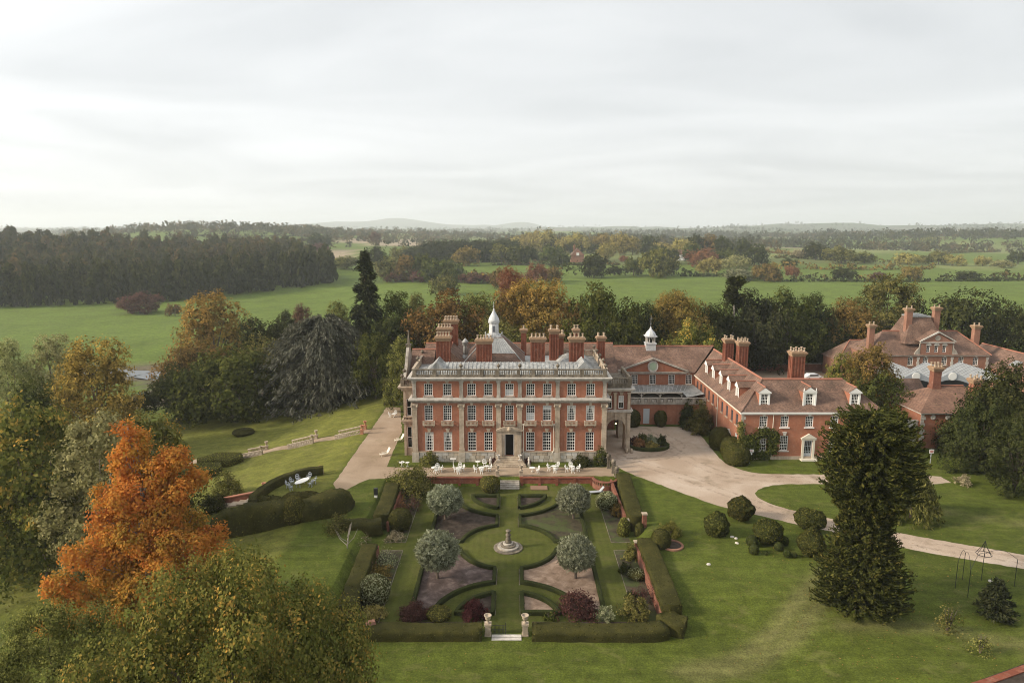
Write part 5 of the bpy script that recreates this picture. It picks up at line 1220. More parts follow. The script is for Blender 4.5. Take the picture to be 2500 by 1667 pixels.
def branch_tree(name, label, x, y, g, H, prof, n, seed, leafmat, droop=0.35, tip=0.1, per=14, size=0.3, aspect=3.0, rad=0.18, core=0.12, bark='bark', up=0.5, jitter=0.9, hang=0.5, lean=(0, 0), cat='tree', group=None, tube_r=None, zpow=1.0, squash=1.0, zmin=0.02, seg=7, val_tip=0.0, boughs=0, rag=(0.72, 1.06)):
    """a tree of many limbs: prof gives (height fraction, radius); droop and tip bend the limbs"""
    rng = np.random.default_rng(seed)
    o = thing(name, label, cat, (x, y, g), 0, group)
    hs = zmin + (0.985 - zmin)*rng.random(n)**zpow
    if boughs:
        bi = rng.integers(0, boughs, n); bh = zmin + (0.97-zmin)*rng.random(boughs)**zpow; hs = np.clip(bh[bi] + rng.normal(0, 0.014, n), zmin, 0.99)
    rr = np.interp(hs, [p[0] for p in prof], [p[1] for p in prof])*rng.uniform(*rag, n)
    aa = rng.uniform(0, 2*PI, n)
    if boughs: aa = rng.uniform(0, 2*PI, boughs)[bi] + rng.normal(0, 0.17, n); rr = rr*rng.uniform(0.75, 1.1, boughs)[bi]
    tt = np.linspace(0.12, 1, seg)
    C, Nn, Hg, cl = [], [], [], []; tb = MB()
    for h, r, a in zip(hs, rr, aa):
        dv = np.array([math.cos(a), math.sin(a)*squash, 0]); z0 = h*H
        pts = np.stack([dv[0]*r*tt + lean[0]*h, dv[1]*r*tt + lean[1]*h, z0 - droop*r*tt**1.7 + tip*r*np.clip(tt-0.6, 0, 1)**2*6 + up*0.3*tt], 1)
        pts[:, 2] = np.maximum(pts[:, 2], 0.05)
        if tube_r: tb.tube([tuple(p) for p in pts[::2]] + [tuple(pts[-1])], [tube_r*(1.1-0.5*q) for q in tt[::2]] + [tube_r*0.5], 4)
        k0 = 1 if len(tt) > 3 else 0
        C.append(pts[k0:]); tang = unit(np.gradient(pts, axis=0))[k0:]
        nn = np.cross(tang, np.cross(np.array([0, 0, 1.0]), tang)); Nn.append(unit(nn + np.array([0, 0, 0.3]))); Hg.append(unit(tang + np.array([0, 0, -hang])))
        cl.append(np.clip(rng.random()*0.75 + val_tip*tt[k0:]**3, 0, 1))
    C = np.concatenate(C); Nn = np.concatenate(Nn); Hg = np.concatenate(Hg); cl = np.concatenate(cl)
    v, val = leaf_arrays(C, Nn, per, rad, size, rng, jitter, aspect, cl, Hg)
    if tube_r:
        tv = np.array(tb.v); tf = np.array([f for f in tb.f if len(f) == 4]); tq = tv[tf].reshape(-1, 3)
        v = np.concatenate([v, tq]); val = np.concatenate([val, np.tile([[0.35, 0.3, 0]], (len(tf), 1))])
    link('crown', leaf_mesh('crown', v, val, M[leafmat]), o)
    part('trunk', MB().tube([(0, 0, -0.5), (lean[0]*0.1, 0, H*0.15), (lean[0]*0.5, 0, H*0.5), (lean[0]*0.95, 0, H*0.96)], [core*2.6, core*2, core*1.4, core*0.25], 8), M[bark], o, smooth=True)
    return o

# clipped shapes -------------------------------------------------
def nz3(p, s, ph=0.0):
    return (np.sin(p[:, 0]*s+ph)*np.sin(p[:, 1]*s*1.13+ph*2.1)*np.sin(p[:, 2]*s*0.93+1.3) + 0.5*np.sin(p[:, 0]*s*2.3+p[:, 2]*s*1.7+ph)*np.sin(p[:, 1]*s*2.1-ph))
def skin_leaves(v, q, density, size, rng, jitter=0.7):
    a, b, c, d = (v[q[:, i]] for i in range(4))
    nrm = np.cross(c-a, d-b); ar = np.linalg.norm(nrm, axis=1)/2; nrm = unit(nrm)
    n = int(ar.sum()*density); i = rng.choice(len(q), n, p=ar/ar.sum()); s, t = rng.random((n, 1)), rng.random((n, 1))
    p = (a[i]*(1-s) + b[i]*s)*(1-t) + (d[i]*(1-s) + c[i]*s)*t
    p = p + nrm[i]*rng.uniform(-0.01, 0.06, (n, 1))
    vv, val = leaf_arrays(p, nrm[i], 1, 0.0, size, rng, jitter, 1.6, None)
    return vv, val
def clipped(o, v, q, body, leafmat, density=70, size=0.10, seed=1, amp=0.05, name='foliage'):
    """a clipped surface: noisy body (the object's own mesh) and a skin of leaves (a part)"""
    rng = np.random.default_rng(seed)
    nrm = np.zeros_like(v); a, b, c, d = (v[q[:, i]] for i in range(4)); fn = np.cross(c-a, d-b)
    for i in range(4): np.add.at(nrm, q[:, i], fn)
    nrm = unit(nrm); v = v + nrm*(amp*nz3(v, 2.1, seed) + amp*0.6*nz3(v, 6.3, seed*1.7))[:, None]
    me = D.meshes.new(o); np_mesh(me, v, q, True); me.materials.append(M[body])
    lv, val = skin_leaves(v, q, density, size, rng)
    return me, leaf_mesh(name, lv, val, M[leafmat])
def hedge(name, label, path, w, h, body='hedge_body', leafmat='leaf_yew', seed=1, cat='hedge', density=60, size=0.11, z=None, top=None, group=None, amp=0.05, closed=False, step=0.4, round_=0.12):
    """a clipped hedge swept along a plan path; z gives the ground (number or function), top an optional height function of distance"""
    pts = []; L_ = 0
    P = [np.array(p, float) for p in path] + ([np.array(path[0], float)] if closed else [])
    for a, b in zip(P[:-1], P[1:]):
        k = max(1, int(np.linalg.norm(b-a)/step))
        for j in range(k): pts.append(a + (b-a)*j/k)
    pts.append(P[-1]); pts = np.array(pts)
    tg = unit(np.gradient(pts, axis=0)); nr = np.stack([-tg[:, 1], tg[:, 0]], 1)
    x0, y0 = pts.mean(0); zf = z if callable(z) else (lambda a, b: z if z is not None else t1(a, b))
    k = 16
    prof = []
    r = round_
    for zz in np.linspace(0, 1-r/h, 4): prof.append((-0.5, zz))
    prof += [(-0.5+0.35*r/w, 1-0.3*r/h), (-0.5+r/w, 1.0)]
    for xx in np.linspace(-0.5+r/w, 0.5-r/w, 4)[1:-1]: prof.append((xx, 1.0))
    prof += [(0.5-r/w, 1.0), (0.5-0.35*r/w, 1-0.3*r/h)]
    for zz in np.linspace(1-r/h, 0, 4): prof.append((0.5, zz))
    prof = np.array(prof); m_ = len(prof); vs = []
    d_ = 0
    for i, p in enumerate(pts):
        if i: d_ += np.linalg.norm(pts[i]-pts[i-1])
        g = zf(*p); hh = h if top is None else top(d_)
        taper = 1.0
        xy = p[None, :] + nr[i][None, :]*(prof[:, :1]*w*taper)
        vs.append(np.concatenate([xy - np.array([[x0, y0]]), (g + prof[:, 1:]*hh)], 1))
    v = np.concatenate(vs); n = len(pts); q = []
    for i in range(n-1):
        for j in range(m_-1): q.append((i*m_+j, (i+1)*m_+j, (i+1)*m_+j+1, i*m_+j+1))
    if not closed:
        for i in (0, n-1):
            hm = m_//2
            for j in range(hm-1):
                f = (i*m_+j, i*m_+j+1, i*m_+m_-2-j, i*m_+m_-1-j); q.append(f if i == 0 else f[::-1])
    q = np.array(q, np.int64)
    me, lm = clipped(name, v, q[:, ::-1], body, leafmat, density, size, seed, amp)
    o = thing(name, label, cat, (x0, y0, 0), 0, group, me); link('foliage', lm, o); return o
def dome(name, label, x, y, w, h, body='hedge_body', leafmat='leaf_yew', seed=1, cat='shrub', prof=None, density=70, size=0.11, group=None, amp=0.06, z=None, d=None, stem=0.0):
    """clipped ball, cone or dome from a profile of (radius fraction, height fraction)"""
    prof = prof or [(0.55, 0.0), (0.85, 0.15), (1.0, 0.42), (0.93, 0.68), (0.7, 0.88), (0.38, 0.97), (0.03, 1.0)]
    zs = np.linspace(0, 1, 18); pr = np.array(prof); tt = np.linspace(0, 1, len(pr)); R_ = np.interp(zs, tt, pr[:, 0]); Z_ = np.interp(zs, tt, pr[:, 1])
    sg = 26; an = np.arange(sg)*2*PI/sg
    v = np.stack([np.outer(R_*w/2, np.cos(an)).ravel(), np.outer(R_*(d or w)/2, np.sin(an)).ravel(), np.repeat(stem + Z_*h, sg)], 1)
    q = np.array([(i*sg+k, i*sg+(k+1) % sg, (i+1)*sg+(k+1) % sg, (i+1)*sg+k) for i in range(len(zs)-1) for k in range(sg)])
    me, lm = clipped(name, v, q, body, leafmat, density, size, seed, amp*min(1.5, w/2))
    g = t1(x, y) if z is None else z
    o = thing(name, label, cat, (x, y, g), seed*0.7, group, me); link('foliage', lm, o)
    if stem: part('stem', MB().tube([(0, 0, -0.1), (0, 0, stem+h*0.3)], [w*0.06, w*0.04], 6), M['bark'], o)
    return o
def bush(name, label, x, y, w, h, leafmat, seed=1, n=90, per=26, size=0.11, rad=0.10, cat='shrub', z=None, stems=5, upright=0.0, group=None, aspect=1.6, d=None):
    """a loose shrub of leaves on stems"""
    rng = np.random.default_rng(seed*13+5); g = t1(x, y) if z is None else z
    p = unit(rng.normal(0, 1, (n, 3)))*rng.uniform(0.35, 1.0, (n, 1))**0.5*rng.uniform(0.8, 1.12, (n, 1)); p[:, 2] = np.abs(p[:, 2])*0.9 + 0.06
    lob = 1 + 0.22*np.sin(3*np.arctan2(p[:, 1], p[:, 0])+seed) ; C = np.stack([p[:, 0]*lob*w/2, p[:, 1]*lob*(d or w)/2, p[:, 2]*h*(1+0.15*np.sin(p[:, 0]*5+seed))], 1)
    v, val = leaf_arrays(C, unit(p + [0, 0, 0.4]), per, rad*max(0.6, w/2), size, rng, 0.9, aspect, None, np.tile([[0, 0, 1.0]], (n, 1)) if upright else None)
    v[:, 2] = np.maximum(v[:, 2], 0.02)
    o = thing(name, label, cat, (x, y, g), 0, group); link('foliage', leaf_mesh('foliage', v, val, M[leafmat]), o)
    mb = MB()
    for k in range(stems):
        a = rng.uniform(0, 6.28); r = rng.uniform(0.2, 0.7)
        mb.tube([(0, 0, -0.05), (math.cos(a)*w*r*0.2, math.sin(a)*w*r*0.2, h*0.4), (math.cos(a)*w*r*0.42, math.sin(a)*w*r*0.42, h*0.8)], [0.04*h**0.5, 0.03*h**0.5, 0.01], 5)
    part('stem', mb, M['bark'], o); return o

# ------------------------------------------------------------------ sunken formal garden
AX = -0.42
# retaining walls
tw_ = thing('terrace_wall', 'low red brick retaining wall between the tea terrace and the sunken garden', 'wall', (AX, 93.7, GZ))
for xa, xb in ((-15.0, -1.75), (1.55, 12.2)):
    part('wall', MB().box(xa, xb, -0.22, 0.22, 0.0, 1.18), M['chimney_brick'], tw_); part('coping', MB().box(xa-0.04, xb+0.04, -0.3, 0.3, 1.18, 1.30), M['chimney_brick'], tw_)
    k = int((xb-xa)/2.4)
    for i in range(k+1):
        x = xa+0.3+(xb-xa-0.6)*i/k; part('pier', MB().box(x-0.2, x+0.2, -0.32, -0.221, 0.0, 1.16), M['chimney_brick'], tw_)
bas = thing('curved_bastion', 'curved open brick parapet at the corner of the terrace wall', 'wall', (13.4, 93.3, GZ))
bm1, bm2 = MB(), MB(); n = 14
for i in range(n):
    a0, a1 = PI + PI*i/n*0.95, PI + PI*(i+1)/n*0.95
    for r0, r1, z0, z1, mbx in ((1.55, 1.85, 0, 0.75, bm1), (1.5, 1.9, 1.2, 1.38, bm2)):
        p = [(r*math.cos(a), r*math.sin(a)) for r, a in ((r0, a0), (r1, a0), (r1, a1), (r0, a1))]; mbx.prism(p, z0, z1, 'z')
    am_ = (a0+a1)/2
    part('brick_pier', MB().box(1.6, 1.8, -0.09, 0.09, 0.75, 1.2).rot(am_), M['old_brick'], bas)
part('wall', bm1, M['old_brick'], bas); part('coping', bm2, M['old_brick'], bas)
for x, nm in ((14.15, 'beneath the long flat-topped hedge beside the drive'), (-15.2, 'beneath the hedge on the side of the great cedar')):
    rw = thing('retaining_wall', 'worn brick retaining wall ' + nm, 'wall', (x, 76, GZ))
    part('wall', MB().box(-0.15, 0.15, -17.5, -3.6, 0, 1.25).box(-0.15, 0.15, 2.6, 17.0, 0, 1.25), M['old_brick'], rw)
# steps down from the terrace, with piers and vases
gs = thing('garden_steps', 'flight of stone steps leading from the terrace down into the garden', 'steps', (AX+0.1, 92.2, GZ))
for k in range(7): part('step', MB().box(-1.38, 1.38, 0.30*k, 2.3, 0.172*k, 0.172*(k+1)-0.004), M['grey_stone'], gs)
def pier_vase(name, label, x, y, z, s=1.0, ph=1.05, mat='stone', urn='vase', group=None, cat='pier'):
    o = thing(name, label, cat, (x, y, z), 0, group)
    part('shaft', MB().box(-0.3*s, 0.3*s, -0.3*s, 0.3*s, 0.0, 0.16*s).box(-0.24*s, 0.24*s, -0.24*s, 0.24*s, 0.16*s, ph-0.14*s).box(-0.32*s, 0.32*s, -0.32*s, 0.32*s, ph-0.14*s, ph), M[mat], o)
    pf = vase_prof(s) if urn == 'vase' else urn_prof(s) if urn == 'urn' else [(0.0, 0), (0.3*s, 0.02), (0.34*s, 0.3*s), (0.22*s, 0.55*s), (0.0, 0.62*s)]
    u = part('vase' if urn == 'vase' else 'finial', MB().lathe(pf, 12), M[mat], o, (0, 0, ph-0.002), smooth=True); return o
pier_vase('stair_pier', 'stone pier with a planted vase at the head of the garden steps, cedar side', -2.1, 94.3, 0, 1.0, 0.9)
pier_vase('stair_pier', 'stone pier with a planted vase at the head of the garden steps, drive side', 1.3, 94.3, 0, 1.0, 0.9)
pier_vase('door_urn', 'white vase on a block beside the manor door steps, cedar side', -2.05, 99.4, 0, 0.9, 0.75, 'pale_stone')
pier_vase('door_urn', 'white vase on a block beside the manor door steps, drive side', 1.2, 99.4, 0, 0.9, 0.75, 'pale_stone')
for x, nm in ((-3.24, 'cedar'), (2.56, 'drive')):
    s_ = thing('garden_statue', f'small pale carved figure at the outer end of the door steps, {nm} side', 'statue', (x, 98.5, 0))
    part('base', MB().box(-0.22, 0.22, -0.22, 0.22, 0, 0.3), M['grey_stone'], s_); part('figure', MB().lathe([(0.16, 0.3), (0.2, 0.5), (0.13, 0.75), (0.2, 0.95), (0.19, 1.12), (0.07, 1.2), (0.12, 1.3), (0.11, 1.42), (0.0, 1.5)], 9), M['pale_stone'], s_, smooth=True)
for k, (x, y) in enumerate(((14.45, 97.6), (14.85, 95.5), (15.1, 93.9))):
    pier_vase('gate_pier', ('stone gate pier with ball finial against the manor corner', 'stone gate pier with ball finial between drive and tea terrace', 'low stone pier at the end of the long clipped hedge')[k], x, y, 0, 0.95, (1.7, 1.6, 1.1)[k], 'mossy_stone', 'ball')
irf = thing('iron_gate', 'black iron side gate between manor corner and gate pier', 'gate', (14.0, 98.2, 0)); mbg = MB()
for k in range(9): mbg.tube([(-0.9+0.14*k, 0, 0), (-0.9+0.14*k, 0, 1.5)], 0.018, 4)
for z in (0.15, 1.35): mbg.tube([(-0.95, 0, z), (0.3, 0, z)], 0.025, 4)
part('bars', mbg, M['black_iron'], irf)

# parterre: four quarter beds and four half-moon beds, each with box edging
def arc(cx, cy_, r, a0, a1, n=14): return [(cx+r*math.cos(a0+(a1-a0)*i/n), cy_+r*math.sin(a0+(a1-a0)*i/n)) for i in range(n+1)]
CY = 74.65
def quarter(sx, up):
    rC, rM = 5.62, 7.5; mc = 90.3 if up else 58.9; sy = 1 if up else -1; yb = CY + sy*1.05
    a_s = math.asin(1.05/rC); a_e = math.acos(1.45/rC)
    pts = [(-9.35, yb)] + [(-rC*math.cos(a), CY+sy*rC*math.sin(a)) for a in np.linspace(a_s, a_e, 12)]
    b_s = math.acos(1.45/rM); b_e = math.asin(1.75/rM)
    pts += [(-rM*math.cos(b), mc - sy*rM*math.sin(b)) for b in np.linspace(b_s, b_e, 14)]
    pts += [(-9.35, mc - sy*1.75)]
    return [(AX + (p[0] if sx < 0 else -p[0]), p[1]) for p in pts]
def moon(sx, up):
    r = 5.15; mc = 90.3 if up else 59.2; sy = 1 if up else -1; b_s = math.acos(1.42/r); b_e = math.asin(0.9/r) if up else math.asin(1.3/r)
    pts = [(-r*math.cos(b), mc - sy*r*math.sin(b)) for b in np.linspace(b_s, b_e, 12)] + [(-1.42, mc - sy*r*math.sin(b_e))]
    return [(AX + (p[0] if sx < 0 else -p[0]), p[1]) for p in pts]
beds = [(-1, True, 'soil', 'bare brown soil'), (1, True, 'mossy_soil', 'mossy soil'), (-1, False, 'mulch', 'purple-brown bark'), (1, False, 'pale_mulch', 'pale bark')]
for i, (sx, up, mt, desc) in enumerate(beds):
    q = quarter(sx, up); sheet('bed_soil', q, GZ+0.045, M[mt])
    h_ = hedge('box_edging', f'low clipped box edging round the quarter bed of {desc}', q, 0.42, 0.42, 'box_body', 'leaf_box', 31+i, 'hedge', 90, 0.075, GZ, closed=True, amp=0.025, group='box edging of the parterre', round_=0.06)
    q = moon(sx, up); sheet('bed_soil', q, GZ+0.045, M['pale_mulch' if i == 3 else 'soil'])
    hedge('box_edging', f'low clipped box edging of the half-moon bed beside the quarter bed of {desc}', q, 0.42, 0.45, 'box_body', 'leaf_box', 41+i, 'hedge', 90, 0.075, GZ, closed=True, amp=0.025, group='box edging of the parterre', round_=0.06)
# pale edging tiles along the grass
def edging(path, name='stone_edging'):
    mb = MB()
    for (ax, ay), (bx, by) in zip(path[:-1], path[1:]):
        L_ = math.hypot(bx-ax, by-ay); a = math.atan2(by-ay, bx-ax); n0 = len(mb.v)
        mb.box(0, L_, -0.03, 0.03, 0, 0.06)
        for i in range(n0, len(mb.v)):
            x, y, z = mb.v[i]; mb.v[i] = (ax+math.cos(a)*x-math.sin(a)*y, ay+math.sin(a)*x+math.cos(a)*y, GZ+z)
    return setting(name, mb, M['mossy_stone'])
for sx in (-1, 1):
    ex_ = AX + sx*1.2
    for ya, yb in ((60.4, 64.0), (66.0, 69.4), (79.9, 83.1), (85.4, 89.4)): edging([(ex_, ya), (ex_, yb)])
# side borders
for nm, pl in (('left', [(-15.05, 58.4), (-12.6, 58.4), (-12.6, 73.7), (-15.05, 73.7)]), ('left', [(-15.05, 75.7), (-12.6, 75.7), (-12.6, 90.5), (-15.05, 90.5)]), ('right', [(11.75, 59), (14.0, 59), (14.0, 73.7), (11.75, 73.7)]), ('right', [(11.75, 75.7), (14.0, 75.7), (14.0, 88.5), (11.75, 88.5)])):
    sheet('border_soil', pl, GZ+0.04, M['mossy_soil']); xe = -12.6 if nm == 'left' else 11.75
    edging([(xe, pl[0][1]), (xe, pl[2][1])]); edging([(pl[0][0], 73.7 if pl[2][1] < 74 else 75.7), (pl[1][0], 73.7 if pl[2][1] < 74 else 75.7)])
sheet('border_soil', [(-15.0, 57.7), (-2.8, 57.7), (-2.8, 59.3), (-15.0, 59.3)], GZ+0.035, M['soil']); sheet('border_soil', [(1.9, 57.7), (13.9, 57.7), (13.9, 59.3), (1.9, 59.3)], GZ+0.035, M['soil'])
# sundial on stepped base
sd = thing('sundial', 'weathered stone sundial pillar on a round stepped base in the middle of the garden', 'sundial', (AX-0.02, 74.35, GZ))
for k, (r, z0, z1) in enumerate(((1.7, 0.0, 0.14), (1.25, 0.14, 0.34), (0.9, 0.34, 0.52), (0.6, 0.52, 0.72))):
    part('step', MB().lathe([(r, z0), (r, z1-0.04), (r-0.05, z1)], 28), M['grey_stone' if k % 2 else 'mossy_stone'], sd)
part('pillar', MB().lathe([(0.4, 0.72), (0.42, 0.85), (0.26, 0.95), (0.34, 1.15), (0.2, 1.35), (0.3, 1.55), (0.32, 1.7), (0.17, 1.82), (0.2, 2.0), (0.3, 2.1), (0.3, 2.2), (0.0, 2.24)], 12), M['mossy_stone'], sd, smooth=True)
# entrance gate of the garden
pier_vase('garden_gate_pier', 'pale stone gate pier with a broad vase beside the open iron gate leaf', -2.2, 57.2, GZ, 1.0, 1.2, 'stone')
pier_vase('garden_gate_pier', 'pale stone gate pier with a broad vase at the closed end of the threshold', 1.2, 57.2, GZ, 1.0, 1.2, 'stone')
gt = thing('garden_gate', 'low black iron gate leaf standing open between the stone piers', 'gate', (-1.85, 57.2, GZ)); gm = MB()
for k in range(10): gm.tube([(0.12*k, 0, 0.12), (0.12*k, 0, 1.0)], 0.016, 4)
for z in (0.15, 0.55, 0.98): gm.tube([(0, 0, z), (1.25, 0, z)], 0.02, 4)
part('bars', gm, M['black_iron'], gt); part('gate_post', MB().tube([(1.28, 0, 0), (1.28, 0, 1.25)], 0.035, 6), M['black_iron'], gt)
th = thing('threshold', 'broad stone threshold steps between the garden gate piers', 'steps', (AX-0.08, 56.8, GZ))
for k in range(2): part('slab', MB().box(-1.35, 1.35, -0.45+0.4*k, -0.07+0.4*k, 0, 0.06+0.05*k), M['pale_stone'], th)

# big clipped hedges
hw = lambda a, b, s: (lambda d: a + b*math.sin(d*s) + 0.5*b*math.sin(d*s*2.7+1))
hedge('yew_hedge', 'long flat-topped yew hedge from the terrace pier down beside the drive', [(15.9, 93.2), (15.5, 86), (15.15, 78.7)], 1.95, 2.0, seed=3, z=GZ, top=hw(2.05, 0.03, 0.7))
hedge('yew_hedge', 'long flat-topped yew hedge between the brick piers and the front garden corner', [(15.2, 72.7), (15.15, 66), (15.0, 59.0)], 1.95, 2.0, seed=4, z=GZ, top=hw(2.0, 0.04, 0.8))
hedge('yew_hedge', 'flat-topped yew hedge by the big loose bush on the cedar side', [(-16.5, 89.8), (-16.2, 84), (-16.1, 79.1)], 1.95, 1.9, seed=5, z=GZ, top=hw(2.0, 0.04, 0.8))
hedge('yew_hedge', 'flat-topped yew hedge behind the golden foreground tree', [(-15.95, 71.8), (-15.8, 65), (-15.6, 59.0)], 1.75, 1.9, seed=6, z=GZ, top=hw(1.8, 0.05, 0.7))
hedge('front_hedge', 'wavy front garden hedge from the gate pier to the golden foreground tree', [(-14.4, 57.0), (-8, 57.0), (-2.75, 57.05)], 1.75, 1.0, seed=7, z=GZ, top=hw(0.98, 0.05, 0.6), round_=0.25)
hedge('front_hedge', 'wavy front garden hedge from the gate pier to the drive-side corner', [(1.85, 57.05), (7, 56.95), (12.6, 56.9), (14.0, 57.3)], 1.8, 1.0, seed=8, z=GZ, top=lambda d: 0.92 + 0.07*math.sin(d*0.7) + 0.03*d/4, round_=0.25)
hedge('corner_hedge', 'lower notched block of hedge at the drive-side front corner', [(14.2, 58.9), (15.0, 57.7), (15.9, 57.3)], 1.9, 1.3, seed=9, z=GZ)
hedge('corner_hedge', 'low rounded hedge corner behind the golden foreground tree', [(-15.4, 58.8), (-14.8, 57.9)], 1.6, 1.25, seed=10, z=GZ, round_=0.3)
hedge('yew_hedge', 'dark irregular hedge mound between the two cedar-side hedges', [(-20.5, 77.2), (-17.6, 77.6), (-15.9, 78.2)], 2.0, 1.6, seed=12, z=-0.9, top=hw(1.6, 0.12, 1.0), round_=0.4)
# brick gate piers in the side hedge
for x, y, nm in ((13.9, 78.0, 'inner'), (16.0, 77.8, 'outer'), (14.3, 73.4, 'near')):
    o = thing('brick_pier', {'inner': 'brick gate pier with stone cap at the hedge gap, garden side', 'outer': 'brick gate pier with stone cap at the hedge gap, drive side', 'near': 'low brick pier at the start of the nearer long hedge'}[nm], 'pier', (x, y, GZ if x < 15 else -0.3))
    part('shaft', MB().box(-0.25, 0.25, -0.25, 0.25, 0, 1.75 if nm != 'near' else 1.2), M['old_brick'], o); part('cap', MB().box(-0.32, 0.32, -0.32, 0.32, 1.75 if nm != 'near' else 1.2, 1.9 if nm != 'near' else 1.32), M['stone'], o)

# silver pears in the quarter beds
for i, (x, y, w_, top, nm) in enumerate(((-8.5, 82.2, 4.7, 3.25, 'in the bare brown far bed'), (7.85, 82.4, 4.4, 3.25, 'in the mossy far bed'), (-7.9, 67.3, 4.7, 4.1, 'in the purple-brown bark bed'), (6.75, 67.4, 4.1, 3.55, 'in the pale bark bed'))):
    rg = np.random.default_rng(200+i); H_ = top-GZ; rz_ = H_*0.40; cz_ = H_-rz_; o = thing('silver_pear', 'round silvery grey pear tree ' + nm, 'tree', (x, y, GZ), i*1.3, 'silver pear trees of the parterre')
    d_ = unit(rg.normal(0, 1, (1500, 3))); d_ = d_[d_[:, 2] > -0.86]; wv = 1 + 0.07*np.sin(d_[:, 0]*5+i)*np.sin(d_[:, 1]*6-i*2)*np.sin(d_[:, 2]*5+1) + 0.05*rg.normal(0, 1, len(d_))
    S_ = np.array([w_/2*0.93, w_/2*0.93, rz_*0.95]); v1, a1_ = leaf_arrays(d_*S_*(wv*rg.uniform(0.86, 1.0, len(d_)))[:, None], unit(d_*0.5+rg.normal(0, 0.5, d_.shape)), 11, 0.09, 0.075, rg, 0.6, 4.2, None, d_*1.2+np.array([0, 0, 0.25]))
    v2, a2_ = leaf_arrays(d_*S_*rg.uniform(0.6, 0.82, (len(d_), 1)), d_, 3, 0.10, 0.26, rg, 0.4, 1.3, np.full(len(d_), 0.05)); a2_[:, 0] *= 0.3  # inner leaves held to the darkest tones: crown shade put into their colour
    link('crown', leaf_mesh('crown', np.concatenate([v1, v2]) + np.array([0, 0, cz_]), np.concatenate([a1_, a2_]), M['leaf_silver']), o)
    mbt = MB().tube([(0, 0, -0.1), (0.05, 0, cz_*0.45), (0, 0.05, cz_), (0, 0, cz_+rz_*0.4)], [0.17, 0.13, 0.10, 0.04], 7)
    for q_ in range(6): mbt.tube([(0, 0, cz_*0.55), (math.cos(q_)*w_*0.16, math.sin(q_)*w_*0.16, cz_*0.85), (math.cos(q_)*w_*0.32, math.sin(q_)*w_*0.32, cz_+0.3)], [0.07, 0.05, 0.02], 5)
    part('trunk', mbt, M['bark'], o)

# garden planting (plan positions from the sheet)
def G4(x, y, z=GZ): return on_level(*Z4(x, y), z)[:2]
SH = 0
def ball(x, y, w_, h, label, leafm='leaf_box', body='box_body', prof=None, z=GZ, name='clipped_shrub', **kw):
    global SH
    SH += 1; return dome(name, label, x, y, w_, h, body, leafm, 50+SH, 'shrub', prof, z=z, **kw)
p = G4(1005, 262); ball(p[0], p[1], 2.9, 2.1, 'round clipped box beside the garden steps', 'leaf_gold_yew', 'hedge_body')
p = G4(415, 525); ball(p[0], p[1]+0.6, 2.9, 2.6, 'tall round clipped bush in the cedar-side border', 'leaf_yew', 'hedge_body')
p = G4(245, 1010); ball(p[0], p[1]+0.9, 3.1, 2.6, 'large pale variegated ball in the nearer cedar-side border', 'leaf_variegated', 'hedge_body', size=0.14)
p = G4(505, 1125); bush('plum_shrub', 'rounded dull purple shrub behind the front hedge', p[0], p[1]+0.9, 3.1, 1.45, 'leaf_plum', 1, 160, 40, 0.09, z=GZ, d=2.0)
p = G4(665, 1120); ball(p[0], p[1]+0.8, 2.5, 0.95, 'low golden dome behind the front hedge', 'leaf_gold_yew', 'hedge_body')
p = G4(900, 1110); bush('red_shrub', 'round dark red barberry by the garden gate', p[0], p[1]+0.7, 2.4, 1.7, 'leaf_red', 2, 160, 40, 0.09, z=GZ)
p = G4(1590, 1110); bush('red_maple', 'spreading wine red maple at the corner of the pale bark bed', p[0], p[1]+1.3, 4.0, 2.4, 'leaf_plum', 3, 120, 30, 0.13, 0.12, z=GZ)
p = G4(1760, 1120); bush('grey_shrub', 'small grey green shrub right of the red maple', p[0], p[1]+0.6, 1.8, 1.3, 'leaf_variegated', 4, 90, 26, 0.09, z=GZ)
p = G4(1960, 1120); bush('olive_shrub', 'leaning olive green shrub in the drive-side front corner', p[0], p[1]+0.8, 3.0, 2.2, 'leaf_olive', 5, 110, 26, 0.12, z=GZ)
p = G4(1400, 1120); bush('fern_clump', 'small green fern clump behind the front hedge', p[0], p[1]+0.6, 1.6, 0.7, 'leaf_green', 6, 40, 20, 0.1, z=GZ)
p = G4(240, 1100); bush('golden_shrub', 'bright golden shrub at the cedar-side front corner', p[0], p[1]+0.3, 2.4, 1.3, 'leaf_yellow', 7, 90, 26, 0.11, z=GZ)
p = G4(1875, 560); ball(p[0]+0.1, p[1]+0.4, 1.6, 2.3, 'golden upright cone by the brick gate piers', 'leaf_gold_yew', 'hedge_body', [(0.8, 0), (1.0, 0.25), (0.85, 0.6), (0.5, 0.88), (0.05, 1)])
p = G4(1980, 560); ball(p[0], p[1]+0.2, 1.2, 1.7, 'dark upright clipped bush between the brick piers', 'leaf_yew', 'hedge_body', [(0.8, 0), (1.0, 0.3), (0.9, 0.7), (0.5, 0.95), (0.05, 1)])
p = G4(1770, 385); ball(p[0], p[1]+0.7, 3.0, 2.0, 'pale variegated mound below the curved bastion', 'leaf_variegated', 'hedge_body', size=0.14)
p = G4(1845, 425); bush('bronze_shrub', 'bronze mound beside the pale variegated mound', p[0], p[1]+0.4, 2.2, 1.5, 'leaf_bronze', 8, 90, 26, 0.1, z=GZ)
p = G4(1965, 840); ball(p[0], p[1]+0.3, 2.0, 1.0, 'low pale dome in the nearer drive-side border', 'leaf_variegated', 'hedge_body', size=0.09)
p = G4(1940, 710); bush('yellow_shrub', 'yellowish arching shrub in the nearer drive-side border', p[0], p[1]+0.3, 2.4, 1.6, 'leaf_olive', 9, 90, 26, 0.11, z=GZ)
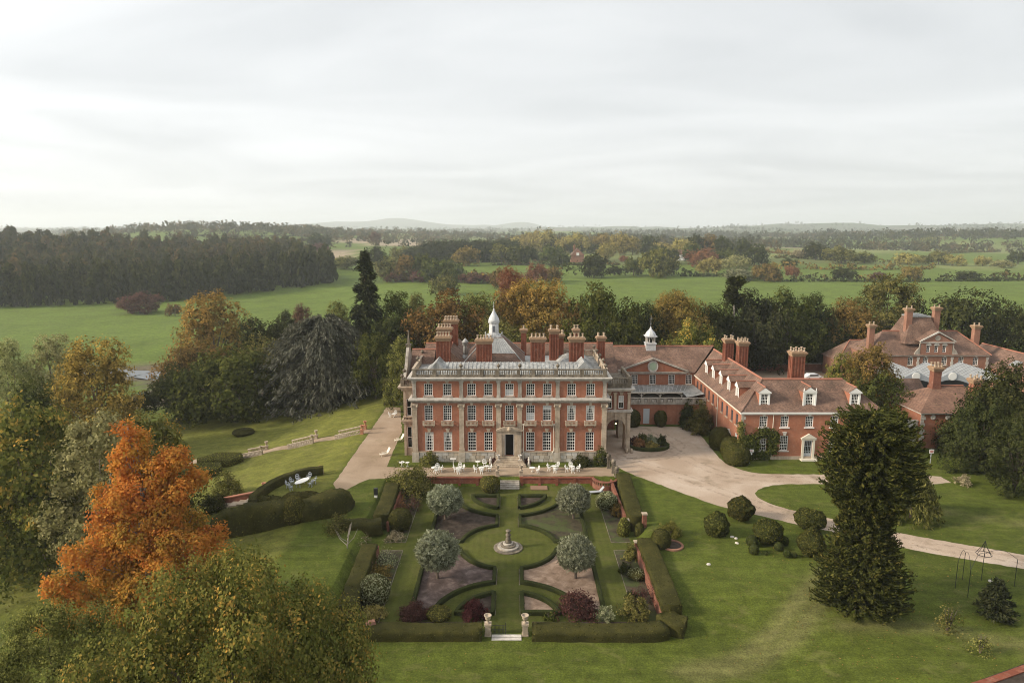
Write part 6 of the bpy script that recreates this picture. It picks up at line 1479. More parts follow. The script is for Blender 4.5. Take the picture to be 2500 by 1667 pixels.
p = G4(1895, 800); bush('dark_shrub', 'small dark shrub in front of the yellowish arching one', p[0], p[1]+0.2, 1.6, 1.0, 'leaf_dark', 10, 70, 26, 0.09, z=GZ)
p = G4(2010, 1000); bush('bare_shrub', 'twiggy brown half-bare shrub in the nearer drive-side border', p[0], p[1]+0.3, 2.6, 2.1, 'leaf_plum', 11, 60, 14, 0.09, 0.15, z=GZ)
p = G4(1930, 970); bush('dark_shrub', 'low dark clump below the twiggy brown shrub', p[0], p[1]+0.2, 1.3, 0.8, 'leaf_dark', 12, 50, 22, 0.08, z=GZ)
p = G4(430, 400); bush('bare_shrub', 'reddish twiggy shrub beside the cedar-side hedge', p[0], p[1]+0.4, 2.6, 2.0, 'leaf_russet', 13, 60, 12, 0.09, 0.16, z=GZ)
p = G4(500, 400); bush('bare_shrub', 'taller reddish twiggy shrub next to the garden path edging', p[0], p[1]+0.4, 2.2, 2.1, 'leaf_plum', 14, 60, 12, 0.09, 0.16, z=GZ)
p = G4(390, 585); bush('flower_clump', 'low straw and pink flower clump at the border corner', p[0], p[1]+0.3, 2.6, 0.8, 'leaf_straw', 15, 80, 18, 0.08, z=GZ)
p = G4(320, 740); bush('lavender_clump', 'grey green tangled border plants in the nearer cedar-side border', p[0], p[1]+0.6, 3.4, 0.9, 'leaf_variegated', 16, 80, 12, 0.09, 0.16, z=GZ)
p = G4(270, 840); bush('bronze_shrub', 'russet brown low shrub in front of the big variegated ball', p[0], p[1]+0.4, 3.4, 1.2, 'leaf_bronze', 17, 100, 22, 0.1, z=GZ)
p = G4(505, 235, 0); bush('loose_bush', 'big loose olive bush growing over the terrace wall end', p[0]-0.2, p[1]+0.3, 6.2, 4.2, 'leaf_olive', 18, 230, 34, 0.15, 0.10, z=-0.9)
p = G4(2115, 640, 0); ball(p[0]+0.2, p[1]+0.6, 2.2, 2.2, 'dark round bush beside the curved flower bed', 'leaf_yew', 'hedge_body', z=-0.2)
p = G4(2180, 560, 0); bush('yellow_shrub', 'yellow green spreading shrub outside the hedge gap', p[0], p[1]+0.3, 2.8, 1.7, 'leaf_gold_yew', 19, 110, 26, 0.1, z=-0.1)
bd = thing('round_bed', 'small curved flower bed with brick rim outside the hedge', 'flower bed', (*G4(2190, 620, 0), 0.0))
part('rim', MB().lathe([(1.35, 0.0), (1.35, 0.16), (1.1, 0.18), (1.1, 0.0)], 20), M['pale_brick'], bd); part('soil', MB().lathe([(1.1, 0.05), (0.5, 0.1), (0.0, 0.12)], 16), M['soil'], bd)
st_o = thing('storage_lid', 'weathered wooden lid lying on the lawn below the terrace wall', 'lid', (*G4(1325, 245), GZ+0.02)); part('board', MB().box(-1.2, 1.2, -0.7, 0.7, 0, 0.12), M['wood'], st_o)
for i, (zx, zy) in enumerate(((225, 1125), (2165, 1040))):
    q = on_level(*Z4(zx, zy), 0.0 if i == 0 else -0.1); thing('rubble_block', ('pinkish stone block on the hedge corner by the golden tree', 'pinkish stone block in the notch of the front hedge corner')[i], 'block', (q[0], q[1]+0.2, -0.25 if i == 0 else 0.0), 0.4, data=MB().taper(0, 0, 0, 0.35, 0.9, 0.6, 0.75, 0.45).mesh('rubble_block', M['pale_brick']))
lo_ = thing('garden_lounger', 'pale folding garden lounger below the curved bastion', 'lounger', (*G4(1700, 280), GZ), 0.2)
part('frame', MB().box(-1.0, 1.0, -0.3, 0.3, 0.28, 0.36), M['grey_paint'], lo_)
for a, b in ((-0.9, -0.25), (-0.9, 0.25), (0.8, -0.25), (0.8, 0.25)): part('leg', MB().box(a-0.03, a+0.03, b-0.03, b+0.03, 0, 0.28), M['grey_paint'], lo_)
part('backrest', MB().prism([(0.5, 0.36), (0.56, 0.36), (1.1, 0.95), (1.04, 0.97)], -0.3, 0.3, 'y'), M['grey_paint'], lo_)

# ------------------------------------------------------------------ tea terrace furniture
def chair_parts(o, me):
    for nm, mm in me: link(nm, mm, o)
def chair_meshes(mat='white_paint', s=1.0):
    seat = MB().lathe([(0.22, 0.44), (0.25, 0.46), (0.24, 0.49), (0.0, 0.50)], 12).mesh('seat', M[mat])
    bk = MB(); pts = [(0.21*math.cos(a), 0.23, 0.5+0.02) for a in (0,)]
    ring = [(0.23*math.cos(a), 0.22+0.05*math.sin(a)*0.5, 0.72+0.26*math.sin(a)) for a in [PI*2*k/14 for k in range(15)]]
    bk.tube(ring, 0.035, 5); bk.tube([(-0.12, 0.21, 0.47), (-0.16, 0.22, 0.62)], 0.03, 5); bk.tube([(0.12, 0.21, 0.47), (0.16, 0.22, 0.62)], 0.03, 5)
    bk.lathe([(0.03, -0.03), (0.17, 0.0), (0.03, 0.03)], 8, (0, 0.23, 0.72))
    for a in (0.35, PI/2, PI-0.35): bk.tube([(0, 0.23, 0.72), (0.22*math.cos(a), 0.23, 0.72+0.25*math.sin(a))], 0.025, 4); bk.tube([(0, 0.23, 0.72), (0.22*math.cos(a), 0.23, 0.72-0.25*math.sin(a))], 0.025, 4)
    leg = MB().tube([(0, 0, 0.46), (0.03, 0, 0.2), (0.09, 0, 0.0)], 0.03, 5).mesh('leg', M[mat])
    arm = MB().tube([(0.2, 0.18, 0.62), (0.29, 0.0, 0.66), (0.24, -0.16, 0.48)], 0.028, 5).mesh('armrest', M[mat])
    return seat, bk.mesh('backrest', M[mat]), leg, arm
CM = chair_meshes()
def chair(label, x, y, rz, z=0.0, meshes=CM, group='white tea terrace chairs', s=1.12):
    o = thing('garden_chair', label, 'chair', (x, y, z), rz, group); o.scale = (s, s, s)
    link('seat', meshes[0], o); link('backrest', meshes[1], o)
    for k in range(4): 
        a = PI/4 + k*PI/2; link('leg', meshes[2], o, (0.15*math.cos(a), 0.15*math.sin(a), 0), a)
    for sx in (1, -1): link('armrest', meshes[3], o, scale=(sx, 1, 1))
    return o
TT = (MB().lathe([(0.42, 0.68), (0.46, 0.70), (0.46, 0.73), (0.0, 0.735)], 18).mesh('table_top', M['white_paint']), MB().lathe([(0.05, 0.1), (0.04, 0.3), (0.07, 0.4), (0.04, 0.5), (0.09, 0.68)], 8).mesh('pedestal', M['white_paint'], True), MB().tube([(0, 0, 0.16), (0.15, 0, 0.14), (0.3, 0, 0.0)], 0.03, 5).mesh('foot', M['white_paint']))
def table(label, x, y, z=0.0, s=1.0, group='white tea terrace tables'):
    o = thing('garden_table', label, 'table', (x, y, z), 0.3, group); o.scale = (s, s, 1.0)
    link('table_top', TT[0], o); link('pedestal', TT[1], o)
    for k in range(3): link('foot', TT[2], o, rz=k*2*PI/3)
    return o
for (x, y, s), lb in zip(((-11.45, 96.0, 1.0), (-7.85, 95.9, 0.9), (-5.16, 98.6, 0.85), (-4.5, 96.0, 1.0), (-3.75, 96.6, 0.8), (2.98, 95.9, 1.0), (6.16, 96.6, 0.85), (8.86, 96.5, 0.9), (-16.6, 98.3, 0.95), (-15.75, 98.2, 0.7)),
    ('round white table nearest the loose olive bush on the tea terrace', 'round white table hidden among three chairs, second set from the loose bush', 'tall round white table on the grass left of the door steps', 'round white table among chairs just left of the garden steps', 'small white table beside the chairs just left of the garden steps', 'round white table with one chair just right of the door steps', 'small white table in the middle set right of the door steps', 'round white table in the set nearest the iron gate', 'white table on the grass at the manor corner by the gravel walk', 'small white table beside the one at the manor corner')): table(lb, x, y, s=s)
CH = [(-11.05, 95.5, 0.3, 'white chair on the near side of the table nearest the loose bush'), (-10.5, 95.9, -1.6, 'white chair drawn away from the table nearest the loose bush'), (-11.0, 96.5, 0.2, 'white chair behind the table nearest the loose bush'),
      (-7.8, 95.2, PI, 'white chair on the near side of the second set from the loose bush'), (-8.3, 95.9, 1.5, 'white chair at the loose bush end of the second set'), (-7.3, 96.2, -1.2, 'white chair at the steps end of the second set'), (-7.7, 96.8, 0.0, 'white chair at the back of the second set'),
      (-5.35, 95.9, 1.3, 'white chair left of the table by the garden steps'), (-4.45, 95.2, PI, 'white chair on the near side of the table by the garden steps'), (-3.3, 96.3, -1.4, 'white chair right of the table by the garden steps'), (-4.15, 98.4, 0.2, 'white chair alone on the grass left of the door steps'),
      (3.75, 95.6, -1.1, 'white chair at the table just right of the door steps'), (5.5, 96.6, 1.2, 'white chair at the door end of the middle set'), (6.75, 97.2, -0.7, 'white chair at the back of the middle set'), (6.35, 95.7, PI-0.4, 'white chair on the near side of the middle set'),
      (8.1, 96.1, 1.4, 'white chair at the door end of the set nearest the iron gate'), (8.95, 95.6, PI, 'white chair on the near side of the set nearest the iron gate'), (8.75, 97.2, 0, 'white chair at the back of the set nearest the iron gate'), (9.75, 96.3, -1.4, 'white chair at the gate end of the set nearest the iron gate')]
for x, y, r_, lb in CH: chair(lb, x, y, r_)
table('white table far along the gravel walk beside the manor', -22.35, 125.2); chair('white chair beside the far table on the gravel walk', -23.1, 125.2, 1.5); chair('white chair behind the far table on the gravel walk', -22.2, 126.0, 0)
# pale wooden steamer chairs by the west grass
for k, (x, y, r_) in enumerate(((-20.0, 103.4, -0.9), (-18.9, 110.6, -0.9))):
    o = thing('steamer_chair', ('pale wooden steamer chair on the gravel walk, nearer one', 'pale wooden steamer chair on the gravel walk, farther one by the stone bay')[k], 'chair', (x, y, 0), r_)
    part('seat', MB().box(-0.3, 0.3, -0.9, 0.3, 0.32, 0.38), M['cream_paint'], o); part('backrest', MB().prism([(0.3, 0.36), (0.36, 0.34), (0.85, 1.15), (0.79, 1.18)], -0.3, 0.3, 'x'), M['cream_paint'], o)
    for a, b in ((-0.28, -0.8), (0.28, -0.8), (-0.28, 0.3), (0.28, 0.3)): part('leg', MB().box(a-0.03, a+0.03, b-0.03, b+0.03, 0, 0.5), M['cream_paint'], o)
    for a in (-0.33, 0.33): part('armrest', MB().box(a-0.04, a+0.04, -0.5, 0.4, 0.5, 0.54), M['cream_paint'], o)
# table and chairs on the level lawn inside the curved hedge
tx, ty = -29.3, 90.7
ot = thing('terrace_table', 'long pale oval table on the lawn inside the curved hedge', 'table', (tx, ty, 0), 1.15)
tm = MB(); tm.prism([(1.35*math.cos(a)*(1 if abs(math.cos(a)) > 0.7 else 1), 0.62*math.sin(a)) for a in [2*PI*k/20 for k in range(20)]], 0.68, 0.74, 'z'); part('table_top', tm, M['white_paint'], ot)
for a, b in ((-0.8, -0.3), (-0.8, 0.3), (0.8, -0.3), (0.8, 0.3)): part('leg', MB().box(a-0.03, a+0.03, b-0.03, b+0.03, 0, 0.68), M['grey_paint'], ot)
GC = chair_meshes('grey_paint')
for k, (dx, dy, r_) in enumerate(((-1.0, 1.3, 0.6), (0.4, 2.0, -0.2), (-1.5, 0.2, 1.2), (-1.7, -0.9, 1.6), (-1.0, -1.8, 2.2), (1.3, -0.5, -1.6), (1.5, 0.7, -1.4))):
    chair(('grey chair at the far corner of the oval table', 'grey chair at the house end of the oval table', 'grey chair on the hedge side of the oval table, middle', 'grey chair on the hedge side of the oval table, nearer', 'grey chair at the near end of the oval table', 'grey chair on the walk side of the oval table, nearer', 'grey chair on the walk side of the oval table, farther')[k], tx+dx, ty+dy, r_, 0, GC, 'grey chairs round the oval table')

# ------------------------------------------------------------------ west bank: curved hedge, walls, steps, topiary
ex = [(AXx, AYy) for AXx, AYy in [(-27.6, 95.3), (-28.9, 95.0), (-30.6, 94.0), (-32.2, 92.0), (-33.1, 89.6), (-33.7, 87.0), (-33.9, 84.8), (-33.3, 82.9)]]
hedge('curved_hedge', 'curved flat-topped hedge round the oval table', ex, 1.0, 1.2, seed=14, z=-0.05, top=hw(1.15, 0.03, 0.9))
cw_ = thing('curved_wall', 'pale weathered stone wall outside the curved hedge', 'wall', (0, 0, 0)); wmb = MB()
for (ax, ay), (bx, by) in zip(ex[:-1], ex[1:]):
    q = []
    for (px_, py_) in ((ax, ay), (bx, by)):
        dx, dy = px_+26.0, py_-88.5; L_ = math.hypot(dx, dy); q.append((px_+dx/L_*0.75, py_+dy/L_*0.75, px_+dx/L_*1.1, py_+dy/L_*1.1))
    wmb.prism([(q[0][0], q[0][1]), (q[1][0], q[1][1]), (q[1][2], q[1][3]), (q[0][2], q[0][3])], -2.6, 0.25, 'z')
part('wall', wmb, M['stone'], cw_)
# big billowing topiary hedge
rngb = np.random.default_rng(4)
def billow():
    path = np.array([(-20.9, 84.4), (-22.6, 81.8), (-25.6, 80.3), (-29.0, 79.6), (-32.5, 79.4), (-35.5, 79.2), (-37.5, 78.4)]); w_ = np.array([2.6, 3.6, 3.4, 3.2, 3.2, 2.8, 1.6]); h_ = np.array([1.9, 3.0, 2.4, 2.7, 2.5, 1.9, 1.0])
    zg = [t1(*p)-0.2 for p in path]
    zg = np.minimum(zg, [-0.1, -0.4, -0.9, -1.6, -2.4, -3.0, -3.4])
    zt = np.array([2.0, 2.9, 2.1, 2.3, 2.0, 1.2, -0.4]); tt = np.linspace(0, 1, 7); t = np.linspace(0, 1, 46); k = 18
    px, py = np.interp(t, tt, path[:, 0]), np.interp(t, tt, path[:, 1]); ww = np.interp(t, tt, w_); gg = np.interp(t, tt, zg); tp = np.interp(t, tt, zt)
    ww = ww*np.sqrt(np.clip(np.minimum(t*14, (1-t)*14), 0.05, 1)); tp = gg + (tp-gg)*np.clip(np.minimum(t*16, (1-t)*16), 0.1, 1)**0.4
    P = np.stack([px, py], 1); tg = unit(np.gradient(P, axis=0)); nr = np.stack([-tg[:, 1], tg[:, 0]], 1); vs = []
    for i in range(len(t)):
        a = np.linspace(0, PI, k); ca, sa = np.cos(a), np.sin(a)
        xo = np.sign(ca)*np.abs(ca)**0.55*ww[i]/2; zo = sa**0.55*(tp[i]-gg[i])
        vs.append(np.stack([px[i]+nr[i, 0]*xo, py[i]+nr[i, 1]*xo, gg[i]+zo], 1))
    v = np.concatenate(vs); q = np.array([(i*k+j, (i+1)*k+j, (i+1)*k+j+1, i*k+j+1) for i in range(len(t)-1) for j in range(k-1)])
    c = v.mean(0); c[2] = 0
    return v-c, q, c
v, q, c = billow(); me_, lm_ = clipped('billowing_hedge', v, q, 'hedge_body', 'leaf_yew', 60, 0.13, 6, 0.14)
bo = thing('billowing_hedge', 'huge dark billowing cloud-clipped yew hedge between terrace lawn and garden', 'hedge', tuple(c), data=me_); link('foliage', lm_, bo)
q = on_level(*Z6(1150, 1280), -1.6); dome('egg_topiary', 'egg-shaped topiary in front of the billowing hedge', q[0], q[1]+0.4, 2.7, 3.6, 'hedge_body', 'leaf_gold_yew', 71, 'topiary', [(0.6, 0), (0.95, 0.2), (1.0, 0.42), (0.85, 0.68), (0.5, 0.88), (0.04, 1)], z=t1(q[0], q[1])-0.1)
for x, y, w_, h, lb in ((-31.3, 84.0, 5.0, 1.2, 'low swelling hedge mound between oval table and billowing hedge'), (-27.4, 84.6, 5.5, 1.6, 'hollow backed clipped mound near the oval table')):
    dome('hedge_mound', lb, x, y, w_, h, 'hedge_body', 'leaf_yew', int(-x), 'hedge', d=2.2, z=t1(x, y)-0.1)
for k, (zx, zy, w_, zz) in enumerate(((500, 500, 7.6, -5.2), (330, 620, 6.6, -5.4))):
    q = on_depth(*Z6(zx, zy), 113 if k == 0 else 108); x, y = q[0], q[1]; g = t1(x, y)
    def block(name, mesh_seed, w1, d1, h1):
        px = [(-w1/2, -d1*0.2), (-w1*0.28, -d1/2), (w1*0.3, -d1/2), (w1/2, -d1*0.05), (w1*0.34, d1/2), (-w1*0.2, d1/2)]
        pts = []; 
        for i in range(6):
            a, b = px[i], px[(i+1) % 6]
            for j in range(6): pts.append((a[0]+(b[0]-a[0])*j/6, a[1]+(b[1]-a[1])*j/6))
        n = len(pts); P = np.array(pts); rows = [(1.0, 0), (1.02, 0.35), (1.02, 0.7), (1.0, 0.95), (0.94, 1.0), (0.75, 1.02), (0.5, 1.02), (0.25, 1.02), (0.02, 1.02)]
        v = np.concatenate([np.concatenate([P*s, np.full((n, 1), z*h1)], 1) for s, z in rows]); q_ = np.array([(i*n+j, i*n+(j+1) % n, (i+1)*n+(j+1) % n, (i+1)*n+j) for i in range(len(rows)-1) for j in range(n)])
        return clipped(name, v, q_, 'hedge_body', 'leaf_gold_yew', 50, 0.12, mesh_seed, 0.05)
    me_, lm_ = block('topiary_block', 80+k, w_, 4.2, 1.5)
    o = thing('topiary_block', ('angular flat-topped topiary block above the end of the stepped path', 'angular flat-topped topiary block nearer the orange maple')[k], 'topiary', (x, y, g), data=me_); link('foliage', lm_, o)
# stepped path down the bank with stone balustrades and urns
sp = MB(); fl = ((-26.4, -31.0), (-35.2, -39.4), (-44.2, -47.4))
xs = [-25.2, -26.4, -31.0, -35.2, -39.4, -44.2, -47.4, -56.0]
def zpath(x): return t1(x, 116.0) + 0.03
pw = MB()
for xa, xb in ((-25.0, -26.4), (-31.0, -35.2), (-39.4, -44.2), (-47.4, -57.0)):
    k = 5
    for i in range(k):
        x0_, x1_ = xa+(xb-xa)*i/k, xa+(xb-xa)*(i+1)/k
        pw.quad((x0_, 115.0, zpath(x0_)), (x0_, 117.4, zpath(x0_)), (x1_, 117.4, zpath(x1_)), (x1_, 115.0, zpath(x1_)))
setting('bank_path', pw, M['gravel'])
lbs = ('top flight', 'middle flight', 'bottom flight')
for f, (xa, xb) in enumerate(fl):
    za, zb = zpath(xa), zpath(xb); n = 8
    o = thing('bank_steps', f'weathered stone garden stair on the grass bank, {lbs[f]}', 'steps', (xa, 116.2, 0))
    for i in range(n):
        x0_, x1_ = (xb-xa)*i/n, (xb-xa)*(i+1)/n; zt = za+(zb-za)*(i+0.3)/n
        part('step', MB().box(x1_, x0_, -1.1, 1.1, zt-0.6, zt), M['stone'], o)
    for s in (-1.3, 1.3):
        mb = MB(); mb.prism([(0, za-0.3), (0, za+0.22), (xb-xa, zb+0.22), (xb-xa, zb-0.3)], s-0.16, s+0.16, 'y'); mb.prism([(0, za+0.62), (0, za+0.80), (xb-xa, zb+0.80), (xb-xa, zb+0.62)], s-0.18, s+0.18, 'y')
        bo_ = part('balustrade', mb, M['stone'], o); bl = MB()
        for i in range(14):
            t = (i+0.5)/14; bl.lathe([(r, zz) for r, zz in baluster_prof(0.44)], 6, ((xb-xa)*t, s, za+(zb-za)*t+0.2))
        b_ = part('baluster_row', bl, M['stone'], bo_); b_['kind'] = 'stuff'
    for k, (xx, s) in enumerate(((xa, 1.3), (xa, -1.3))):
        pier_vase('bank_urn', ('stone urn on its pier at the head of the ' + lbs[f] + (', farther side' if s > 0 else ', nearer side')), xx+0.2, 116.2+s, zpath(xx)-0.1, 0.95, 0.95, 'stone' if f else 'terracotta', 'vase')
# brick stair beyond the curved wall
bs = thing('brick_stair', 'red brick stair parapet sloping down the bank outside the curved hedge', 'stair', (-35.2, 91.5, 0))
za, zb = t1(-35.2, 91.5), t1(-41.6, 92.5)
part('parapet', MB().prism([(0, za-0.4), (0, za+0.75), (-6.4, zb+0.75), (-6.4, zb-0.4)], -0.2, 0.2, 'y'), M['old_brick'], bs); part('coping', MB().prism([(0.1, za+0.75), (0.1, za+0.9), (-6.5, zb+0.9), (-6.5, zb+0.75)], -0.27, 0.27, 'y'), M['ridge_tile'], bs)
for i in range(6): part('step', MB().box(-1.05*(i+1), -1.05*i, -1.8, -0.2, za+(zb-za)*i/6-0.5, za+(zb-za)*(i+0.2)/6), M['stone'], bs)
pier_vase('brick_urn', 'terracotta urn at the head of the brick stair', -35.0, 91.6, za, 1.0, 1.1, 'terracotta'); pier_vase('brick_urn', 'terracotta urn at the house end of the curved hedge', -28.3, 96.3, -0.8, 0.9, 0.9, 'terracotta')
p = (-41.2, 94.0); bush('bank_bush', 'pale green bush at the foot of the brick stair', p[0], p[1], 4.6, 4.0, 'leaf_olive', 41, 150, 26, 0.15, 0.1); bush('bank_bush', 'dark bush below the brick stair, next to the orange maple', -41.5, 89.5, 4.2, 2.6, 'leaf_dark', 42, 130, 26, 0.14)
lp = thing('garden_post', 'small dark bin with white base beside the cedar-side hedge', 'bin', (-18.2, 86.6, -0.1)); part('base', MB().box(-0.2, 0.2, -0.2, 0.2, 0, 0.45), M['white_paint'], lp); part('body', MB().box(-0.24, 0.24, -0.24, 0.24, 0.45, 1.35), M['black_iron'], lp)
cz_ = G4(130, 600, -0.8); bush('rock_bed', 'jumbled grey rockery plants beside the bare pale tree', cz_[0], cz_[1], 3.6, 0.7, 'leaf_straw', 43, 80, 12, 0.1, z=-0.9)
bt = thing('bare_tree', 'small bare pale tree standing by the rockery', 'tree', (*G4(75, 690, -1.0), -1.0)); mb = MB()
mb.tube([(0, 0, -0.1), (0.05, 0, 1.4), (0.25, 0, 2.6), (0.5, 0.1, 3.9)], [0.11, 0.09, 0.07, 0.02], 6)
part('trunk', mb, M['pale_bark'], bt); mb = MB()
for a, z0, l in ((0.3, 1.5, 1.6), (2.8, 1.3, 1.8), (1.2, 2.0, 1.4), (4.0, 1.8, 1.5), (5.4, 2.4, 1.1)): mb.tube([(0.08, 0, z0), (math.cos(a)*l*0.5, math.sin(a)*l*0.5, z0+0.7), (math.cos(a)*l*0.8, math.sin(a)*l*0.8, z0+1.7)], [0.05, 0.035, 0.01], 5)
part('branch', mb, M['pale_bark'], bt)
q = on_level(*Z6(1530, 1300), -0.6); bush('pale_bush', 'loose pale olive bush at the end of the billowing hedge', q[0], q[1]+0.4, 3.4, 3.0, 'leaf_olive', 44, 110, 20, 0.12, 0.14, z=-0.8)

# ------------------------------------------------------------------ forecourt planting and signs
rng_b = thing('island_bed', 'oval flower bed with low hedge rim beside the carriage arch', 'flower bed', (22.3, 107.8, 0))
part('soil', MB().lathe([(1, 0.0), (1, 0.2), (0.9, 0.25), (0, 0.3)], 24, sx=3.3, sy=2.5), M['soil'], rng_b)
hedge('bed_hedge', 'low round hedge rim of the oval bed by the carriage arch', [(22.3+3.3*math.cos(a), 107.8+2.5*math.sin(a)) for a in [2*PI*k/20 for k in range(20)]], 0.5, 0.55, 'box_body', 'leaf_box', 61, density=60, size=0.1, z=0.0, closed=True, amp=0.03)
for k, (dx, dy, w_, h, mt, lb) in enumerate(((-1.6, -0.4, 2.4, 1.3, 'leaf_russet', 'pink flowering mound in the oval bed by the arch'), (0.4, -0.9, 2.2, 1.0, 'leaf_yellow', 'yellow green mound at the front of the oval bed'), (0.8, 0.6, 2.4, 1.6, 'leaf_silver', 'silver mound in the oval bed'), (2.3, 0.3, 1.9, 1.8, 'leaf_dark', 'dark rounded shrub at the drive end of the oval bed'), (-0.6, 1.2, 2.4, 1.7, 'leaf_green', 'green mound at the back of the oval bed'), (-2.2, 0.8, 1.8, 1.4, 'leaf_plum', 'purple mound against the carriage arch'))):
    bush('flower_mound', lb, 22.3+dx, 107.8+dy, w_, h, mt, 70+k, 90, 26, 0.12, z=0.15)
for k, (x, y, w_, h, lm, lb) in enumerate(((21.9, 119.2, 2.6, 3.1, 'leaf_dark', 'dark shrub left of the pale courtyard door'), (26.9, 119.5, 2.2, 2.9, 'leaf_yew', 'dark clipped shrub right of the pale courtyard door'))): dome('wall_shrub', lb, x, y, w_, h, 'hedge_body', lm, 90+k, 'shrub', z=0, size=0.14)
for k, (x, y, w_, h, lm, lb) in enumerate(((33.0, 115.6, 4.8, 5.4, 'leaf_olive', 'big rounded laurel against the service wing'), (31.8, 119.0, 3.6, 4.2, 'leaf_dark', 'dark laurel in the corner of the courtyard wall'))): bush('laurel', lb, x, y, w_, h, lm, 45+k, 220, 34, 0.18, 0.09, z=0)
for k, (x, y, w_, h, lb) in enumerate(((34.0, 107.0, 3.6, 3.4, 'farthest of the three clipped domes along the service wing'), (34.6, 103.4, 3.3, 3.0, 'middle one of the three clipped domes along the service wing'), (34.3, 99.9, 4.0, 3.1, 'nearest and widest of the three clipped domes along the service wing'))):
    dome('clipped_dome', lb, x, y, w_, h, 'hedge_body', 'leaf_yew', 95+k, 'topiary', [(0.85, 0), (1.0, 0.2), (1.0, 0.5), (0.9, 0.75), (0.55, 0.96), (0.03, 1.0)], z=0, size=0.13)
# creeper on the wing
rngc = np.random.default_rng(8)
def creeper(name, label, blobs, seed, mt='leaf_dark'):
    C = []
    for x0, x1, z0, z1, n_ in blobs: C.append(np.stack([rngc.uniform(x0, x1, n_), np.full(n_, 101.28), rngc.uniform(z0, z1, n_)], 1))
    C = np.concatenate(C); o = thing(name, label, 'climber', (0, 0, 0)); v, val = leaf_arrays(C, np.tile([[0, -1.0, 0.4]], (len(C), 1)), 12, 0.22, 0.2, rngc, 0.8); v[:, 1] = np.minimum(v[:, 1], 101.44)
    link('foliage', leaf_mesh('foliage', v, val, M[mt]), o); return o
creeper('creeper', 'dark creeper covering the corner ground floor of the service wing', [(35.4, 37.9, 0.3, 4.0, 220), (37.9, 39.6, 0.2, 1.3, 60), (38.0, 39.8, 3.9, 4.9, 60), (39.5, 41.0, 1.0, 4.6, 110)], 1, 'leaf_green')
creeper('creeper', 'narrow climber on the corner edge of the service wing', [(35.0, 35.5, 1.0, 6.0, 60)], 2, 'leaf_olive')
def sign(name, label, x, y, h, w_, hh, z=0):
    o = thing(name, label, 'sign', (x, y, z)); part('post', MB().box(-0.05, 0.05, 0, 0.08, 0, h), M['grey_paint'], o); b = part('board', MB().box(-w_/2, w_/2, -0.04, -0.002, h-hh, h), M['white_paint'], o)
    part('lettering', MB().box(-w_*0.38, w_*0.38, -0.048, -0.041, h-hh*0.45, h-hh*0.3).box(-w_*0.3, w_*0.3, -0.048, -0.041, h-hh*0.75, h-hh*0.62), M['red_print'], o); return o
q = on_level(*Z2(1355, 1320)); s1 = sign('notice_sign', 'small red lettered white notice on a post before the service wing', q[0], q[1], 2.2, 1.0, 0.42)
part('lower_board', MB().box(-0.3, 0.3, -0.04, -0.002, 1.35, 1.65), M['white_paint'], s1)
q = on_level(*Z3(1095, 1405)); sign('notice_sign', 'small pale notice on a post before the yard lodge', q[0], q[1], 2.3, 0.7, 0.6)
sgn = thing('menu_stand', 'small white stand on the grass left of the door steps', 'stand', (-8.9, 98.9, 0)); part('post', MB().box(-0.05, 0.05, -0.05, 0.05, 0, 1.0), M['white_paint'], sgn); part('board', MB().box(-0.45, 0.45, -0.2, 0.2, 1.0, 1.06), M['white_paint'], sgn)
for k, (x, y, w_, h, lm, lb) in enumerate(((-12.6, 99.3, 2.8, 1.9, 'leaf_olive', 'rounded bush against the manor plinth at the cedar end'), (10.6, 99.3, 3.6, 1.3, 'leaf_dark', 'low spreading shrub under the manor windows at the drive end'), (13.6, 99.2, 2.8, 2.6, 'leaf_green', 'arching shrub at the drive end corner of the manor'), (2.4, 99.6, 0.9, 0.8, 'leaf_plum', 'small purple plant beside the door steps, drive side'), (-2.9, 99.8, 1.0, 0.8, 'leaf_plum', 'small purple plant beside the door steps, cedar side'))): bush('wall_bush', lb, x, y, w_, h, lm, 51+k, 110, 26, 0.12, z=0)
# parked car
q = (71.0, 157.5); car = thing('parked_car', 'white parked car behind the service wing roof', 'car', (q[0], q[1], 0.03), 0.12)
part('body', MB().prism([(-2.1, 0.35), (2.15, 0.35), (2.2, 0.75), (1.5, 0.95), (0.75, 1.42), (-1.1, 1.45), (-1.9, 0.98), (-2.15, 0.85)], -0.85, 0.85, 'y'), M['white_car_paint'], car)
part('windscreen', MB().prism([(1.42, 0.97), (0.78, 1.38), (0.70, 1.38), (1.34, 0.97)], -0.7, 0.7, 'y').box(-1.3, 0.9, -0.865, -0.852, 1.0, 1.32), M['glass'], car)
for a in (-1.35, 1.4):
    for s in (-0.8, 0.8):
        wh = part('wheel', MB().lathe([(0.33, -0.11), (0.33, 0.11), (0.2, 0.12), (0.0, 0.1)], 14), M['rubber'], car, (a, s, 0.33)); wh.rotation_euler = (PI/2, 0, 0)

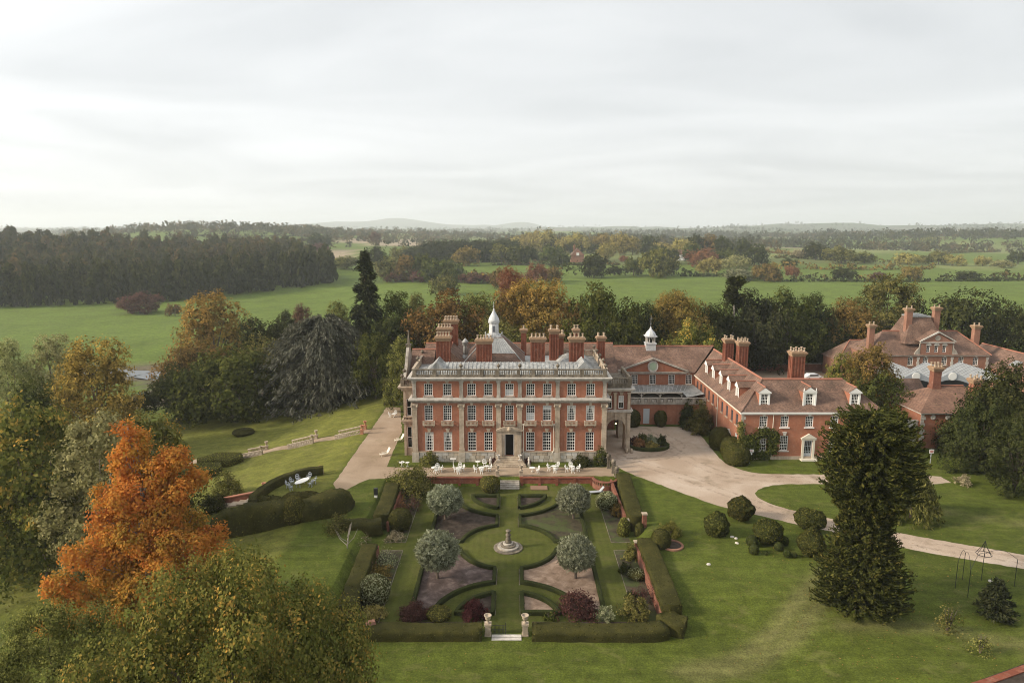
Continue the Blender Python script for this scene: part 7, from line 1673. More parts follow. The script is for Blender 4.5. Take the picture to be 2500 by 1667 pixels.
# ------------------------------------------------------------------ right lawn: topiary, young trees, rose frame
for k, (zx, zy, w_, h, pf, st, lb) in enumerate(((550, 450, 4.1, 3.2, [(0.8, 0), (0.95, 0.3), (1.0, 0.5), (0.6, 0.75), (0.05, 1)], 0.5, 'pointed topiary touching the drive edge'), (400, 545, 3.6, 3.3, [(0.75, 0), (0.95, 0.2), (1.0, 0.5), (0.6, 0.8), (0.05, 1)], 0.0, 'pointed topiary nearest the long hedge'),
    (730, 605, 4.0, 2.7, [(0.6, 0), (0.95, 0.25), (1.0, 0.6), (0.75, 0.85), (0.4, 0.98), (0.05, 1)], 0.5, 'broad dome topiary in the middle of the group'), (1010, 680, 3.8, 3.6, [(0.7, 0), (0.95, 0.25), (1.0, 0.4), (0.55, 0.75), (0.05, 1)], 0.3, 'pointed topiary against the spiky tall tree'), (1000, 520, 4.6, 2.2, [(0.6, 0), (0.95, 0.3), (1.0, 0.6), (0.8, 0.9), (0.3, 1.0), (0.03, 1.0)], 0.6, 'flat mushroom topiary behind the spiky tall tree'))):
    q = on_level(*Z7(zx, zy)); dome('lawn_topiary', lb, q[0], q[1]+0.6, w_*0.78, h*0.84, 'box_body', 'leaf_yew', 101+k, 'topiary', pf, z=t1(q[0], q[1]), stem=st*0.8, size=0.15, amp=0.11, density=90)
for k, (zx, zy, w_) in enumerate(((620, 612, 1.3), (632, 660, 1.1), (790, 640, 1.0), (825, 605, 1.0), (845, 682, 0.8), (708, 668, 0.5), (890, 685, 0.6))):
    q = on_level(*Z7(zx, zy)); dome('box_ball', ('dark little box ball left of the dome topiary', 'little box ball in front of the dome topiary, nearest the stones', 'little box ball right below the dome topiary', 'little box ball tucked behind the right edge of the dome topiary', 'tiny box ball on the lawn right of the group', 'tiniest box plant below the dome topiary', 'tiny box plant nearest the spiky tall tree')[k], q[0], q[1]+0.2, w_, w_*0.95, 'box_body', 'leaf_box', 111+k, 'shrub', z=t1(q[0], q[1]), group='little box balls on the lawn')
for k, (zx, zy) in enumerate(((490, 550), (515, 560), (520, 590), (340, 725), (2137, 832))):
    q = on_level(*Z7(zx, zy)); thing('lawn_stone', ('pale stone on the lawn, first of the three by the topiary', 'pale stone on the lawn, middle of the three by the topiary', 'pale stone on the lawn, nearest of the three by the topiary', 'flat pale stone alone on the lawn by the long hedge', 'white stone under the rose frame')[k], 'stone', (q[0], q[1], t1(q[0], q[1])), k*1.1, data=MB().lathe([(0.2, 0), (0.18, 0.09), (0.08, 0.14), (0.0, 0.15)], 7, sx=1.3).mesh('lawn_stone', M['pale_stone']))
q = on_level(*Z7(2210, 1105)); branch_tree('dark_fir', 'dark bushy young fir on the lawn by the rose frame', q[0], q[1]+1.0, 0, 3.7, [(0, 1.5), (0.25, 1.7), (0.6, 1.1), (1, 0.1)], 120, 3, 'leaf_conifer', droop=0.15, per=10, size=0.14, rad=0.1, core=0.05)
q = on_level(*Z7(1860, 1160)); bush('young_tree', 'thin brownish young tree on the lawn near the spiky tall tree', q[0], q[1], 2.2, 2.9, 'leaf_olive', 61, 60, 10, 0.11, 0.16, cat='tree')
q = on_level(*Z7(2070, 1290)); bush('young_tree', 'small yellow sapling on the worn lawn', q[0], q[1], 1.9, 2.0, 'leaf_olive', 62, 60, 9, 0.1, 0.16, cat='tree')
q = on_level(*Z7(1960, 215)); bush('white_shrub', 'small white flowering shrub on the far lawn', q[0], q[1], 2.3, 1.5, 'leaf_straw', 63, 70, 16, 0.12)
for k, (zx, zy) in enumerate(((2000, 145), (2085, 140))):
    q = on_level(*Z7(zx, zy)); dome('lawn_dome', ('low dark dome on the far lawn, nearer the lodge', 'low dark dome on the far lawn, nearer the dark yew')[k], q[0], q[1]+0.4, 2.3, 1.3, 'box_body', 'leaf_box', 121+k, 'shrub', z=0)
rf_ = thing('rose_frame', 'thin black iron rose frame with a pointed crown on the right lawn', 'frame', (47.5, 63.0, 0))
posts = [(-3.2, 0.2), (-1.3, 2.0), (-3.0, -1.4), (0.5, 1.8), (3.0, 0.6), (-2.1, -3.0)]
for x, y in posts: part('post', MB().tube([(x, y, 0), (x, y, 2.9)], 0.028, 5), M['black_iron'], rf_)
for (ax, ay), (bx, by) in zip(posts[:4], posts[1:5]): part('hoop', MB().tube([(ax+(bx-ax)*t, ay+(by-ay)*t, 2.9+0.7*math.sin(PI*t)) for t in [i/8 for i in range(9)]], 0.02, 5), M['black_iron'], rf_)
cm = MB()
for k in range(6): cm.tube([(0.7*math.cos(k*PI/3), 1.2+0.7*math.sin(k*PI/3), 3.2), (0.25*math.cos(k*PI/3), 1.2+0.25*math.sin(k*PI/3), 3.9), (0, 1.2, 4.6)], 0.025, 4)
cm.tube([(0.7*math.cos(a), 1.2+0.7*math.sin(a), 3.2) for a in [2*PI*k/12 for k in range(13)]], 0.03, 4); part('crown_top', cm, M['black_iron'], rf_)
ew = thing('lawn_edge_wall', 'curved brick-edged wall at the near corner of the right lawn', 'wall', (0, 0, 0)); wmb = MB(); pts = [on_level(*Z7(a, b))[:2] for a, b in ((1950, 1505), (2100, 1460), (2230, 1415), (2352, 1370), (2480, 1310))]
for (ax, ay), (bx, by) in zip(pts[:-1], pts[1:]): wmb.prism([(ax, ay), (ax+0.3, ay-0.5), (bx+0.3, by-0.5), (bx, by)], -0.3, 0.12, 'z')
part('wall', wmb, M['chimney_brick'], ew)
sheet('soil_patch', [pts[0], (pts[0][0]+2, pts[0][1]-6), (pts[-1][0]+8, pts[-1][1]-6), pts[-1]], 0.02, M['soil'])

# ------------------------------------------------------------------ trees of the park and garden
def at(fx, top, wpx, Y):
    x, _, zt = on_depth(*FU(fx, top), Y); dep = Y*CP + (CAM_H - zt)*SP
    return x, Y, zt, wpx*1.06293/FPX*dep
def T1(label, fx, top, wpx, Y, mat, lod='mid', name='broadleaf_tree', group=None, **kw):
    x, y, zt, w_ = at(fx, top, wpx, Y); return broad_tree(name, label, x, y, zt, w_, mat, lod, group=group, **kw)
# foreground
T1('huge golden green tree filling the near corner, nearest of all', 515, 1290, 640, 36, 'leaf_turning', 'hi', seed=1, k=52, spread=0.80, lr=(0.13, 0.25), gap=0.3, skirt=0.05)
T1('dense green tree at the bottom corner beside the golden green one', 100, 1400, 360, 37, 'leaf_olive', 'hi', seed=2, k=44, spread=0.80, lr=(0.13, 0.25), gap=0.3, skirt=0.05, per=0.7)
# orange maple: towering irregular crown of stacked lobes
def maple():
    rng = np.random.default_rng(5); x, y, zt, w_ = at(308, 970, 395, 57); g = t1(x, y); H = zt - g; R_ = w_/2
    spec = [(-0.1, 0.97, 0.13), (0.0, 0.9, 0.2), (-0.12, 0.83, 0.24), (0.2, 0.78, 0.22), (0.45, 0.84, 0.15), (0.55, 0.72, 0.18), (0.05, 0.70, 0.32), (-0.3, 0.70, 0.18), (0.3, 0.62, 0.28), (-0.35, 0.62, 0.2), (0.05, 0.55, 0.36), (0.45, 0.52, 0.2), (-0.15, 0.48, 0.32), (0.7, 0.46, 0.2), (0.35, 0.42, 0.3), (-0.6, 0.44, 0.22), (-0.35, 0.36, 0.34), (-0.78, 0.34, 0.2), (0.1, 0.32, 0.36), (0.65, 0.3, 0.28), (-0.6, 0.24, 0.3), (-0.15, 0.2, 0.36), (0.4, 0.18, 0.34), (-0.85, 0.2, 0.18), (0.8, 0.2, 0.2)]
    L_ = []
    for a, h, r in spec:
        for s in (-1, 1):
            L_.append((a*R_, s*rng.uniform(0.02, 0.6)*R_*(1.05-h)*1.3, h*H, r*R_*rng.uniform(0.62, 0.8)))
    sub = []
    for lx, ly, lz, lr_ in L_:
        for j in range(5):
            d = unit(rng.normal(0, 1, 3) + np.array([0, 0, 0.2])); sub.append((lx+d[0]*lr_*0.75, ly+d[1]*lr_*0.75, lz+d[2]*lr_*0.75, lr_*rng.uniform(0.35, 0.6)))
    base_n = len(L_); L_ = np.array([(a, b, c_, r*0.85) for a, b, c_, r in L_] + sub); P, Q = crown_points(rng, L_, 2900, cut=0.86, gap=0.12); 
    nrm = unit(Q[:, :3]*0.8 + np.array([0, 0, 0.4])); lv = rng.random(len(L_))
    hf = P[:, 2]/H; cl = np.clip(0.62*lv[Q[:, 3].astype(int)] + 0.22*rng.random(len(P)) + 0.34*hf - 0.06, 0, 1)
    v, val = leaf_arrays(P, nrm, 28, 0.26, 0.17, rng, 0.6, 1.5, cl)
    o = thing('maple_tree', 'towering flame orange maple behind the golden green foreground tree', 'tree', (x, y, g))
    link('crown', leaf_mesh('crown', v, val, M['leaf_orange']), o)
    mb = MB().tube([(0, 0, -0.5), (0.2, 0, H*0.3), (0, 0.2, H*0.6), (0.1, 0, H*0.92)], [0.5, 0.38, 0.22, 0.05], 8)
    for i in rng.choice(base_n, 22, replace=False):
        lx, ly, lz, lr_ = L_[i]; s = max(1.0, lz - abs(lx)*0.7); mb.tube([(0, 0, s*0.9), (lx*0.5, ly*0.5, (s*0.9+lz)/2), (lx, ly, lz), (lx*1.08, ly*1.08, lz+lr_*0.8)], [0.16, 0.1, 0.06, 0.02], 5)
    part('trunk', mb, M['pale_bark'], o)
maple()
# left bank trees
T1('tall tree with golden tipped crown at the picture edge above the dark hollow', 62, 912, 280, 76, 'leaf_turning', 'mid', seed=3, k=20, lr=(0.22, 0.36), spread=0.7, skirt=0.03)
T1('pale yellowing tree with bare twigs left of the maple', 205, 952, 230, 71, 'leaf_pale', 'mid', seed=4, k=20, lr=(0.2, 0.34), spread=0.72, gap=0.15, bark='pale_bark', skirt=0.05)
T1('pale yellow green tree just behind the top of the maple', 335, 945, 205, 84, 'leaf_turning', 'mid', seed=5, k=20, lr=(0.2, 0.34), spread=0.72, gap=0.15, bark='pale_bark', skirt=0.05)
T1('green tree in the dark hollow at the picture edge', 25, 1000, 190, 80, 'leaf_turning', 'mid', seed=2, skirt=0.02)
T1('dark bushy tree in the hollow left of the maple', 150, 1060, 165, 76, 'leaf_green', 'mid', seed=1, skirt=0.02)
T1('copper gold oak by the river bend', 205, 776, 190, 122, 'leaf_gold', 'mid', seed=3, skirt=0.08)
T1('pale willow behind the copper gold oak', 110, 770, 135, 140, 'leaf_pale', 'mid', seed=4, skirt=0.05); T1('pale willow at the picture edge', 10, 778, 110, 132, 'leaf_pale', 'mid', seed=5, skirt=0.05)
T1('dark rounded tree below the pale willows', 65, 862, 150, 104, 'leaf_green', 'mid', seed=1, skirt=0.03)
T1('big russet gold oak standing over the river field', 482, 668, 172, 195, 'leaf_gold', 'mid', seed=2, skirt=0.08)
T1('bronze spreading tree in front of the russet gold oak', 450, 782, 170, 172, 'leaf_bronze', 'mid', seed=4, skirt=0.05)
T1('dark olive tree by the river bank', 400, 838, 150, 150, 'leaf_dark', 'mid', seed=5, skirt=0.03, depth=16); T1('dark olive tree behind the yew mass', 610, 728, 170, 175, 'leaf_dark', 'mid', seed=1, skirt=0.03)
T1('dusky round tree at the edge of the river field', 690, 697, 62, 225, 'leaf_copper', 'mid', seed=3); T1('dark olive tree beside the dusky round one', 655, 712, 60, 205, 'leaf_dark', 'mid', seed=4)
T1('broad dark green yew mass on the lawn bank', 520, 795, 255, 146, 'leaf_green', 'mid', seed=2, k=18, lr=(0.24, 0.4), skirt=0.0)
T1('green shoulder of the yew mass next to the cedar', 605, 770, 150, 156, 'leaf_olive', 'mid', seed=5, k=18, skirt=0.0)
dome('lawn_mound', 'low dark clipped mound at the edge of the bank lawn', *on_level(*Z6(700, 345), -4.0)[:2], 4.2, 1.1, 'hedge_body', 'leaf_yew', 131, 'shrub')
q = on_level(*Z6(1975, 150)); hedge('yew_column', 'tall dark square-clipped yew at the far end of the gravel walk', [(q[0]-0.9, q[1]+1.6), (q[0]+1.1, q[1]+1.6)], 2.4, 5.2, seed=15, z=0, cat='topiary')
# great weeping cedar
x, y, zt, w_ = at(742, 722, 330, 150); g = t1(x, y)
branch_tree('weeping_cedar', 'great grey blue weeping cedar beside the bank lawn', x, y, g, zt-g, [(0, w_*0.52), (0.3, w_*0.54), (0.6, w_*0.48), (0.82, w_*0.38), (0.95, w_*0.24), (1, w_*0.15)], 950, 12, 'leaf_cedar', boughs=170, droop=0.24, tip=-0.12, per=11, size=0.23, aspect=4.0, rad=0.27, core=0.35, hang=0.55, zpow=0.85, seg=8, zmin=0.04, squash=0.95, tube_r=0.05, rag=(0.6, 1.1))
x, y, zt, w_ = at(835, 573, 82, 162); g = t1(x, y)
branch_tree('tall_fir', 'tall dark ragged fir rising above the house trees', x, y, g, zt-g, [(0, 5.4), (0.4, 4.8), (0.65, 3.3), (0.75, 2.2), (0.82, 2.8), (0.92, 1.6), (1, 0.3)], 420, 13, 'leaf_conifer', boughs=130, rag=(0.5, 1.1), droop=0.3, tip=0.12, per=12, size=0.34, aspect=2.8, rad=0.36, core=0.28, zmin=0.1)
T1('yellowing tree beside the tall ragged fir', 775, 690, 65, 168, 'leaf_olive', 'mid', seed=3)
# behind the house
for a in [('green tree just right of the tall ragged fir', 905, 670, 85, 165, 'leaf_green'), ('bright green tree beside the manor gable', 858, 765, 85, 142, 'leaf_green'), ('light green tree overlapping the manor finial', 925, 772, 95, 130, 'leaf_olive'), ('dark broad tree above the bright green one', 895, 722, 110, 155, 'leaf_dark'),
          ('bronze tipped oak behind the triple chimneys', 1020, 668, 160, 158, 'leaf_bronze'), ('olive tree right of the bronze tipped oak', 1095, 672, 100, 168, 'leaf_olive'), ('grey green tree above the bronze tipped oak', 955, 672, 50, 215, 'leaf_olive'), ('low yellow olive bush behind the lantern', 1150, 735, 150, 142, 'leaf_olive'), 
          ('golden oak behind the lantern', 1190, 642, 120, 170, 'leaf_gold'), ('second golden oak above the middle chimneys', 1258, 640, 110, 168, 'leaf_gold'), ('russet tree rising behind the golden oaks', 1170, 612, 72, 215, 'leaf_russet'), ('bronze tree between golden oak and dark green oak', 1315, 690, 90, 158, 'leaf_bronze'),
          ('large dark green oak above the drive end chimney', 1388, 648, 150, 152, 'leaf_green'), ('dark tree below the large green oak', 1340, 752, 140, 140, 'leaf_dark'), ('dark ivy green tree left of the bell turret', 1478, 692, 90, 158, 'leaf_dark'), ('shadowed tree behind the bell turret', 1440, 735, 90, 146, 'leaf_dark'),
          ('golden beech right of the bell turret', 1568, 668, 120, 160, 'leaf_bronze'), ('golden green beech above the courtyard roof', 1600, 735, 110, 146, 'leaf_turning'), ('brown tinted tree behind the golden beech', 1530, 672, 90, 182, 'leaf_bronze'), ('dark tree right of the golden beech', 1650, 690, 110, 165, 'leaf_dark'),
          ('dark pine mass behind the paired chimneys', 1745, 665, 120, 168, 'leaf_conifer'), ('dark green oak over the boundary wall', 1815, 664, 130, 172, 'leaf_green'), ('dark green tree next to the dark oak', 1875, 672, 85, 178, 'leaf_dark'), ('brownish dark tree left of the yellow green ash', 1950, 688, 120, 178, 'leaf_bronze'),
          ('tall yellow green ash above the stables', 2045, 632, 150, 190, 'leaf_olive'), ('broad dark tree behind the stable tower', 2190, 662, 190, 190, 'leaf_dark'), ('dark tree behind the right end of the stables', 2330, 692, 130, 185, 'leaf_dark'), ('dark tree between ash and stable chimney', 2000, 745, 110, 172, 'leaf_dark'), ('dark green tree filling behind the cottage range', 1900, 745, 130, 176, 'leaf_dark'), ('dark undergrowth tree over the boundary wall middle', 1780, 760, 150, 174, 'leaf_dark'), ('dark undergrowth tree behind the paired chimneys', 1690, 760, 110, 172, 'leaf_dark'),
          ('brown half-bare ash standing before the stables', 2010, 788, 120, 120, 'leaf_bronze'), ('thin gold leaved tree beside the half-bare ash', 1955, 812, 110, 124, 'leaf_turning'), ('dark lower crown under the half-bare ash', 2020, 850, 130, 117, 'leaf_green'),
          ('big dark yew filling the far right edge', 2315, 828, 190, 98, 'leaf_dark'), ('olive dark yew in front of the far right edge', 2270, 905, 150, 96, 'leaf_dark'), ('dark yew beside the lodge', 2240, 950, 110, 103, 'leaf_dark'), ('dark evergreen at the right edge below the yews', 2350, 960, 130, 88, 'leaf_dark')]:
    a = (a[0], a[1], a[2], a[3]*(1.3 if 140 <= a[4] < 200 and a[1] < 2000 else 1.05), a[4], a[5]); T1(*a, skirt=0.03 if a[4] < 150 else 0.06)
bush('lodge_shrub', 'tall dark shrub against the lodge wall', 70.6, 105.2, 5.0, 4.8, 'leaf_dark', 64, 200, 30, 0.2, 0.1); bush('yew_skirt', 'low dark shrubs under the far yews', 76, 100.5, 6.5, 2.2, 'leaf_dark', 65, 160, 26, 0.18, 0.1); bush('yew_skirt', 'low mixed shrubs on the lawn edge under the right yews', 83, 97, 9, 2.6, 'leaf_dark', 66, 200, 26, 0.2, 0.1)
x, y, zt, w_ = at(1690, 638, 46, 165); g = t1(x, y)
pine = branch_tree('scots_pine', 'tall pine with bare pale trunk and a tuft of crown', x, y, g, zt-g, [(0, 0.8), (0.7, 1.0), (0.8, 2.4), (0.86, 1.9), (0.92, 3.4), (1, 1.2)], 110, 15, 'leaf_dark', boughs=22, rag=(0.4, 1.15), droop=-0.05, per=9, size=0.35, rad=0.35, core=0.22, bark='pale_bark', zmin=0.72)
x, y, zt, w_ = at(1805, 800, 30, 160)
# monkey puzzle
x, y = 33.0, 60.0; g = t1(x, y); H = 20.1-g
mk = branch_tree('monkey_puzzle', 'tall dark monkey puzzle tree with spiky drooping branches and a narrow waist', x, y, g, H*0.965, [(0.0, 4.0), (0.06, 4.4), (0.2, 4.3), (0.3, 3.4), (0.38, 2.6), (0.47, 2.4), (0.53, 3.0), (0.6, 4.3), (0.72, 4.6), (0.84, 4.4), (0.92, 3.9), (0.97, 3.1), (1.0, 2.0)], 1450, 21, 'leaf_monkey', droop=0.36, tip=0.24, per=7, size=0.14, aspect=2.6, rad=0.10, core=0.34, up=1.8, hang=-0.6, tube_r=0.10, seg=8, zmin=0.03, val_tip=0.25, jitter=1.2, rag=(0.72, 1.05))
# weeping brown shrub beyond it
q = on_level(*Z7(1720, 470)); branch_tree('weeping_shrub', 'olive brown weeping tree trailing on the lawn behind the monkey puzzle', q[0]-0.6, q[1]+2.0, 0, 6.5, [(0, 0.5), (0.7, 3.6), (0.9, 3.4), (1, 2.2)], 170, 22, 'leaf_olive', droop=1.35, tip=-0.1, per=12, size=0.14, aspect=4, rad=0.16, core=0.08, hang=1.4, zmin=0.75)

# fallen leaves on the lawns near the trees
rng = np.random.default_rng(31); xs_, ys_ = [], []
for cx_, cy_, sd_, n_ in ((-34, 60, 9, 700), (-14, 48, 8, 500), (33, 60, 7, 350), (22, 58, 14, 600), (45, 62, 12, 500), (-45, 105, 14, 600), (30, 76, 8, 250), (-20, 84, 4, 150)):
    xs_.append(rng.normal(cx_, sd_, n_)); ys_.append(rng.normal(cy_, sd_, n_))
xs_ = np.concatenate(xs_); ys_ = np.concatenate(ys_); ok = ~((xs_ > -18) & (xs_ < 17) & (ys_ > 55.5) & (ys_ < 95)) & ~((xs_ > -25.5) & (ys_ > 88)); xs_, ys_ = xs_[ok], ys_[ok]
C = np.stack([xs_, ys_, T(xs_, ys_)+0.05], 1); v, val = leaf_arrays(C, np.tile([[0, 0, 1.0]], (len(C), 1)), 1, 0.0, 0.10, rng, 0.25, 1.4)
o = link('fallen_leaves', leaf_mesh('fallen_leaves', v, val, M['leaf_bronze'])); o['kind'] = 'stuff'; o['label'] = 'fallen autumn leaves scattered over the lawns'; o['category'] = 'leaves'

# ------------------------------------------------------------------ open country trees, hedgerows and woods
setting('river', rv, M['water'])
def ZA(x, y): return x/2.8, 500 + y/2.8
def ZB(x, y): return 750 + x/2.6133, 500 + y/2.6133
def ZC(x, y): return 1600 + x/2.6133, 500 + y/2.6133
def foot(zf, x, y):
    sx, sy = zf(x, y); return far_pt(sx/1.06293, sy/1.06293)
def FT(label, zf, cx, top, base, wpx, mat, group=None, scale_px=2.6133, seed=None, lod='low', Yset=None):
    X, Y = foot(zf, cx, base); sx, sy = zf(cx, top)
    if Yset: Y = Yset
    X, _, zt = on_depth(sx, sy, Y); dep = Y*CP + (CAM_H-zt)*SP
    broad_tree('field_tree', label, X, Y, zt, 1.2*wpx/scale_px/FPX*dep, mat, lod, group=group, seed=seed, skirt=0.05)
FT('dark copper beech alone in the river field', ZA, 945, 592, 740, 235, 'leaf_copper', scale_px=2.8, lod='mid'); FT('small round tree beside the russet gold oak', ZA, 1190, 672, 760, 95, 'leaf_bronze', scale_px=2.8)
for a in [('olive round tree alone in the field behind the manor', 870, 440, 575, 145, 'leaf_olive'), ('red tinged tree at the hedge end above the golden oaks', 1310, 410, 560, 150, 'leaf_russet'), ('bronze tree left of the red tinged one', 1225, 400, 535, 95, 'leaf_bronze'), ('orange tree on the hedge behind the lantern', 1470, 370, 505, 140, 'leaf_russet'), ('brown tree right of the orange hedge tree', 1560, 390, 490, 120, 'leaf_bronze'),
          ('brown copse tree nearest the wood end', 520, 330, 490, 150, 'leaf_olive'), ('bronze tree inside the field copse', 620, 318, 488, 150, 'leaf_bronze'), ('green copse tree in the middle', 740, 310, 488, 140, 'leaf_green'), ('broad green copse tree', 860, 335, 492, 220, 'leaf_green'), ('low copper copse tree', 560, 415, 492, 130, 'leaf_copper'), ('second low copper copse tree', 720, 418, 494, 130, 'leaf_copper'), ('dark green end tree of the copse', 960, 395, 494, 120, 'leaf_green'), ('low copper hedge tree right of the copse', 1050, 425, 500, 130, 'leaf_copper'), ('low copper hedge tree near the orange one', 1150, 430, 502, 120, 'leaf_copper'),
          ('bronze tree before the dark plantation', 1005, 262, 390, 145, 'leaf_bronze'), ('grey green tree right of the dark plantation', 1240, 245, 380, 150, 'leaf_olive'), ('green tree beside the grey green one', 1340, 250, 382, 130, 'leaf_green'), ('dark tree left of the cottage group', 1420, 262, 380, 110, 'leaf_dark'), ('dark tree behind the cottage lane', 1560, 252, 382, 150, 'leaf_green'), ('dark round tree left of the brick cottage', 1630, 300, 412, 125, 'leaf_dark'), ('dark tall tree right of the brick cottage', 1832, 298, 466, 155, 'leaf_dark'), ('small dark hedge tree right of the cottage', 1965, 380, 452, 80, 'leaf_dark'), ('green tree by the second farmhouse', 2085, 330, 452, 120, 'leaf_green'), ('broad olive oak by the second farmhouse', 2215, 270, 462, 210, 'leaf_olive'), ('small russet tree on the cottage lawn', 2022, 322, 366, 52, 'leaf_russet'),
          ('dark oak on the stubble field edge', 75, 168, 290, 120, 'leaf_dark'), ('copper tree below the dark stubble oak', 85, 242, 305, 90, 'leaf_copper'), ('narrow copper tree on the stubble field', 430, 168, 262, 66, 'leaf_copper'), ('dark olive tree above the tall ragged fir', 430, 255, 412, 140, 'leaf_dark'), ('olive tree at the end of the wood', 250, 318, 412, 140, 'leaf_olive'), ('olive tree left of the dark plantation', 600, 262, 360, 130, 'leaf_olive')]:
    FT(a[0], ZB, *a[1:])
for k, (cx, top, base, wp) in enumerate(((1420, 165, 300, 140), (1500, 150, 300, 170), (1640, 200, 310, 110), (1740, 178, 310, 150), (1880, 180, 310, 115), (2000, 172, 320, 135), (1900, 245, 362, 95), (1350, 195, 300, 120), (2080, 200, 320, 100), (2280, 235, 330, 130))): FT(('yellow poplar with a split crown left of the tallest', 'tallest yellow poplar of the belt above the manor lantern', 'narrow yellow poplar left of the cottage chimney', 'broad yellow poplar straight behind the brick cottage', 'narrow yellow poplar just right of the brick cottage', 'broad yellow poplar second right of the cottage', 'low yellow tree in front of the poplars, right of the cottage', 'yellow poplar at the dark plantation end', 'narrow yellow poplar beside the dark oak', 'yellow poplar at the farm copse end of the belt')[k], ZB, cx, top, base, wp, 'leaf_yellow', 'yellow poplars behind the cottage')
for k, (cx, top, base, wp) in enumerate(((1565, 190, 300, 110), (1710, 238, 312, 95), (1842, 243, 312, 90), (2165, 190, 310, 140), (1280, 205, 310, 130), (2230, 250, 340, 110), (2330, 270, 380, 120))): FT(('dark tree right of the tallest yellow poplar', 'dark round tree directly behind the brick cottage', 'dark tree showing between the two poplars right of the cottage', 'large dark oak at the right of the poplar belt', 'dark tree beside the plantation end', 'dark tree below the large dark oak', 'dark tree at the end of the poplar belt')[k], ZB, cx, top, base, wp, 'leaf_dark', 'dark trees among the poplars')
for a in [('yellow olive tree at the farm copse top', 175, 208, 340, 125, 'leaf_yellow'), ('dark tree on the farm copse crest', 268, 182, 330, 110, 'leaf_dark'), ('dark bronze tree on the farm copse crest', 345, 186, 330, 100, 'leaf_bronze'), ('dark round tree on the farm copse crest', 425, 196, 340, 110, 'leaf_dark'), ('dark end tree on the farm copse crest', 555, 212, 350, 130, 'leaf_dark'), ('red chestnut in the farm copse', 300, 268, 398, 150, 'leaf_russet'), ('yellow maple in front of the red chestnut', 345, 330, 442, 135, 'leaf_yellow'), ('green tree left of the red chestnut', 240, 245, 380, 120, 'leaf_green'), ('light green tree in the farm copse', 520, 318, 412, 145, 'leaf_pale'), ('green tree in the farm copse middle', 440, 270, 390, 130, 'leaf_green'), ('dark tree at the right of the farm copse', 640, 248, 392, 130, 'leaf_dark'), ('bronze dark tree at the farm copse foot', 705, 365, 487, 185, 'leaf_bronze'), ('pale silvery bush at the farm copse foot', 530, 400, 482, 130, 'leaf_variegated'), ('second pale silvery bush at the farm copse foot', 610, 415, 482, 100, 'leaf_variegated'), ('small bright orange tree on the field hedge', 875, 385, 462, 78, 'leaf_russet'), ('dark green end tree of the farm copse', 760, 400, 487, 110, 'leaf_dark'), ('olive tree at the left of the farm copse', 60, 300, 450, 150, 'leaf_olive'),
          ('dark tall oak in the right meadows', 1030, 228, 352, 120, 'leaf_dark'), ('broad olive oak in the right meadows', 1195, 262, 375, 175, 'leaf_olive'), ('low olive oak next to the broad one', 1340, 298, 372, 145, 'leaf_olive'), ('straw coloured bush in the right meadows', 915, 280, 342, 70, 'leaf_straw'), ('dark hedge tree before the broad oak', 1205, 388, 487, 115, 'leaf_dark'), ('bronze hedge tree behind the yellow green ash', 1635, 388, 487, 115, 'leaf_bronze'), ('low bronze hedge bush in the right meadows', 1430, 428, 487, 120, 'leaf_copper'), ('yellow willow in the right meadows', 1615, 303, 382, 135, 'leaf_yellow'), ('small olive willow beside the yellow one', 1730, 315, 378, 85, 'leaf_olive'), ('grey green tree behind the willows', 1815, 290, 382, 105, 'leaf_olive'), ('second yellow willow in the right meadows', 1900, 314, 388, 125, 'leaf_yellow'), ('spreading olive tree far in the pale field', 1735, 200, 280, 95, 'leaf_olive'), ('upright yellow tree near the right edge', 2095, 320, 392, 78, 'leaf_yellow'), ('pale yellow bush near the right edge', 2225, 350, 402, 110, 'leaf_pale'), ('dark tree at the right edge of the meadows', 2325, 288, 380, 110, 'leaf_dark'), ('dark cloud-shaped hedge tree at the right', 2005, 418, 482, 115, 'leaf_dark'), ('dark hedge tree by the lane', 860, 335, 400, 80, 'leaf_dark')]:
    FT(a[0], ZC, *a[1:])
# dark plantation: a row of conifers each a tree
for k in range(16):
    cx = 665 + 36*k; X, Y = foot(ZB, cx, 372 - k*0.5); sx, sy = ZB(cx, 262 - 40*min(1, k/4) + (k % 3)*5); X, _, zt = on_depth(sx, sy, Y)
    broad_tree('plantation_conifer', ('dark conifer at the wood end of the solid plantation row' if k == 0 else 'dark conifer at the poplar end of the solid plantation row' if k == 15 else 'dark conifer inside the solid plantation row above the manor roofs'), X, Y, zt, 26, 'leaf_conifer', 'low', group='conifers of the dark plantation', skirt=0.0)
# merged low-detail trees for woods nobody could count
def wood(name, spots, mat, lod='low', protos=(1, 2, 3, 4), cat='wood', label=''):
    V, A = [], []; rng = np.random.default_rng(len(spots))
    src = []
    for s in protos:
        me_, _, lo = broad_proto(s, lod, 1.6 if lod == 'wood' else 1.0, k=9); n_ = len(me_.vertices); co = np.empty(n_*3, np.float32); me_.vertices.foreach_get('co', co); at_ = np.empty(n_*4, np.float32); me_.color_attributes['leaf'].data.foreach_get('color', at_)
        src.append((co.reshape(-1, 3), at_.reshape(-1, 4)[:, :3].reshape(-1, 4, 3)[:, 0], lo))
    for x, y, g, H, w_ in spots:
        co, av, lo = src[rng.integers(len(src))]; a = rng.uniform(0, 6.28); c_, s_ = math.cos(a), math.sin(a); ch = H/(1-lo)
        p = np.stack([(co[:, 0]*c_-co[:, 1]*s_)*w_/2 + x, (co[:, 0]*s_+co[:, 1]*c_)*w_/2 + y, co[:, 2]*ch + g + H - ch], 1); V.append(p)
        b = av.copy(); b[:, 1] = np.clip(0.3*b[:, 1] + 0.7*rng.random(), 0, 1); A.append(b)
    o = link(name, leaf_mesh(name, np.concatenate(V), np.concatenate(A), M[mat])); o['kind'] = 'stuff'; o['label'] = label; o['category'] = cat; return o
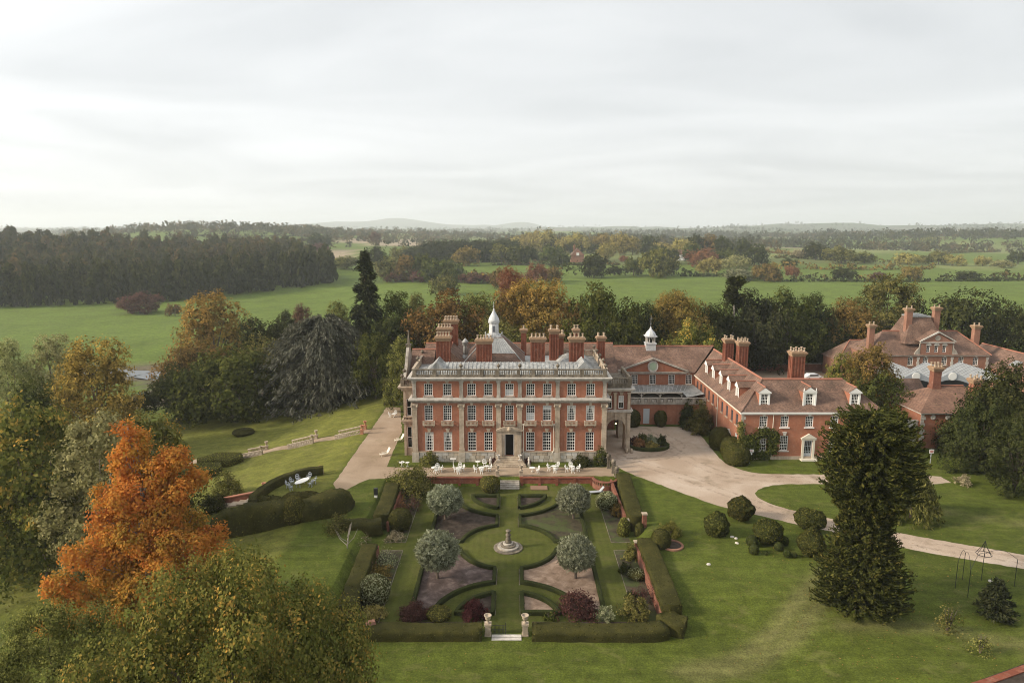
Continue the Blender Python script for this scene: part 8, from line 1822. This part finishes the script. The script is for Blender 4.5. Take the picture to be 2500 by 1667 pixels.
rng = np.random.default_rng(77)
front = [far_pt(*q) for q in ((-460, 722), (0, 705), (200, 698), (400, 690), (600, 668), (790, 645))]
spc, spb = [], []
for (ax, ay), (bx, by) in zip(front[:-1], front[1:]):
    L_ = math.hypot(bx-ax, by-ay)
    for i in range(int(L_/5.5)):
        t = i/(L_/5.5)
        for row in range(20):
            x, y = ax+(bx-ax)*t + rng.normal(0, 1.5) - row*7, ay+(by-ay)*t + row*17 + rng.normal(0, 4)
            if row > 2 and rng.random() < 0.62: continue
            (spc if row < 3 else spb).append((x, y, t1(x, y), rng.uniform(17, 28) if row < 3 else rng.uniform(19, 27), rng.uniform(7, 13) if row < 3 else rng.uniform(11, 16)))
wood('conifer_wood', spc, 'leaf_dark', 'wood', label='dark conifer wood standing along the river field'); wood('mixed_wood', spb, 'leaf_far', 'wood', label='mixed autumn wood behind the conifer edge')
def hedgerow(label, zf, pts, h=3.0, w_=4.0, mat='leaf_copper', seed=1):
    W = [foot(zf, *p) for p in pts]; C = []; rg = np.random.default_rng(seed)
    for (ax, ay), (bx, by) in zip(W[:-1], W[1:]):
        L_ = math.hypot(bx-ax, by-ay); n_ = max(6, int(L_*1.6)); t = rg.random(n_); x = ax+(bx-ax)*t + rg.normal(0, w_/3, n_); y = ay+(by-ay)*t + rg.normal(0, w_/3, n_)
        C.append(np.stack([x, y, T(x, y) + rg.random(n_)*h*(0.7+0.5*np.sin(t*L_/9))], 1))
    C = np.concatenate(C); v, val = leaf_arrays(C, np.tile([[0, -0.5, 0.8]], (len(C), 1)), 4, 0.7, 1.5, rg, 0.9)
    o = thing('hedgerow', label, 'hedgerow', (0, 0, 0), group='field hedgerows'); link('foliage', leaf_mesh('foliage', v, val, M[mat]), o)
HR = [('low brown hedge right of the orange hedge tree', ZC, ((880, 480), (1140, 482)), 4), ('low brown hedge left of the yellow green ash', ZC, ((1270, 486), (1480, 486)), 4), ('dark hedge right of the bronze hedge tree', ZC, ((1810, 484), (2050, 480)), 5), ('dark hedge at the right picture edge', ZC, ((2120, 478), (2400, 474)), 5), ('long dark hedge across the right meadows', ZC, ((800, 410), (1100, 415), (1400, 416), (1780, 412)), 6), ('faint field line below the pale field', ZC, ((1380, 278), (1900, 276), (2010, 262)), 4), ('hedge under the yellow willows', ZC, ((1780, 320), (2200, 300)), 4), ('dark hedge behind the first meadow', ZC, ((690, 300), (800, 315), (1000, 330)), 5),
      ('field hedge along the right pasture', ZC, ((820, 490), (1600, 492), (2400, 484)), 1.6), ('hedge along the cottage lane', ZB, ((1180, 385), (1400, 388), (2010, 385)), 5), ('brown hedge at the far side of the manor field', ZB, ((1000, 498), (1200, 505)), 8), ('brown hedge right of the orange tree', ZB, ((1540, 470), (1710, 470)), 10), ('field line on the far left slope', ZA, ((1150, 215), (1700, 222), (2100, 218)), 3), ('second field line on the far left slope', ZA, ((1640, 255), (2110, 240)), 3), ('bushy hedge at the right pasture corner', ZC, ((0, 455), (430, 460), (800, 485)), 6), ('hedge by the pale winding field', ZC, ((760, 340), (1000, 345), (1560, 375)), 3)]
for k, (lb, zf, pts, h) in enumerate(HR): hedgerow(lb, zf, pts, h, mat='leaf_bronze' if k % 3 == 1 else 'leaf_dark' if k % 3 else 'leaf_far', seed=k+5)
# distant woods and hedgerow trees, as masses
def band(name, label, n, r0, r1, mat, seed, hmin=9, hmax=17, amin=-0.78, amax=0.78, wood_share=0.4):
    rg = np.random.default_rng(seed); sp = []
    while len(sp) < n:
        Y = math.exp(rg.uniform(math.log(r0), math.log(r1))); X = Y*rg.uniform(amin, amax)
        if rg.random() < wood_share:
            for _ in range(int(rg.uniform(10, 34))):
                x, y = X + rg.normal(0, 0.045*Y+20), Y + rg.normal(0, 40); sp.append((x, y, t1(x, y)-0.5, rg.uniform(hmin, hmax)*1.1, rg.uniform(13, 20)))
        else:
            L_ = rg.uniform(0.06, 0.22)*Y+40; a = rg.normal(0, 0.22)
            for t in np.arange(-L_/2, L_/2, 11 + Y/400):
                if rg.random() < 0.3: continue
                x, y = X + t*math.cos(a), Y + t*math.sin(a); sp.append((x, y, t1(x, y)-0.5, rg.uniform(hmin*0.5, hmax*0.9), rg.uniform(9, 15)+Y/700))
    return wood(name, sp, mat, 'tiny', cat='wood', label=label)
band('far_wood', 'hazy belts of hedgerow trees in the middle distance', 1300, 1050, 2600, 'leaf_far', 1)
band('far_wood', 'grey blue woods along the horizon', 2600, 2200, 8500, 'leaf_dark', 2, 12, 22, wood_share=0.7)
band('far_wood', 'wooded slopes on the right skyline', 1500, 1300, 4600, 'leaf_dark', 3, 14, 22, 0.12, 0.8, 0.85)
band('far_wood', 'tree belts on the left skyline', 800, 1300, 2600, 'leaf_far', 4, 12, 20, -0.8, -0.1, 0.5)
# cottages
ctg = thing('brick_cottage', 'pink brick cottage with chimney among the far trees', 'house', (*foot(ZB, 1725, 368), 0)); ctg.location.z = t1(*ctg.location[:2])
for nm, mb, mt in (('wall', MB().box(-5.5, 5.5, 0, 9, 0, 6), 'pale_brick'), ('roof', gable_y(MB(), -6, 6, -0.5, 9.5, 6, 6), 'roof_tile'), ('gable', MB().prism([(-5.4, 6), (5.4, 6), (0, 11.4)], -0.6, -0.52, 'y'), 'pale_brick'), ('window', MB().box(-1.2, 1.2, -0.7, -0.61, 5.8, 8.2), 'white_paint'), ('chimney', MB().box(-3.2, -2.0, 3, 4.4, 6, 15), 'old_brick')): part(nm, mb, M[mt], ctg)
ctg.scale = (1.25, 1.25, 1.25)
fh = thing('farmhouse', 'small pale farmhouse half hidden by the farm copse', 'house', (*foot(ZC, 150, 355), 0)); fh.location.z = t1(*fh.location[:2])
for nm, mb, mt in (('wall', MB().box(-6, 6, 0, 8, 0, 6), 'render'), ('roof', gable_x(MB(), -6.5, 6.5, -0.5, 8.5, 6, 5), 'brown_tile'), ('porch', MB().box(-3, 4, -3, -0.02, 0, 3.2), 'white_paint')): part(nm, mb, M[mt], fh)

# ------------------------------------------------------------------ every thing stands at its own foot
for o in list(SC.objects):
    if o.type == 'EMPTY' and o.parent is None and o.location.length < 1e-6 and o.children:
        pts_ = [Vector(c) for ch in o.children if ch.type == 'MESH' for c in ch.bound_box]
        lo_, hi_ = [min(p[i] for p in pts_) for i in range(3)], [max(p[i] for p in pts_) for i in range(3)]
        b_ = Vector(((lo_[0]+hi_[0])/2, (lo_[1]+hi_[1])/2, lo_[2]))
        o.location = b_
        for ch in o.children: ch.location = Vector(ch.location) - b_

# ------------------------------------------------------------------ haze: the pale autumn air between the garden and the hills
hz = MB().box(-14000, 14000, -350, 14500, -60, 235)
m, nt, o = new_mat('haze')
pv = nd(nt, 'ShaderNodeVolumePrincipled')
pv.inputs['Color'].default_value = (0.90, 0.95, 1.0, 1)
pv.inputs['Density'].default_value = 0.00014
pv.inputs['Anisotropy'].default_value = 0.2
nt.links.new(pv.outputs[0], o.inputs['Volume'])
setting('haze', hz, m, 'stuff')
